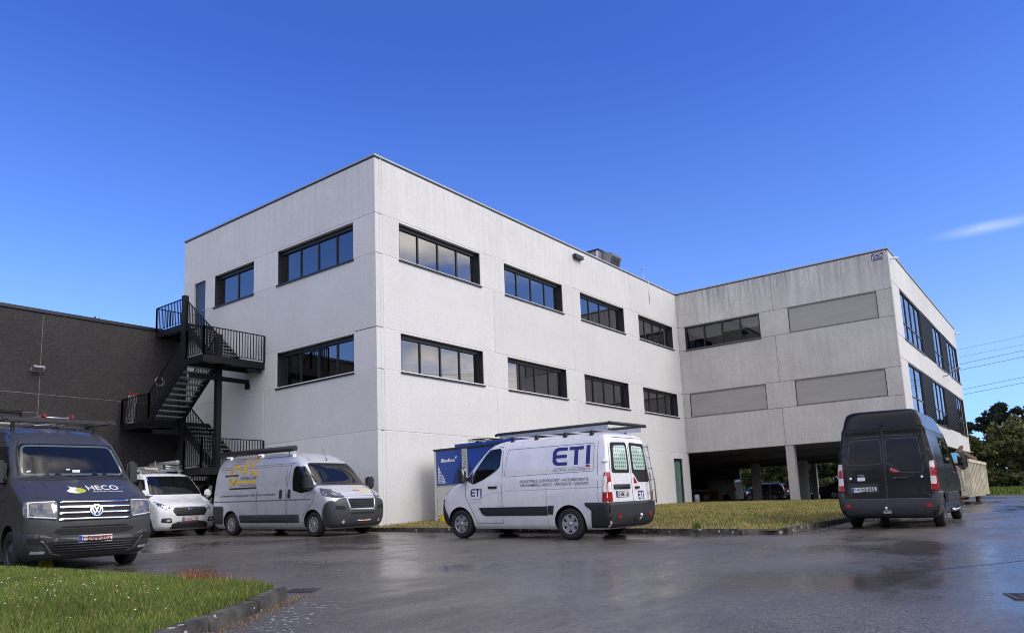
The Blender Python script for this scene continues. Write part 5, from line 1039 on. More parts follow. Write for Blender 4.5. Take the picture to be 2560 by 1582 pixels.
# ---- black van on the right -----------------------------------------------------------------
def black_van():
    xr = -4.733
    V = Vehicle('panel_van', master_levels(xr, True), 'p_black', (6.50, -14.36), R(1.6), 'black high-roof van seen from behind, parked beside the lawn on the right', 'van')
    WS = [(0, .985, .345, .225), (0, -.985, .345, .225), (-3.682, .985, .345, .225), (-3.682, -.985, .345, .225)]
    V.glass('windscreen', rpoly([(-.80, 1.43), (.80, 1.43), (.70, 2.11), (-.70, 2.11)], .1), 'F', cut=(-1.35, 2.5), frame='gap')
    sw = rpoly([(-.44, 1.27), (-.40, 1.48), (-.88, 2.08), (-1.22, 2.10), (-1.27, 2.04), (-1.25, 1.66), (-1.14, 1.57), (-.74, 1.37)], .04)
    tint = glass_mat('tinted_glass', (.12, .13, .14), .95, 1.7)
    for sd_ in 'LR':
        V.glass('side_window', sw, sd_, cut=(-1.4, 1.4) if sd_ == 'L' else None, frame='gap'); V.glass('side_window', rpoly([(-1.42, 1.42), (-2.72, 1.42), (-2.72, 2.06), (-1.45, 2.05)], .06), sd_, tint, frame='gap')
        V.lines('door_gap', [[(-1.33, .36), (-1.33, 1.75), (-1.30, 2.12), (-.95, 2.17), (-.35, 1.55), (-.2, 1.30), (-.2, 1.0), (-.45, .55), (-.52, .36)], [(-2.82, .5), (-2.82, 2.14)], [(-1.3, 2.16), (-4.5, 2.16)]], sd_, .014, 'gap'); V.patch('side_moulding', rect(-3.1, -.6, .52, .74, .03), sd_, 'plastic', .016, skirt=.016)
        V.patch('door_handle', rect(-.92, -1.18, 1.165, 1.215, .02), sd_, 'plastic', .03, skirt=.03); V.patch('rear_bumper', [(-4.76, .25), (-4.20, .25), (-4.25, .62), (-4.15, .74), (-4.15, .80), (-4.76, .80)], sd_, 'plastic_g', .03, skirt=.03)
        V.patch('tail_light', rpoly([(-4.74, .82), (-4.57, .82), (-4.60, 1.46), (-4.74, 1.46)], .03), sd_, 'red_lens', .012, skirt=.012)
    for sg in (1, -1):
        V.patch('tail_light', rpoly([(sg * .87, .82), (sg * .995, .82), (sg * .97, 1.46), (sg * .88, 1.46)], .03), 'B', 'red_lens', .014, skirt=.012); V.patch('reversing_lamp', rpoly([(sg * .88, .96), (sg * .992, .96), (sg * .985, 1.13), (sg * .88, 1.13)], .02), 'B', 'white_lens', .018); V.patch('indicator', rpoly([(sg * .885, 1.32), (sg * .975, 1.30), (sg * .97, 1.45), (sg * .885, 1.45)], .02), 'B', 'white_lens', .018)
        V.patch('bumper_reflector', rect(sg * .76, sg * .87, .46, .54), 'B', 'red_lens', .045); V.patch('hinge', rect(sg * .85, sg * .95, 1.68, 1.77, .01), 'B', 'plastic', .03, skirt=.03)
    V.patch('rear_bumper', rect(-.98, .98, .25, .66), 'B', 'plastic_g', .035, skirt=.03); V.patch('bumper_wing', rpoly([(-1.0, .66), (-.86, .66), (-.90, .80), (-1.0, .80)], .01), 'B', 'plastic_g', .033, skirt=.03); V.patch('bumper_wing', rpoly([(1.0, .66), (.86, .66), (.90, .80), (1.0, .80)], .01), 'B', 'plastic_g', .033, skirt=.03)
    V.lines('rear_door_gap', [[(0, .64), (0, 2.2)], [(.90, .66), (.88, 1.2), (.80, 2.16)], [(-.90, .66), (-.88, 1.2), (-.80, 2.16)]], 'B', .018, 'grey_dk'); V.lines('roof_lip', [[(-.84, 2.23), (.84, 2.23)]], 'B', .035, 'gap', .008)  # door seams drawn lighter than the paint, as edge highlights
    V.lines('pressed_outline', [rpoly([(.05, 1.42), (.76, 1.42), (.70, 1.98), (.05, 1.98)], .08) + [(.05, 1.5)], rpoly([(-.05, 1.42), (-.14, 1.40), (-.32, 1.22), (-.76, 1.22), (-.70, 1.98), (-.05, 1.98)], .08) + [(-.05, 1.5)], [(.05, 2.06), (.6, 2.04)], [(-.05, 2.06), (-.6, 2.04)]], 'B', .018, 'grey_dk', .004)  # pressing edges also painted lighter, as highlights on the black
    V.patch('reflector', rpoly([(-.09, 1.23), (-.31, 1.23), (-.11, 1.34)], .02), 'B', 'red_lens', .014, skirt=.012); V.patch('door_handle', rect(-.14, -.46, 1.08, 1.13, .02), 'B', 'plastic', .03, skirt=.03); V.patch('plate_recess', rpoly([(.14, .78), (.80, .78), (.78, 1.0), (.16, 1.0)], .03), 'B', 'plastic', .01)
    V.patch('sticker', rect(.42, .58, 1.06, 1.14), 'B', 'white_vinyl', .006); V.text('lettering', 'YERSEKE', 'B', .57, 1.155, .14, .05, 'ink_pale'); V.patch('camera', rect(-.05, .05, 2.27, 2.33, .01), 'B', 'gap', .025, skirt=.025); V.patch('lock', disc(-.72, 1.12, .025), 'B', 'chrome', .01); V.patch('lock', disc(.72, 1.12, .025), 'B', 'chrome', .01)
    V.plate('B', .46, .86, '1-UVJ-032', 'plate_blk')
    mb = MB(); mb.tube([(-4.70, .02, .40), (-4.86, .02, .40), (-4.89, .02, .48)], .028, 8); mb.box(-4.80, -4.76, -.07, .09, .33, .40); mb.build('tow_bar', 'chrome', V.root)
    mb = MB(); mb.tube([(-.55, -1.06, .36), (-.62, -1.12, .34), (-3.05, -1.12, .34), (-3.12, -1.06, .36)], .032, 10); mb.build('side_bar', 'chrome', V.root)
    V.mirror(-.18, 1.50, 1.04, h=.42, wd=.22); V.cab(1.42); V.wheels(WS, 'steel'); V.finish(WS, .405)
black_van()
# ------------------------------------------------------------------ rooftop and facade fittings
def thing(mb, name, m, label, cat, group=None, loc=None):
    o = mb.build(name, m)
    return tag(o, label, cat, group)
# air handling unit on the roof
ru = empty('roof_ventilation_unit', (20.1, 3.4, 12.4), 'grey rooftop ventilation unit with slanted hood above the long facade', 'ventilation unit'); off = -Vector(ru.location)
def rp(mb, name, m, parent=ru): o = mb.build(name, m, parent); o.location = off if parent == ru else (0, 0, 0); return o
M['unit'] = mat('grey_unit_sheet', (0.22, 0.225, 0.235), .5, .3, vary=.06)
rp(MB().box(19.2, 20.75, 2.3, 5.2, 12.42, 14.72), 'casing', 'unit'); rp(MB().box(19.14, 20.81, 2.24, 5.26, 14.721, 14.80), 'lid', 'anth')
rp(MB().hexa([(19.6, 2.12, 12.9), (20.7, 2.12, 12.9), (20.7, 2.28, 12.9), (19.6, 2.28, 12.9), (19.6, 1.62, 14.5), (20.7, 1.62, 14.5), (20.7, 2.28, 14.7), (19.6, 2.28, 14.7)]), 'hood', 'unit')
for k in range(3): rp(MB().hexa([(19.66 + k * .34, 2.04, 13.02), (19.94 + k * .34, 2.04, 13.02), (19.94 + k * .34, 2.11, 13.0), (19.66 + k * .34, 2.11, 13.0), (19.66 + k * .34, 1.63, 14.36), (19.94 + k * .34, 1.63, 14.36), (19.94 + k * .34, 1.70, 14.34), (19.66 + k * .34, 1.70, 14.34)]), 'hood_grille', 'anth')
rp(MB().box(19.18, 19.199, 3.2, 3.4, 14.1, 14.35), 'inlet', 'gap'); rp(MB().box(19.16, 19.199, 2.31, 2.42, 12.5, 14.7), 'corner_trim', 'alu')
vb = MB(); fbox(vb, 'B', 12.65, 13.35, 12.08, 12.25, 0.0, 0.20); fbox(vb, 'B', 12.70, 13.30, 12.05, 12.079, 0.02, 0.18); thing(vb, 'wall_vent_box', 'anth', 'small dark box fitting below the roof edge of the long facade', 'vent')
lr = MB(); lr.tube([(20.55, -.03, 11.35), (20.55, -.03, 12.66), (20.55, .25, 12.72), (20.55, .25, 13.35)], .014, 6); lr.tube([(20.85, .4, 12.5), (20.85, .4, 13.55)], .02, 6); lr.lathe([(0, 13.5), (.07, 13.54), (.07, 13.58), (0, 13.6)], 8, 'z', (20.85, .4, 0)); thing(lr, 'lightning_conductor', 'alu', 'thin lightning rod and cable at the far roof edge of the long facade', 'lightning rod')
# small sign on the wing
sg_ = MB(); fbox(sg_, 'C', 10.84, 11.385, 12.14, 12.44, .004, .03); sgo = sg_.build('wall_sign', mat('navy_sign', (0.012, 0.018, 0.12), .35)); tag(sgo, 'small navy sign with white gable outline at the top corner of the wing', 'sign')
def flat_on(face, polys, d, name, m, parent):
    mb = MB()
    for q in polys: mb.add([fp(face, u, z, d) for u, z in q], [tuple(range(len(q)))])
    return mb.build(name, m, parent)
flat_on('C', stroke([(10.885, 12.17), (10.885, 12.33), (11.11, 12.42), (11.345, 12.33), (11.345, 12.17)], .03), .033, 'gable_outline', 'white_vinyl', sgo)
flat_on('C', stroke([(10.94, 12.285), (11.29, 12.285)], .035) + stroke([(10.96, 12.235), (11.27, 12.235)], .02) + stroke([(10.96, 12.19), (11.27, 12.19)], .02), .033, 'small_print', 'ink_pale', sgo)
# cameras and lamps
for x, lab in ((24.75, 'small wall camera at the near top corner of the glazed side of the wing'), (48.9, 'small wall camera at the far top corner of the glazed side of the wing')):
    mb = MB(); mb.tube([(x, -CL, 12.22), (x, -CL - .18, 12.20)], .03, 8); mb.tube([(x - .05, -CL - .14, 12.24), (x + .12, -CL - .34, 12.20)], .06, 8); thing(mb, 'wall_camera', 'white_paint', lab, 'camera', 'wall cameras on the wing')
wl = empty('wall_lamp', (39.2, -CL, 7.75), 'grey arm lamp sticking out between the glazed bands of the wing', 'lamp')
mb = MB(); mb.tube([(0, 0, 0), (0, -.25, .05), (0, -.5, .22)], .035, 8); mb.build('arm', 'galv', wl)
mb = MB(); mb.hexa([(-.12, -.45, .18), (.12, -.45, .18), (.15, -1.05, .42), (-.15, -1.05, .42), (-.10, -.45, .30), (.10, -.45, .30), (.12, -1.0, .54), (-.12, -1.0, .54)]); o = mb.build('lamp_head', 'galv', wl); bevel(o, .03)
fl = empty('floodlight', (-5.62, 12.35, 6.15), 'aluminium floodlight mounted on the dark grey wall', 'lamp'); fl.scale = (.8, .8, .8)
mb = MB(); mb.hexa([(-.22, -.12, -.02), (.22, -.12, -.02), (.22, -.02, -.10), (-.22, -.02, -.10), (-.24, -.42, .06), (.24, -.42, .06), (.24, -.30, .18), (-.24, -.30, .18)]); o = mb.build('lamp_housing', 'alu', fl); bevel(o, .02)
mb = MB(); mb.add([(-.19, -.135, -.035), (.19, -.135, -.035), (.20, -.40, .035), (-.20, -.40, .035)], [(0, 1, 2, 3)]); mb.build('lamp_glass', 'lens', fl)
mb = MB(); mb.bar((-.27, -.2, .04), (-.27, .0, -.02), .03); mb.bar((.27, -.2, .04), (.27, .0, -.02), .03); mb.box(-.29, .29, -.03, -.001, -.05, .02); mb.build('bracket', 'galv', fl)
mb = MB(); mb.lathe([(.20, 12.349), (.21, 12.31), (.19, 12.29), (.16, 12.31), (.145, 12.345)], 28, 'y', (-.93, 0, 6.22)); thing(mb, 'round_wall_vent', 'conc', 'pale round vent ring on the dark wall behind the stair flight', 'vent')
# ladder leaning behind the stair railing
ladder('ladder', 'folded ladder with red feet leaning inside the middle stair landing', Matrix.Translation((-2.25, 11.72, 5.46)) @ Matrix.Rotation(R(8), 4, 'X') @ Matrix.Rotation(R(-88), 4, 'Y'), 1.16, .4)

# ------------------------------------------------------------------ chiller beside the long facade
ch = empty('air_chiller', (1.9, -.7, .08), 'blue and grey rooftop-style chiller standing against the long facade behind the white van', 'chiller')
CX, CY0, CY1, CZ0 = 1.9, -.70, -6.3, .05
cho = -Vector(ch.location)
def cp(mb, name, m, parent=ch):
    o = mb.build(name, m, parent); o.location = cho if parent == ch else (0, 0, 0); return o
M['ch_blue'] = mat('chiller_blue', (0.008, 0.055, 0.30), .35, vary=.05); M['ch_grey'] = mat('chiller_pale_grey', (0.50, 0.51, 0.50), .5)
def cpoly(polys, x, name, m, parent):
    mb = MB()
    for q in polys: mb.add([(x, a, b) for a, b in q], [tuple(range(len(q)))])
    return cp(mb, name, m, parent)
cp(MB().box(CX + .05, 4.1, CY1 + .05, CY0 - .05, CZ0 + .12, 2.38), 'core', 'ch_grey'); cp(MB().box(CX - .02, 4.15, CY1, CY0, CZ0, CZ0 + .14), 'base_frame', 'ch_grey'); cp(MB().box(CX - .03, 4.16, CY1 - .02, CY0 + .02, 2.381, 2.44), 'top_rim', 'anth')
for k in range(4):
    ya = CY0 - .10 - k * 1.38; yb = ya - 1.12
    o = cp(MB().box(CX, CX + .045, yb, ya, 1.24, 2.37), 'blue_panel', 'ch_blue'); cp(MB().box(CX + .005, CX + .045, yb, ya, .22, 1.16), 'lower_panel', 'ch_grey')
    cp(MB().box(CX - .008, CX + .046, ya + .012, ya + .10, CZ0 + .14, 2.375) if k == 0 else MB().box(CX - .008, CX + .046, ya + .012, ya + .24, CZ0 + .14, 2.375), 'post', 'ch_grey')
    sq_w, sq_b = [], []
    for c in range(7):
        for r in range(12):
            if r < 11 * (1 - c / 6.5): sq_w.append(rect(ya - .07 - c * .052, ya - .105 - c * .052, 1.29 + r * .052, 1.325 + r * .052))
            if r < 12 * (1 - c / 7.5): sq_b.append(rect(yb + .03 + c * .055, yb + .065 + c * .055, 1.28 + r * .055, 1.315 + r * .055))
    cpoly(sq_w if k == 0 else sq_w[:30], CX - .003, 'square_print', 'white_vinyl' if k == 0 else 'gap', o); cpoly(sq_b, CX - .003, 'square_print', 'gap', o)
    if k: cpoly([rect(ya + .07 + j * .05, ya + .10 + j * .05, 1.55 + i * .05, 1.575 + i * .05) for i in range(16) for j in range(3)], CX - .010, 'perforation', 'gap', o)
    if k == 0:
        cpoly(place_polys(text_polys('BlueBox', 0, .02), ya - .22, ya - .83, 1.98, 2.10), CX - .004, 'lettering', 'white_vinyl', o); cpoly([rpoly([(ya - .86, 2.06), (ya - .84, 2.13), (ya - .92, 2.17), (ya - .91, 2.10)], .02)], CX - .004, 'leaf_mark', 'white_vinyl', o)
    for zb in (.45, .75, 1.05): cpoly([disc(ya - .1, zb, .018, 8)], CX + .003, 'fastener', 'gap', o)
for k in range(4):
    yc = CY0 - .95 - k * 1.35 - .5; zt = 2.441
    cp(MB().box(CX + .1, 4.0, yc - .6, yc + .6, zt, zt + .11), 'fan_deck', 'ch_blue')
    mb = MB()
    for rr, z_ in ((.56, zt + .12), (.56, zt + .25), (.42, zt + .27), (.28, zt + .28), (.14, zt + .285)): mb.tube([(3.0 + rr * math.cos(t) * 1.35 - .0, yc + rr * math.sin(t), z_) for t in [2 * math.pi * i / 28 for i in range(29)]], .008, 4, caps=False)
    for i in range(20):
        t = 2 * math.pi * i / 20; c_, s_ = math.cos(t) * 1.35, math.sin(t); mb.tube([(3.0 + .56 * c_, yc + .56 * s_, zt + .11), (3.0 + .56 * c_, yc + .56 * s_, zt + .25), (3.0 + .1 * c_, yc + .1 * s_, zt + .287)], .005, 4, caps=False)
    for i in range(5):
        t = 2 * math.pi * i / 5; mb.hexa([(3.0, yc, zt + .16), (3.0 + .5 * math.cos(t), yc + .5 * math.sin(t), zt + .14), (3.0 + .5 * math.cos(t + .5), yc + .5 * math.sin(t + .5), zt + .2), (3.0 + .1, yc, zt + .18), (3.0, yc, zt + .17), (3.0 + .5 * math.cos(t), yc + .5 * math.sin(t), zt + .15), (3.0 + .5 * math.cos(t + .5), yc + .5 * math.sin(t + .5), zt + .21), (3.0 + .1, yc, zt + .19)])
    cp(mb, 'fan_guard', 'black_steel')
mb = MB(); mb.box(1.55, 1.72, -1.35, -1.22, .02, .26); mb.tube([(1.62, -1.28, .2), (1.62, -1.1, .12), (1.9, -.9, .1)], .03, 6); thing(mb, 'yellow_valve', mat('yellow_fitting', (0.60, 0.46, 0.03), .5), 'yellow fitting at the foot of the blue chiller', 'valve')

# ------------------------------------------------------------------ waste container with junk
ct = empty('skip_container', (20.3, -13.3, g(20.3, -13.3)), 'cream roll-off waste container heaped with junk beyond the black van', 'container')
M['cream'] = mat('chipped_cream_paint', (0.56, 0.52, 0.38), .65, vary=.35, vscale=2.2, bump=.15, bscale=20); M['rust'] = mat('rusty_steel', (0.20, 0.10, 0.05), .8, vary=.3, vscale=5)
X0, X1, Y0_, Y1_, Z0_, Z1_ = -3.1, 3.3, -1.15, 1.15, .28, 1.62
def kp(mb, name, m='cream'): return mb.build(name, m, ct)
kp(MB().box(X0, X1, Y0_, Y0_ + .05, Z0_, Z1_), 'side_wall'); kp(MB().box(X0, X1, Y1_ - .05, Y1_, Z0_, Z1_), 'side_wall'); kp(MB().box(X0, X0 + .05, Y0_ + .051, Y1_ - .051, Z0_, Z1_ - .002), 'end_wall'); kp(MB().box(X1 - .05, X1, Y0_ + .051, Y1_ - .051, Z0_, Z1_ - .002), 'end_wall'); kp(MB().box(X0 + .051, X1 - .051, Y0_ + .052, Y1_ - .052, Z0_, Z0_ + .05), 'floor', 'rust')
for sg in (-1, 1):
    kp(MB().box(X0 - .03, X1 + .03, sg * 1.20 - .12, sg * 1.20 + .12, Z1_ + .001, Z1_ + .12), 'top_rail')
    for k in range(13):
        x = X0 + .12 + k * .515; kp(MB().hexa([(x - .08, sg * 1.151, Z0_ + .05), (x + .08, sg * 1.151, Z0_ + .05), (x + .06, sg * 1.30, Z0_ + .05), (x - .06, sg * 1.30, Z0_ + .05), (x - .08, sg * 1.151, Z1_), (x + .08, sg * 1.151, Z1_), (x + .06, sg * 1.30, Z1_), (x - .06, sg * 1.30, Z1_)]), 'rib')
for x in (X0, X1): kp(MB().box(x - .06, x + .06, Y0_ + .08, Y1_ - .08, Z1_ + .003, Z1_ + .11), 'top_rail')
kp(MB().box(X0 + .2, X1 - .2, -.5, -.35, .12, .279), 'skid', 'rust'); kp(MB().box(X0 + .2, X1 - .2, .35, .5, .12, .279), 'skid', 'rust')
for x in (X0 + .25, X1 - .25):
    for y in (-.85, .85): kp(MB().lathe([(0, y - .08), (.14, y - .08), (.14, y + .08), (0, y + .08)], 18, 'y', (x, 0, .14)), 'roller', 'rust')
mb = MB(); mb.tube([(X0 - .05, Y0_ + .12, .4), (X0 - .05, Y0_ + .12, 1.5)], .04, 8); mb.box(X0 - .12, X0 - .005, Y0_ + .02, Y0_ + .22, .34, .46); mb.box(X0 - .12, X0 - .005, Y0_ + .02, Y0_ + .22, 1.36, 1.46); kp(mb, 'door_hinge')
M['stripe_red'] = mat('red_reflective', (0.42, 0.02, 0.025), .35)
wp = kp(MB().box(X0 - .03, X0 - .006, Y0_ + .26, Y0_ + .55, .42, 1.55), 'warning_panel', 'white_vinyl')
mb = MB()
for k in range(3):
    z = .50 + k * .38; mb.add([(X0 - .034, Y0_ + .27, z), (X0 - .034, Y0_ + .54, z + .16), (X0 - .034, Y0_ + .54, z + .34), (X0 - .034, Y0_ + .27, z + .18)], [(0, 1, 2, 3)])
mb.build('red_stripe', 'stripe_red', wp)
CO = Vector(ct.location)
heap = MB(); nh = 26
hv = [(X0 + .06 + (X1 - X0 - .12) * i / nh, Y0_ + .06 + (Y1_ - Y0_ - .12) * j / 12, .9 + .75 * math.sin(math.pi * min(1, max(0, j / 12))) ** .6 * (0.75 + .35 * random.random()) + random.uniform(-.08, .08)) for j in range(13) for i in range(nh + 1)]
heap.add(hv, [(j * (nh + 1) + i, j * (nh + 1) + i + 1, (j + 1) * (nh + 1) + i + 1, (j + 1) * (nh + 1) + i) for j in range(12) for i in range(nh)])
ho = heap.build('rubble_heap', mat('mixed_rubble', (0.20, 0.15, 0.11), .9, vary=.6, vscale=7, bump=.8, bscale=9)); ho.location = CO; tag(ho, 'brown heap of demolition rubble filling the cream container', 'rubble', kind='stuff')
def junk(name, mb, m, label, cat, x, y, z, rot): o = mb.build(name, m); o.location = CO + Vector((x, y, z)); o.rotation_euler = [R(a) for a in rot]; tag(o, label, cat); return o
o = junk('armchair', MB().box(-.42, .42, -.4, .4, 0, .34).box(-.42, .42, .26, .42, .341, .78).box(-.44, -.28, -.4, .259, .342, .56).box(.28, .44, -.4, .259, .342, .56), mat('brown_leatherette', (0.13, 0.055, 0.035), .5), 'worn brown armchair tipped on top of the container', 'armchair', .6, -.55, 1.55, (38, 20, 25)); bevel(o, .05, 2)
o = junk('crate', MB().box(-.45, .45, -.35, .35, 0, .05).box(-.45, -.40, -.35, .35, .051, .5).box(.40, .45, -.35, .35, .051, .5).box(-.399, .399, -.35, -.30, .051, .5).box(-.399, .399, .30, .35, .051, .5), mat('light_blue_plastic', (0.10, 0.36, 0.60), .45), 'light blue plastic crate at the near end of the container', 'crate', -2.3, -.3, 1.55, (70, 0, 70))
o = junk('carpet_roll', MB().lathe([(0, -.55), (.19, -.55), (.20, -.5), (.20, .5), (.19, .55), (0, .55)], 18, 'y'), mat('tan_carpet', (0.36, 0.24, 0.15), .9, vary=.2), 'tan carpet roll on top of the junk heap', 'carpet roll', -2.1, .2, 2.55, (15, 0, 40))
o = junk('rubble_bag', MB().box(-.5, .5, -.4, .4, 0, .42), mat('white_woven_sack', (0.55, 0.56, 0.56), .8, vary=.15), 'white rubble sack below the tan carpet roll', 'sack', -2.2, .1, 2.0, (8, 12, 30)); bevel(o, .14, 3)
o = junk('door_panel', MB().box(-1.0, 1.0, -.35, .35, 0, .05), mat('raw_timber', (0.34, 0.23, 0.14), .8, vary=.3), 'loose timber door leaf lying over the container rubble', 'door panel', 1.2, .1, 1.75, (-12, 6, 12)); o = junk('plaster_board', MB().box(-.7, .7, -.3, .3, 0, .04), mat('pinkish_board', (0.50, 0.38, 0.32), .8, vary=.2), 'pale pink board sliding over the container rim', 'board', -.9, -.8, 1.62, (-35, 8, -6))
for k, (dx, dy) in enumerate(((-3.5, -2.0), (-2.9, -2.2))): junk('debris_scrap', MB().box(-.18, .18, -.05, .05, 0, .03), 'rust', 'flat rusty scrap on the wet tarmac beside the container, %s' % ('nearer one' if k == 0 else 'farther one'), 'scrap', dx + 1.8, dy + .3, .01, (0, 0, 20 + 40 * k))

# ------------------------------------------------------------------ under the wing
M['p_pale'] = paint('pale_grey_van_paint', (0.72, 0.73, 0.73)); M['p_blk2'] = paint('black_car_paint', (0.010, 0.010, 0.012))
def simple_car(name, lv, pm, loc, yaw, label, wb, r, glasses, style, cat='car'):
    V = Vehicle(name, lv, pm, loc, yaw, label, cat, z=.055); w_ = max(l_[3] for l_ in lv) - .02
    WS = [(0, w_, r, .2), (0, -w_, r, .2), (-wb, w_, r, .2), (-wb, -w_, r, .2)]
    for nm, poly, sd_ in glasses: V.patch(nm, rpoly(poly, .04), sd_, 'glass_d', .006)
    V.wheels(WS, style); V.finish(WS, r * 1.17); return V
lv = [[z * .98, xf, xr, wd * .97, cf, cr] for z, xf, xr, wd, cf, cr in custom_levels(-3.75)]
V = simple_car('parked_van', lv, 'p_pale', (44.9, 8.5), R(90), 'pale grey compact van parked in the shade under the wing', 2.9, .33, [('side_window', [(-.32, 1.2), (-.3, 1.36), (-.85, 1.72), (-1.3, 1.74), (-1.32, 1.2)], 'LR'), ('windscreen', [(-.8, 1.3), (.8, 1.3), (.64, 1.74), (-.64, 1.74)], 'F')], 'steel', 'van')
for sg in (1, -1): V.patch('tail_light', rpoly([(sg * .80, .95), (sg * .95, .95), (sg * .92, 1.35), (sg * .80, 1.35)], .03), 'B', 'red_lens', .01); V.patch('tail_light', rpoly([(-3.73, .95), (-3.62, .95), (-3.62, 1.35), (-3.73, 1.35)], .02), 'L' if sg > 0 else 'R', 'red_lens', .01)
V.lines('rear_door_gap', [[(0, .4), (0, 1.8)]], 'B', .015); V.patch('number_plate', rect(.1, .6, .70, .80), 'B', 'plate', .012)
xr = -3.62
suv = [[.22, .6, xr + .2, .82, .4, .2], [.4, .83, xr + .03, .92, .42, .15], [.62, .86, xr, .935, .45, .14], [.85, .80, xr, .93, .5, .14], [.94, .55, xr + .02, .92, .5, .14], [1.0, .15, xr + .03, .905, .45, .14], [1.07, -.1, xr + .05, .88, .42, .14], [1.25, -.42, xr + .14, .81, .42, .14], [1.45, -.80, xr + .32, .73, .42, .15], [1.55, -1.1, xr + .5, .65, .45, .2], [1.60, -1.5, xr + .8, .45, .4, .3]]
sg_win = [('side_window', [(-.45, 1.1), (-.85, 1.42), (-2.6, 1.46), (-3.1, 1.30), (-3.15, 1.1)], 'LR'), ('windscreen', [(-.74, 1.08), (.74, 1.08), (.58, 1.46), (-.58, 1.46)], 'F'), ('rear_window', [(-.70, 1.12), (.70, 1.12), (.55, 1.46), (-.55, 1.46)], 'B')]
V = simple_car('parked_car', suv, 'p_blk2', (51.2, 6.4), R(90), 'black estate car seen between the columns under the wing', 2.75, .34, sg_win, 'alloy')
for sg in (1, -1): V.patch('tail_light', rpoly([(sg * .55, .88), (sg * .90, .88), (sg * .87, 1.02), (sg * .60, 1.02)], .03), 'B', 'red_lens', .01)
V.patch('number_plate', rect(-.26, .26, .74, .85), 'B', 'plate', .012)
V = simple_car('parked_car', suv, 'p_blk2', (47.3, 5.6), R(-90), 'black car with its nose just showing behind the pale grey van', 2.75, .34, sg_win, 'alloy')
for sg in (1, -1): V.patch('headlight', rpoly([(sg * .55, .70), (sg * .88, .74), (sg * .88, .84), (sg * .58, .82)], .03), 'F', 'lens', .01)
xr = -3.95
sal = [[.2, .6, xr + .2, .80, .4, .2], [.36, .83, xr + .03, .90, .45, .15], [.55, .86, xr, .915, .48, .15], [.68, .80, xr + .01, .912, .5, .15], [.76, .60, xr + .03, .905, .5, .15], [.83, .2, xr + .05, .895, .45, .15], [.90, -.1, xr + .10, .88, .42, .15], [.96, -.32, xr + .45, .86, .42, .2], [1.03, -.5, xr + .72, .82, .42, .2], [1.18, -.8, xr + 1.0, .75, .42, .2], [1.32, -1.15, xr + 1.4, .68, .42, .2], [1.39, -1.45, xr + 1.75, .60, .42, .25], [1.43, -1.85, xr + 2.1, .42, .35, .3]]
V = simple_car('parked_car', sal, 'p_blk2', (41.3, -6.62), R(-90), 'black saloon with silver alloy wheel half hidden by the black van', 2.85, .335, [('side_window', [(-.55, .98), (-1.15, 1.3), (-2.3, 1.32), (-2.85, 1.0)], 'LR')], 'alloy')
for sg in (1, -1): V.patch('tail_light', rpoly([(sg * .45, .72), (sg * .88, .72), (sg * .86, .84), (sg * .5, .84)], .03), 'B', 'red_lens', .01)
# boxes, posts and bin
M['card'] = mat('brown_cardboard', (0.22, 0.13, 0.07), .85, vary=.1)
for k, (x, y, sx, sy, h, lab) in enumerate(((41.6, 6.1, .5, .95, 1.0, 'large brown cardboard box in front of the pale grey van'), (42.2, 7.6, .45, .5, .9, 'smaller brown cardboard box near the wall end under the wing'))):
    b_ = empty('cardboard_box', (x, y, .055), lab, 'box'); MB().box(-sx, sx, -sy, sy, 0, h).build('carton', 'card', b_); MB().box(-.04, .04, -sy - .003, sy + .003, h + .001, h + .006).build('tape', 'blind', b_); MB().add([(-sx - .003, -sy * .2, h * .35), (-sx - .003, sy * .3, h * .35), (-sx - .003, sy * .3, h * .7), (-sx - .003, -sy * .2, h * .7)], [(0, 1, 2, 3)]).build('shipping_label', 'plate', b_)
for k, (x, y, lab) in enumerate(((40.4, .76, 'white post left of the front column under the wing'), (40.0, -1.62, 'white post right of the front column under the wing'))):
    mb = MB(); mb.tube([(x, y, .0), (x + .01, y + .02, 1.28)], .045, 10); mb.lathe([(.05, 1.28), (.05, 1.32), (0, 1.33)], 10, 'z', (x + .01, y + .02, 0)); thing(mb, 'marker_post', 'white_paint', lab, 'post', 'white marker posts')
mb = MB(); mb.lathe([(0, .0), (.15, .0), (.16, .5), (.13, .58), (0, .60)], 18, 'z', (24.62, -.16, .12)); mb.lathe([(.165, .46), (.165, .50)], 18, 'z', (24.62, -.16, .12)); thing(mb, 'ash_bin', mat('grey_blue_bin', (0.36, 0.38, 0.42), .5), 'small grey bin at the end of the long facade', 'bin')
# drains
def grate(name, x, y, lab, sx=.25, sy=.22, rz=0):
    r = empty(name, (x, y, g(x, y) + .004), lab, 'drain'); r.rotation_euler = (0, 0, rz)
    mb = MB(); mb.box(-sx, sx, -sy, -sy + .03, -.03, .008); mb.box(-sx, sx, sy - .03, sy, -.03, .008); mb.box(-sx, -sx + .03, -sy + .031, sy - .031, -.03, .008); mb.box(sx - .03, sx, -sy + .031, sy - .031, -.03, .008); mb.build('frame', 'steelwheel', r)
    MB().add([(-sx + .02, -sy + .02, .001), (sx - .02, -sy + .02, .001), (sx - .02, sy - .02, .001), (-sx + .02, sy - .02, .001)], [(0, 1, 2, 3)]).build('pit', 'gap', r)
    for k in range(int((2 * sy - .08) / .055)): MB().box(-sx + .031, sx - .031, -sy + .045 + k * .055, -sy + .07 + k * .055, -.02, .006).build('bar', 'steelwheel', r)
grate('drain_grate', -8.50, -17.55, 'iron drain grate in the tarmac at the right edge', .2, .22, rz=.3); grate('drain_grate', -11.05, -10.66, 'iron gully grate at the tip of the foreground kerb', .17, .17, rz=.6)

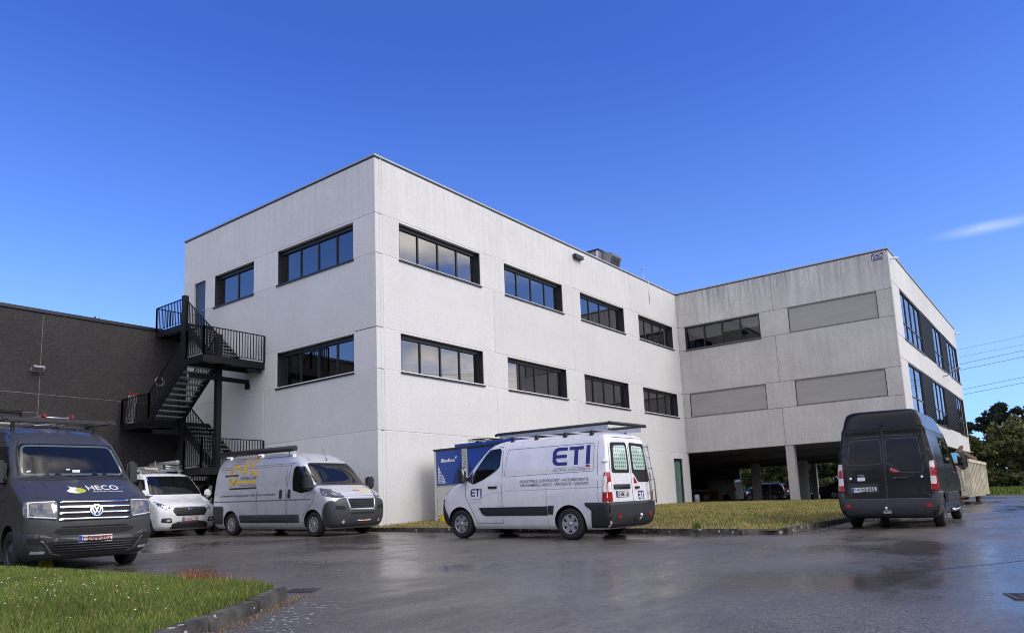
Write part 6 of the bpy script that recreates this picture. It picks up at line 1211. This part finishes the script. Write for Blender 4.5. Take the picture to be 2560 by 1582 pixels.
# ------------------------------------------------------------------ power lines
for k, ((y0, z0), (y1, z1)) in enumerate((((-4.5, 23.5), (-13.5, 23.8)), ((-4.2, 21.2), (-13.5, 21.9)), ((-4.4, 20.4), (-13.5, 20.9)), ((-4.6, 18.7), (-13.5, 19.2)), ((-4.0, 14.9), (-13.0, 15.6)), ((-4.4, 14.6), (-13.0, 14.2)))): pass
LINES = [((.98, .09, .16), 0)]
def pl_dir(px, py):
    d = fw * 1856.4 + rt * (px - 1265.3) - up * (py - 980.1); return d.normalized()
for k, (a, b) in enumerate((((2394.4, 874.4), (2560, 839.7)), ((2395.8, 893.3), (2560, 860.6)), ((2400, 910.6), (2560, 875.8)), ((2402.8, 924.4), (2560, 891.7)), ((2406.9, 973.6), (2560, 942.5)), ((2411.1, 985.6), (2560, 956.4)))):
    da, db = pl_dir(*a), pl_dir(*b); D_ = 150.0; pa = CAM + da * (D_ / da.x); pb = CAM + db * (D_ / db.x)
    s_ = (pb.z - pa.z) / (pb.y - pa.y); pts = []
    for i in range(25):
        y = 60 - i * 9; t = (y - (pa.y + pb.y) / 2); pts.append((CAM.x + D_, y, (pa.z + pb.z) / 2 + s_ * t + 0.00028 * t * t))
    mb = MB(); mb.tube(pts, .035 if k > 1 else .022, 5); thing(mb, 'power_line', mat('grey_cable%d' % k, (0.10, 0.11, 0.13), .6), '%s overhead power line right of the wing' % ('topmost', 'second highest', 'third highest', 'fourth highest', 'second lowest', 'lowest')[k], 'power line', 'overhead power lines')
# ------------------------------------------------------------------ trees
def leaf_mat(name, c, v=.35):
    m, n, l, b = new_mat(name); tc = n.new('ShaderNodeTexCoord'); z = n.new('ShaderNodeTexNoise'); z.inputs['Scale'].default_value = 1.1; z.inputs['Detail'].default_value = 5; l.new(tc.outputs['Object'], z.inputs['Vector'])
    r = n.new('ShaderNodeMapRange'); r.inputs[1].default_value = .3; r.inputs[2].default_value = .7; r.inputs[3].default_value = 1 - v; r.inputs[4].default_value = 1 + v; l.new(z.outputs['Fac'], r.inputs[0])
    s = n.new('ShaderNodeVectorMath'); s.operation = 'SCALE'; s.inputs[0].default_value = c; l.new(r.outputs[0], s.inputs['Scale']); l.new(s.outputs[0], b.inputs['Base Color']); b.inputs['Roughness'].default_value = .75; b.inputs['Specular IOR Level'].default_value = .2; return m
M['leaf1'] = leaf_mat('olive_leaf', (0.075, 0.082, 0.030)); M['leaf2'] = leaf_mat('spring_leaf', (0.14, 0.17, 0.04)); M['leaf3'] = leaf_mat('brown_bud', (0.10, 0.078, 0.042)); M['needle1'] = leaf_mat('pine_needle', (0.020, 0.032, 0.024)); M['needle2'] = leaf_mat('pine_needle_light', (0.030, 0.042, 0.022)); M['bark'] = mat('bark', (0.065, 0.050, 0.038), .9, vary=.3, vscale=6)
def cards(P_, nrm, size, asp, mats, mi, name):
    n = len(P_); r = rng.normal(size=(n, 3)); t = np.cross(nrm, r); t /= np.linalg.norm(t, axis=1)[:, None] + 1e-9; b = np.cross(nrm, t)
    s = size[:, None]; v = np.stack([P_ - t * s - b * s * asp, P_ + t * s - b * s * asp * .6, P_ + t * s * .7 + b * s * asp, P_ - t * s * .8 + b * s * asp * .8], 1).reshape(-1, 3)
    me = bpy.data.meshes.new(name); me.vertices.add(4 * n); me.vertices.foreach_set('co', v.ravel()); me.loops.add(4 * n); me.loops.foreach_set('vertex_index', np.arange(4 * n)); me.polygons.add(n); me.polygons.foreach_set('loop_start', np.arange(0, 4 * n, 4))
    for m in mats: me.materials.append(M[m])
    me.polygons.foreach_set('material_index', mi.astype(np.int32)); me.update(); me.validate(); return me
def blobs_pts(blobs, n):
    w_ = np.array([b[3] * b[4] + b[4] * b[5] + b[3] * b[5] for b in blobs]); idx = rng.choice(len(blobs), n, p=w_ / w_.sum()); B = np.array(blobs)[idx]
    d = rng.normal(size=(n, 3)); d /= np.linalg.norm(d, axis=1)[:, None]; rad = rng.random(n) ** .45
    return B[:, :3] + d * B[:, 3:6] * rad[:, None], d
def bush_mesh(h, w_, n=9000, seed=0):
    blobs = []
    for k in range(34):
        a = random.random() * 6.283; z = random.uniform(.25, .95) * h; r = w_ * (1 - (abs(z / h - .5) * 1.25) ** 2) * random.uniform(.15, .95); s = random.uniform(.35, .62) * (1.15 - .4 * z / h)
        blobs.append((r * math.cos(a), r * math.sin(a), z, s, s, s * .8))
    for k in range(14):
        a = random.random() * 6.283; r = w_ * random.uniform(.3, .95); blobs.append((r * math.cos(a), r * math.sin(a), random.uniform(.2, 1.2), .6, .6, .5))
    P_, d = blobs_pts(blobs, n); nr = d + rng.normal(size=d.shape) * .8; nr /= np.linalg.norm(nr, axis=1)[:, None]
    mi = rng.choice(3, n, p=[.5, .32, .18]); return cards(P_, nr, rng.uniform(.07, .17, n), .6, ['leaf1', 'leaf2', 'leaf3'], mi, 'crown')
def stems_mesh(h, w_):
    mb = MB()
    for k in range(7):
        a = random.random() * 6.283; r = w_ * random.uniform(.2, .7); pts = [(0.15 * math.cos(a), .15 * math.sin(a), -.1)]
        for i in range(1, 5): t = i / 4; pts.append((r * math.cos(a) * t + random.uniform(-.1, .1), r * math.sin(a) * t + random.uniform(-.1, .1), h * .85 * t))
        mb.tube(pts, [.07, .055, .04, .025, .01], 6)
    return mb.mesh('trunk', 'bark')
def pine_mesh(h, seed=0):
    blobs = []; mb = MB(); lean = random.uniform(-.3, .3); tp = [(lean * (t ** 2), 0, h * t) for t in (0, .3, .6, .85, .98)]; mb.tube(tp, [.22, .18, .13, .07, .02], 8)
    for k in range(22):
        t = random.uniform(.32, 1.0); a = random.random() * 6.283; L_ = (1.05 - t) * h * .34 + .5; L_ *= random.uniform(.6, 1.1); x, y, z = lean * t * t + L_ * math.cos(a), L_ * math.sin(a), h * t + .12 * L_
        mb.tube([(lean * t * t, 0, h * t - .3), ((x + lean * t * t) / 2, y / 2, z - .25), (x, y, z)], [.06, .04, .012], 5)
        for q in range(3): blobs.append((x * (1 - .3 * q) + random.uniform(-.3, .3), y * (1 - .3 * q) + random.uniform(-.3, .3), z + random.uniform(-.1, .25), random.uniform(.45, .8), random.uniform(.45, .8), random.uniform(.22, .4)))
    blobs.append((lean, 0, h, .5, .5, .45))
    n = 10000; P_, d = blobs_pts(blobs, n); nr = rng.normal(size=d.shape); nr /= np.linalg.norm(nr, axis=1)[:, None]
    return mb.mesh('trunk', 'bark'), cards(P_, nr, rng.uniform(.08, .22, n), .32, ['needle1', 'needle2'], rng.choice(2, n, p=[.72, .28]), 'crown')
BV = [(bush_mesh(5.2, 2.3), stems_mesh(5.2, 2.3)) for _ in range(4)]
PV = [pine_mesh(9.0) for _ in range(4)]
def plant(name, tr, cr_, x, y, z, s, rz, label, cat, group):
    e = empty(name, (x, y, z), label, cat, group, (0, 0, rz)); e.scale = (s * random.uniform(.9, 1.15), s * random.uniform(.9, 1.15), s); link('trunk', tr, e); link('crown', cr_, e); return e
k = 0; ORD = ['first', 'second', 'third', 'fourth', 'fifth', 'sixth', 'seventh', 'eighth', 'ninth', 'tenth', 'eleventh', 'twelfth', 'thirteenth', 'fourteenth', 'fifteenth', 'sixteenth', 'seventeenth', 'eighteenth', 'nineteenth', 'twentieth']
for y in np.arange(-18.2, 24, 2.3):
    s = random.uniform(.88, 1.1) * (.86 if y > -14.6 else 1.1); m_ = BV[k % 4]
    plant('leafy_tree', m_[1], m_[0], 60.5 + random.uniform(-.8, .8), y + random.uniform(-.4, .4), verge_h(60, y) - .05, s, random.random() * 6.28, 'leafy olive-green tree, %s from the right in the row behind the car park' % ORD[k], 'tree', 'row of leafy trees behind the car park'); k += 1
nb = 70000; yb_ = rng.uniform(-48, 34, nb); hb = 5.6 + .7 * np.sin(yb_ * 1.3) + .5 * np.sin(yb_ * 3.1 + 1) + .9 / (1 + np.exp(yb_ + 15)); zb_ = rng.random(nb) ** .75 * hb + rng.normal(0, .15, nb); xb_ = rng.uniform(62.5, 68, nb)
P_ = np.column_stack([xb_, yb_, zb_]); nr = rng.normal(size=P_.shape); nr /= np.linalg.norm(nr, axis=1)[:, None]
tag(link('tree_belt', cards(P_, nr, rng.uniform(.09, .22, nb), .6, ['leaf1', 'leaf2', 'leaf3'], rng.choice(3, nb, p=[.5, .3, .2]), 'tree_belt')), 'dense belt of scrub and saplings behind the leafy tree row', 'wood', kind='stuff')
for i, (x, y, s) in enumerate(((79, -6.5, .8), (77, -8.5, .80), (78, -10.4, .90), (80, -12.0, 1.0), (79, -13.6, .92), (81, -15.2, .98), (79, -17.2, .92))):
    m_ = PV[i % 4]; plant('pine_tree', m_[0], m_[1], x, y, .2, s, random.random() * 6.28, 'dark pine tree rising behind the leafy row, %s to the right of the wing' % ORD[i], 'tree', 'pine trees at the right edge')
plant('pine_tree', PV[1][0], PV[1][1], 2.8, 27.0, 0, 1.31, 1.0, 'treetop just showing above the dark grey building roof', 'tree', None)
wood_p = []; nw = 60000; ang = rng.uniform(math.pi * .80, math.pi * 1.86, nw); ra = rng.uniform(58, 66, nw); hh = 8.5 + 2.2 * np.sin(ang * 23) + 1.4 * np.sin(ang * 61 + 1) + rng.normal(0, .5, nw); zz_w = rng.random(nw) ** .8 * hh - .6
P_ = np.column_stack([-6 + ra * np.cos(ang), -8 + ra * np.sin(ang), zz_w]); nr = rng.normal(size=P_.shape); nr /= np.linalg.norm(nr, axis=1)[:, None]
tag(link('distant_wood', cards(P_, nr, rng.uniform(.18, .48, nw), .7, ['leaf1', 'needle1', 'leaf3'], rng.choice(3, nw, p=[.45, .4, .15]), 'distant_wood')), 'belt of trees across the yard mirrored in the vans', 'wood', kind='stuff')
# clipped hedge behind the undercroft
hp = []; n = 9000; P_ = np.stack([rng.uniform(57.0, 57.9, n), rng.uniform(-9, 4.5, n), rng.uniform(.05, 1.25, n)], 1); keep = (P_[:, 0] < 57.2) | (P_[:, 2] > 1.0) | (rng.random(n) < .2); P_ = P_[keep]; nr = rng.normal(size=P_.shape); nr /= np.linalg.norm(nr, axis=1)[:, None]
he = empty('clipped_hedge', (57.4, -2, 0), 'low clipped hedge seen through the open ground floor', 'hedge'); ho = link('foliage', cards(P_ - np.array([57.4, -2, 0]), nr, rng.uniform(.04, .09, len(P_)), .7, ['leaf1', 'needle2'], rng.choice(2, len(P_)), 'foliage'), he); MB().box(-.3, .3, -6.4, 6.4, -.2, 1.0).build('inner_branches', 'bark', he)

# ------------------------------------------------------------------ grass
M['gr1'] = leaf_mat('grass_green', (0.108, 0.165, 0.028), .25); M['gr2'] = leaf_mat('grass_light', (0.165, 0.205, 0.05), .25); M['gr3'] = leaf_mat('grass_dark', (0.06, 0.10, 0.02), .25); M['gr4'] = leaf_mat('grass_straw', (0.34, 0.265, 0.10), .3); M['gr5'] = leaf_mat('grass_red', (0.20, 0.065, 0.040), .3)
def blades(name, xy, hf, hmin, hmax, wd, mats, prob, label, lean=.5, kind='stuff', bend=True):
    n = len(xy); z = np.array([hf(a, b) for a, b in xy]); base = np.column_stack([xy, z - .004]); a = rng.uniform(0, 2 * np.pi, n); h = rng.uniform(hmin, hmax, n); la = rng.uniform(0, 2 * np.pi, n); lr_ = h * rng.uniform(.1, lean, n)
    t = np.column_stack([np.cos(a), np.sin(a), np.zeros(n)]) * (wd * rng.uniform(.6, 1.3, n))[:, None] / 2; ld = np.column_stack([np.cos(la), np.sin(la), np.zeros(n)])
    mid = base + ld * (lr_ * .3)[:, None] + np.array([0, 0, 1]) * (h * .6)[:, None]; tip = base + ld * lr_[:, None] + np.array([0, 0, 1]) * (h * .97)[:, None]
    v = np.stack([base - t, base + t, mid + t * .75, mid - t * .75, tip], 1).reshape(-1, 3); o5 = np.arange(n) * 5
    loops = np.stack([o5, o5 + 1, o5 + 2, o5 + 3, o5 + 3, o5 + 2, o5 + 4], 1).ravel(); ls = (np.arange(n)[:, None] * 7 + np.array([0, 4])[None]).ravel()
    me = bpy.data.meshes.new(name); me.vertices.add(5 * n); me.vertices.foreach_set('co', v.ravel()); me.loops.add(7 * n); me.loops.foreach_set('vertex_index', loops); me.polygons.add(2 * n); me.polygons.foreach_set('loop_start', ls)
    for m in mats: me.materials.append(M[m])
    me.polygons.foreach_set('material_index', np.repeat(rng.choice(len(mats), n, p=prob), 2).astype(np.int32)); me.update(); me.validate()
    o = link(name, me); tag(o, label, 'grass', kind=kind); return o
def scatter(n, x0, x1, y0, y1, ok):
    x = rng.uniform(x0, x1, n); y = rng.uniform(y0, y1, n); k = np.array([ok(a, b) for a, b in zip(x, y)]); return np.column_stack([x, y])[k]
pn = scatter(230000, -15.6, -11.3, -13.6, -5.5, island_inside); pf = scatter(90000, -15.0, -11.5, -5.5, 2.0, island_inside)
def clump(x, y): return math.sin(x * 2.3 + 1.3 * math.sin(y * 1.7)) * math.sin(y * 2.1 + 1.1 * math.sin(x * 1.9))
cl = np.array([clump(a, b) for a, b in pn]); pick = rng.random(len(pn)) < .72 + .28 * cl; pn = pn[pick]
blades('lawn_grass', pn, isl_h, .03, .088, .0062, ['gr1', 'gr2', 'gr3', 'gr4'], [.46, .27, .17, .10], 'short green grass of the foreground lawn'); blades('lawn_grass', pf, isl_h, .04, .10, .010, ['gr1', 'gr2', 'gr3', 'gr4'], [.46, .26, .18, .10], 'green grass at the back of the foreground lawn beside the dark grey van')
rt_ = np.column_stack([rng.normal(-11.62, .09, 420), rng.normal(-9.5, .30, 420)]); blades('red_grass_tuft', rt_, lambda x, y: isl_h(x, y), .08, .21, .005, ['gr5', 'gr4'], [.8, .2], 'reddish seeding grass tuft at the edge of the foreground lawn', .45)
pr = scatter(120000, KX + .1, 24.0, KY + .1, -.02, lambda x, y: True); dens = np.array([.5 + .5 * clump(a * .5, b * .5) for a, b in pr]); pr2 = pr[rng.random(len(pr)) < .6 + .4 * dens]
dryness = np.array([clump(a * .33 + 2, b * .4) for a, b in pr2]); dry = dryness > rng.normal(0, .5, len(pr2))
blades('lawn_grass', pr2[dry], lawn_h, .03, .085, .016, ['gr4', 'gr2', 'gr1'], [.78, .16, .06], 'straw coloured dry grass on the right-hand lawn'); blades('lawn_grass', pr2[~dry], lawn_h, .03, .095, .016, ['gr2', 'gr1', 'gr4', 'gr3'], [.34, .20, .38, .08], 'greener grass on the right-hand lawn')
pv = scatter(26000, 36.7, 58, -36, -10.8, lambda x, y: True); blades('verge_grass', pv, verge_h, .08, .28, .05, ['gr1', 'gr2', 'gr3'], [.45, .35, .2], 'grass verge along the far side of the yard')
# daisies, petals, lichen flecks and litter
def flecks(name, pts, hf, r0, r1, m, label, cat, up_=.0, flat=True):
    mb = MB()
    for x, y in pts:
        r = random.uniform(r0, r1); a0 = random.random() * 6; z = hf(x, y) + (up_ if flat else random.uniform(.4, 1) * up_); k = random.choice((5, 6, 7)); tx, ty = (random.uniform(-.35, .35), random.uniform(-.35, .35)) if not flat else (0, 0)
        q = [(r * random.uniform(.7, 1.15) * math.cos(a0 + 6.283 * i / k), r * random.uniform(.7, 1.15) * math.sin(a0 + 6.283 * i / k)) for i in range(k)]
        mb.add([(x + a, y + b, z + a * tx + b * ty) for a, b in q], [tuple(range(k))])
    o = mb.build(name, m, fixn=False); return tag(o, label, cat, kind='stuff')
M['daisy'] = mat('daisy_petal', (0.80, 0.80, 0.76), .6); M['fleck'] = mat('pale_lichen', (0.36, 0.37, 0.34), .8); M['litter'] = mat('brown_litter', (0.12, 0.065, 0.035), .9)
dz = np.column_stack([rng.normal(-13.4, .7, 330), rng.normal(-8.6, 1.6, 330)]); dz = [p for p in dz if island_inside(*p) and p[0] < -12.3]
flecks('daisies', dz, isl_h, .007, .012, 'daisy', 'white daisies scattered over the foreground lawn', 'daisies', .085, False)
pk = []
while len(pk) < 260:
    t = random.random() * 2.6; x, y = -11.75 - t * .86 + abs(random.gauss(.34, .28)) * .62, -11.45 - t * .62 - abs(random.gauss(.22, .25)) * .75
    pk.append((x, y))
flecks('lichen_flecks', [p for p in pk if not island_inside(p[0] - .1, p[1] + .1)], lambda x, y: g(x, y) + .003, .006, .022, 'fleck', 'pale lichen flecks on the tarmac by the foreground kerb', 'lichen')
flecks('road_flecks', [(random.uniform(-13, 4), random.uniform(-17.5, -3)) for _ in range(150)], lambda x, y: g(x, y) + .003, .006, .02, 'fleck', 'small pale specks scattered over the wet tarmac', 'specks')
flecks('kerb_flecks', [(random.uniform(-.5, 6), KY - random.uniform(.05, .45)) for _ in range(90)] + [(KX - random.uniform(.08, .35), random.uniform(-12.8, -9.5)) for _ in range(50)], lambda x, y: g(x, y) + .003, .012, .03, 'fleck', 'pale flecks on the tarmac along the far kerb', 'specks')
ln = []
for _ in range(520):
    t = random.random() * 3.0; ln.append((-11.50 - t * .86 + .10 + random.gauss(0, .045), -11.02 - t * .60 - .10 + random.gauss(0, .05)))
lp = np.array(ln); blades('needle_litter', lp, lambda x, y: g(x, y) + .004, .012, .03, .006, ['gr4', 'gr5'], [.5, .5], 'brown needle litter along the foot of the foreground kerb', 2.6)
# weed at the kerb by the white van
wp_ = np.column_stack([rng.normal(-.35, .05, 60), rng.normal(-10.9, .05, 60)]); blades('kerb_weed', wp_, lawn_h, .08, .22, .02, ['gr3', 'gr1'], [.6, .4], 'small dark weed on the lawn behind the white van', .9)
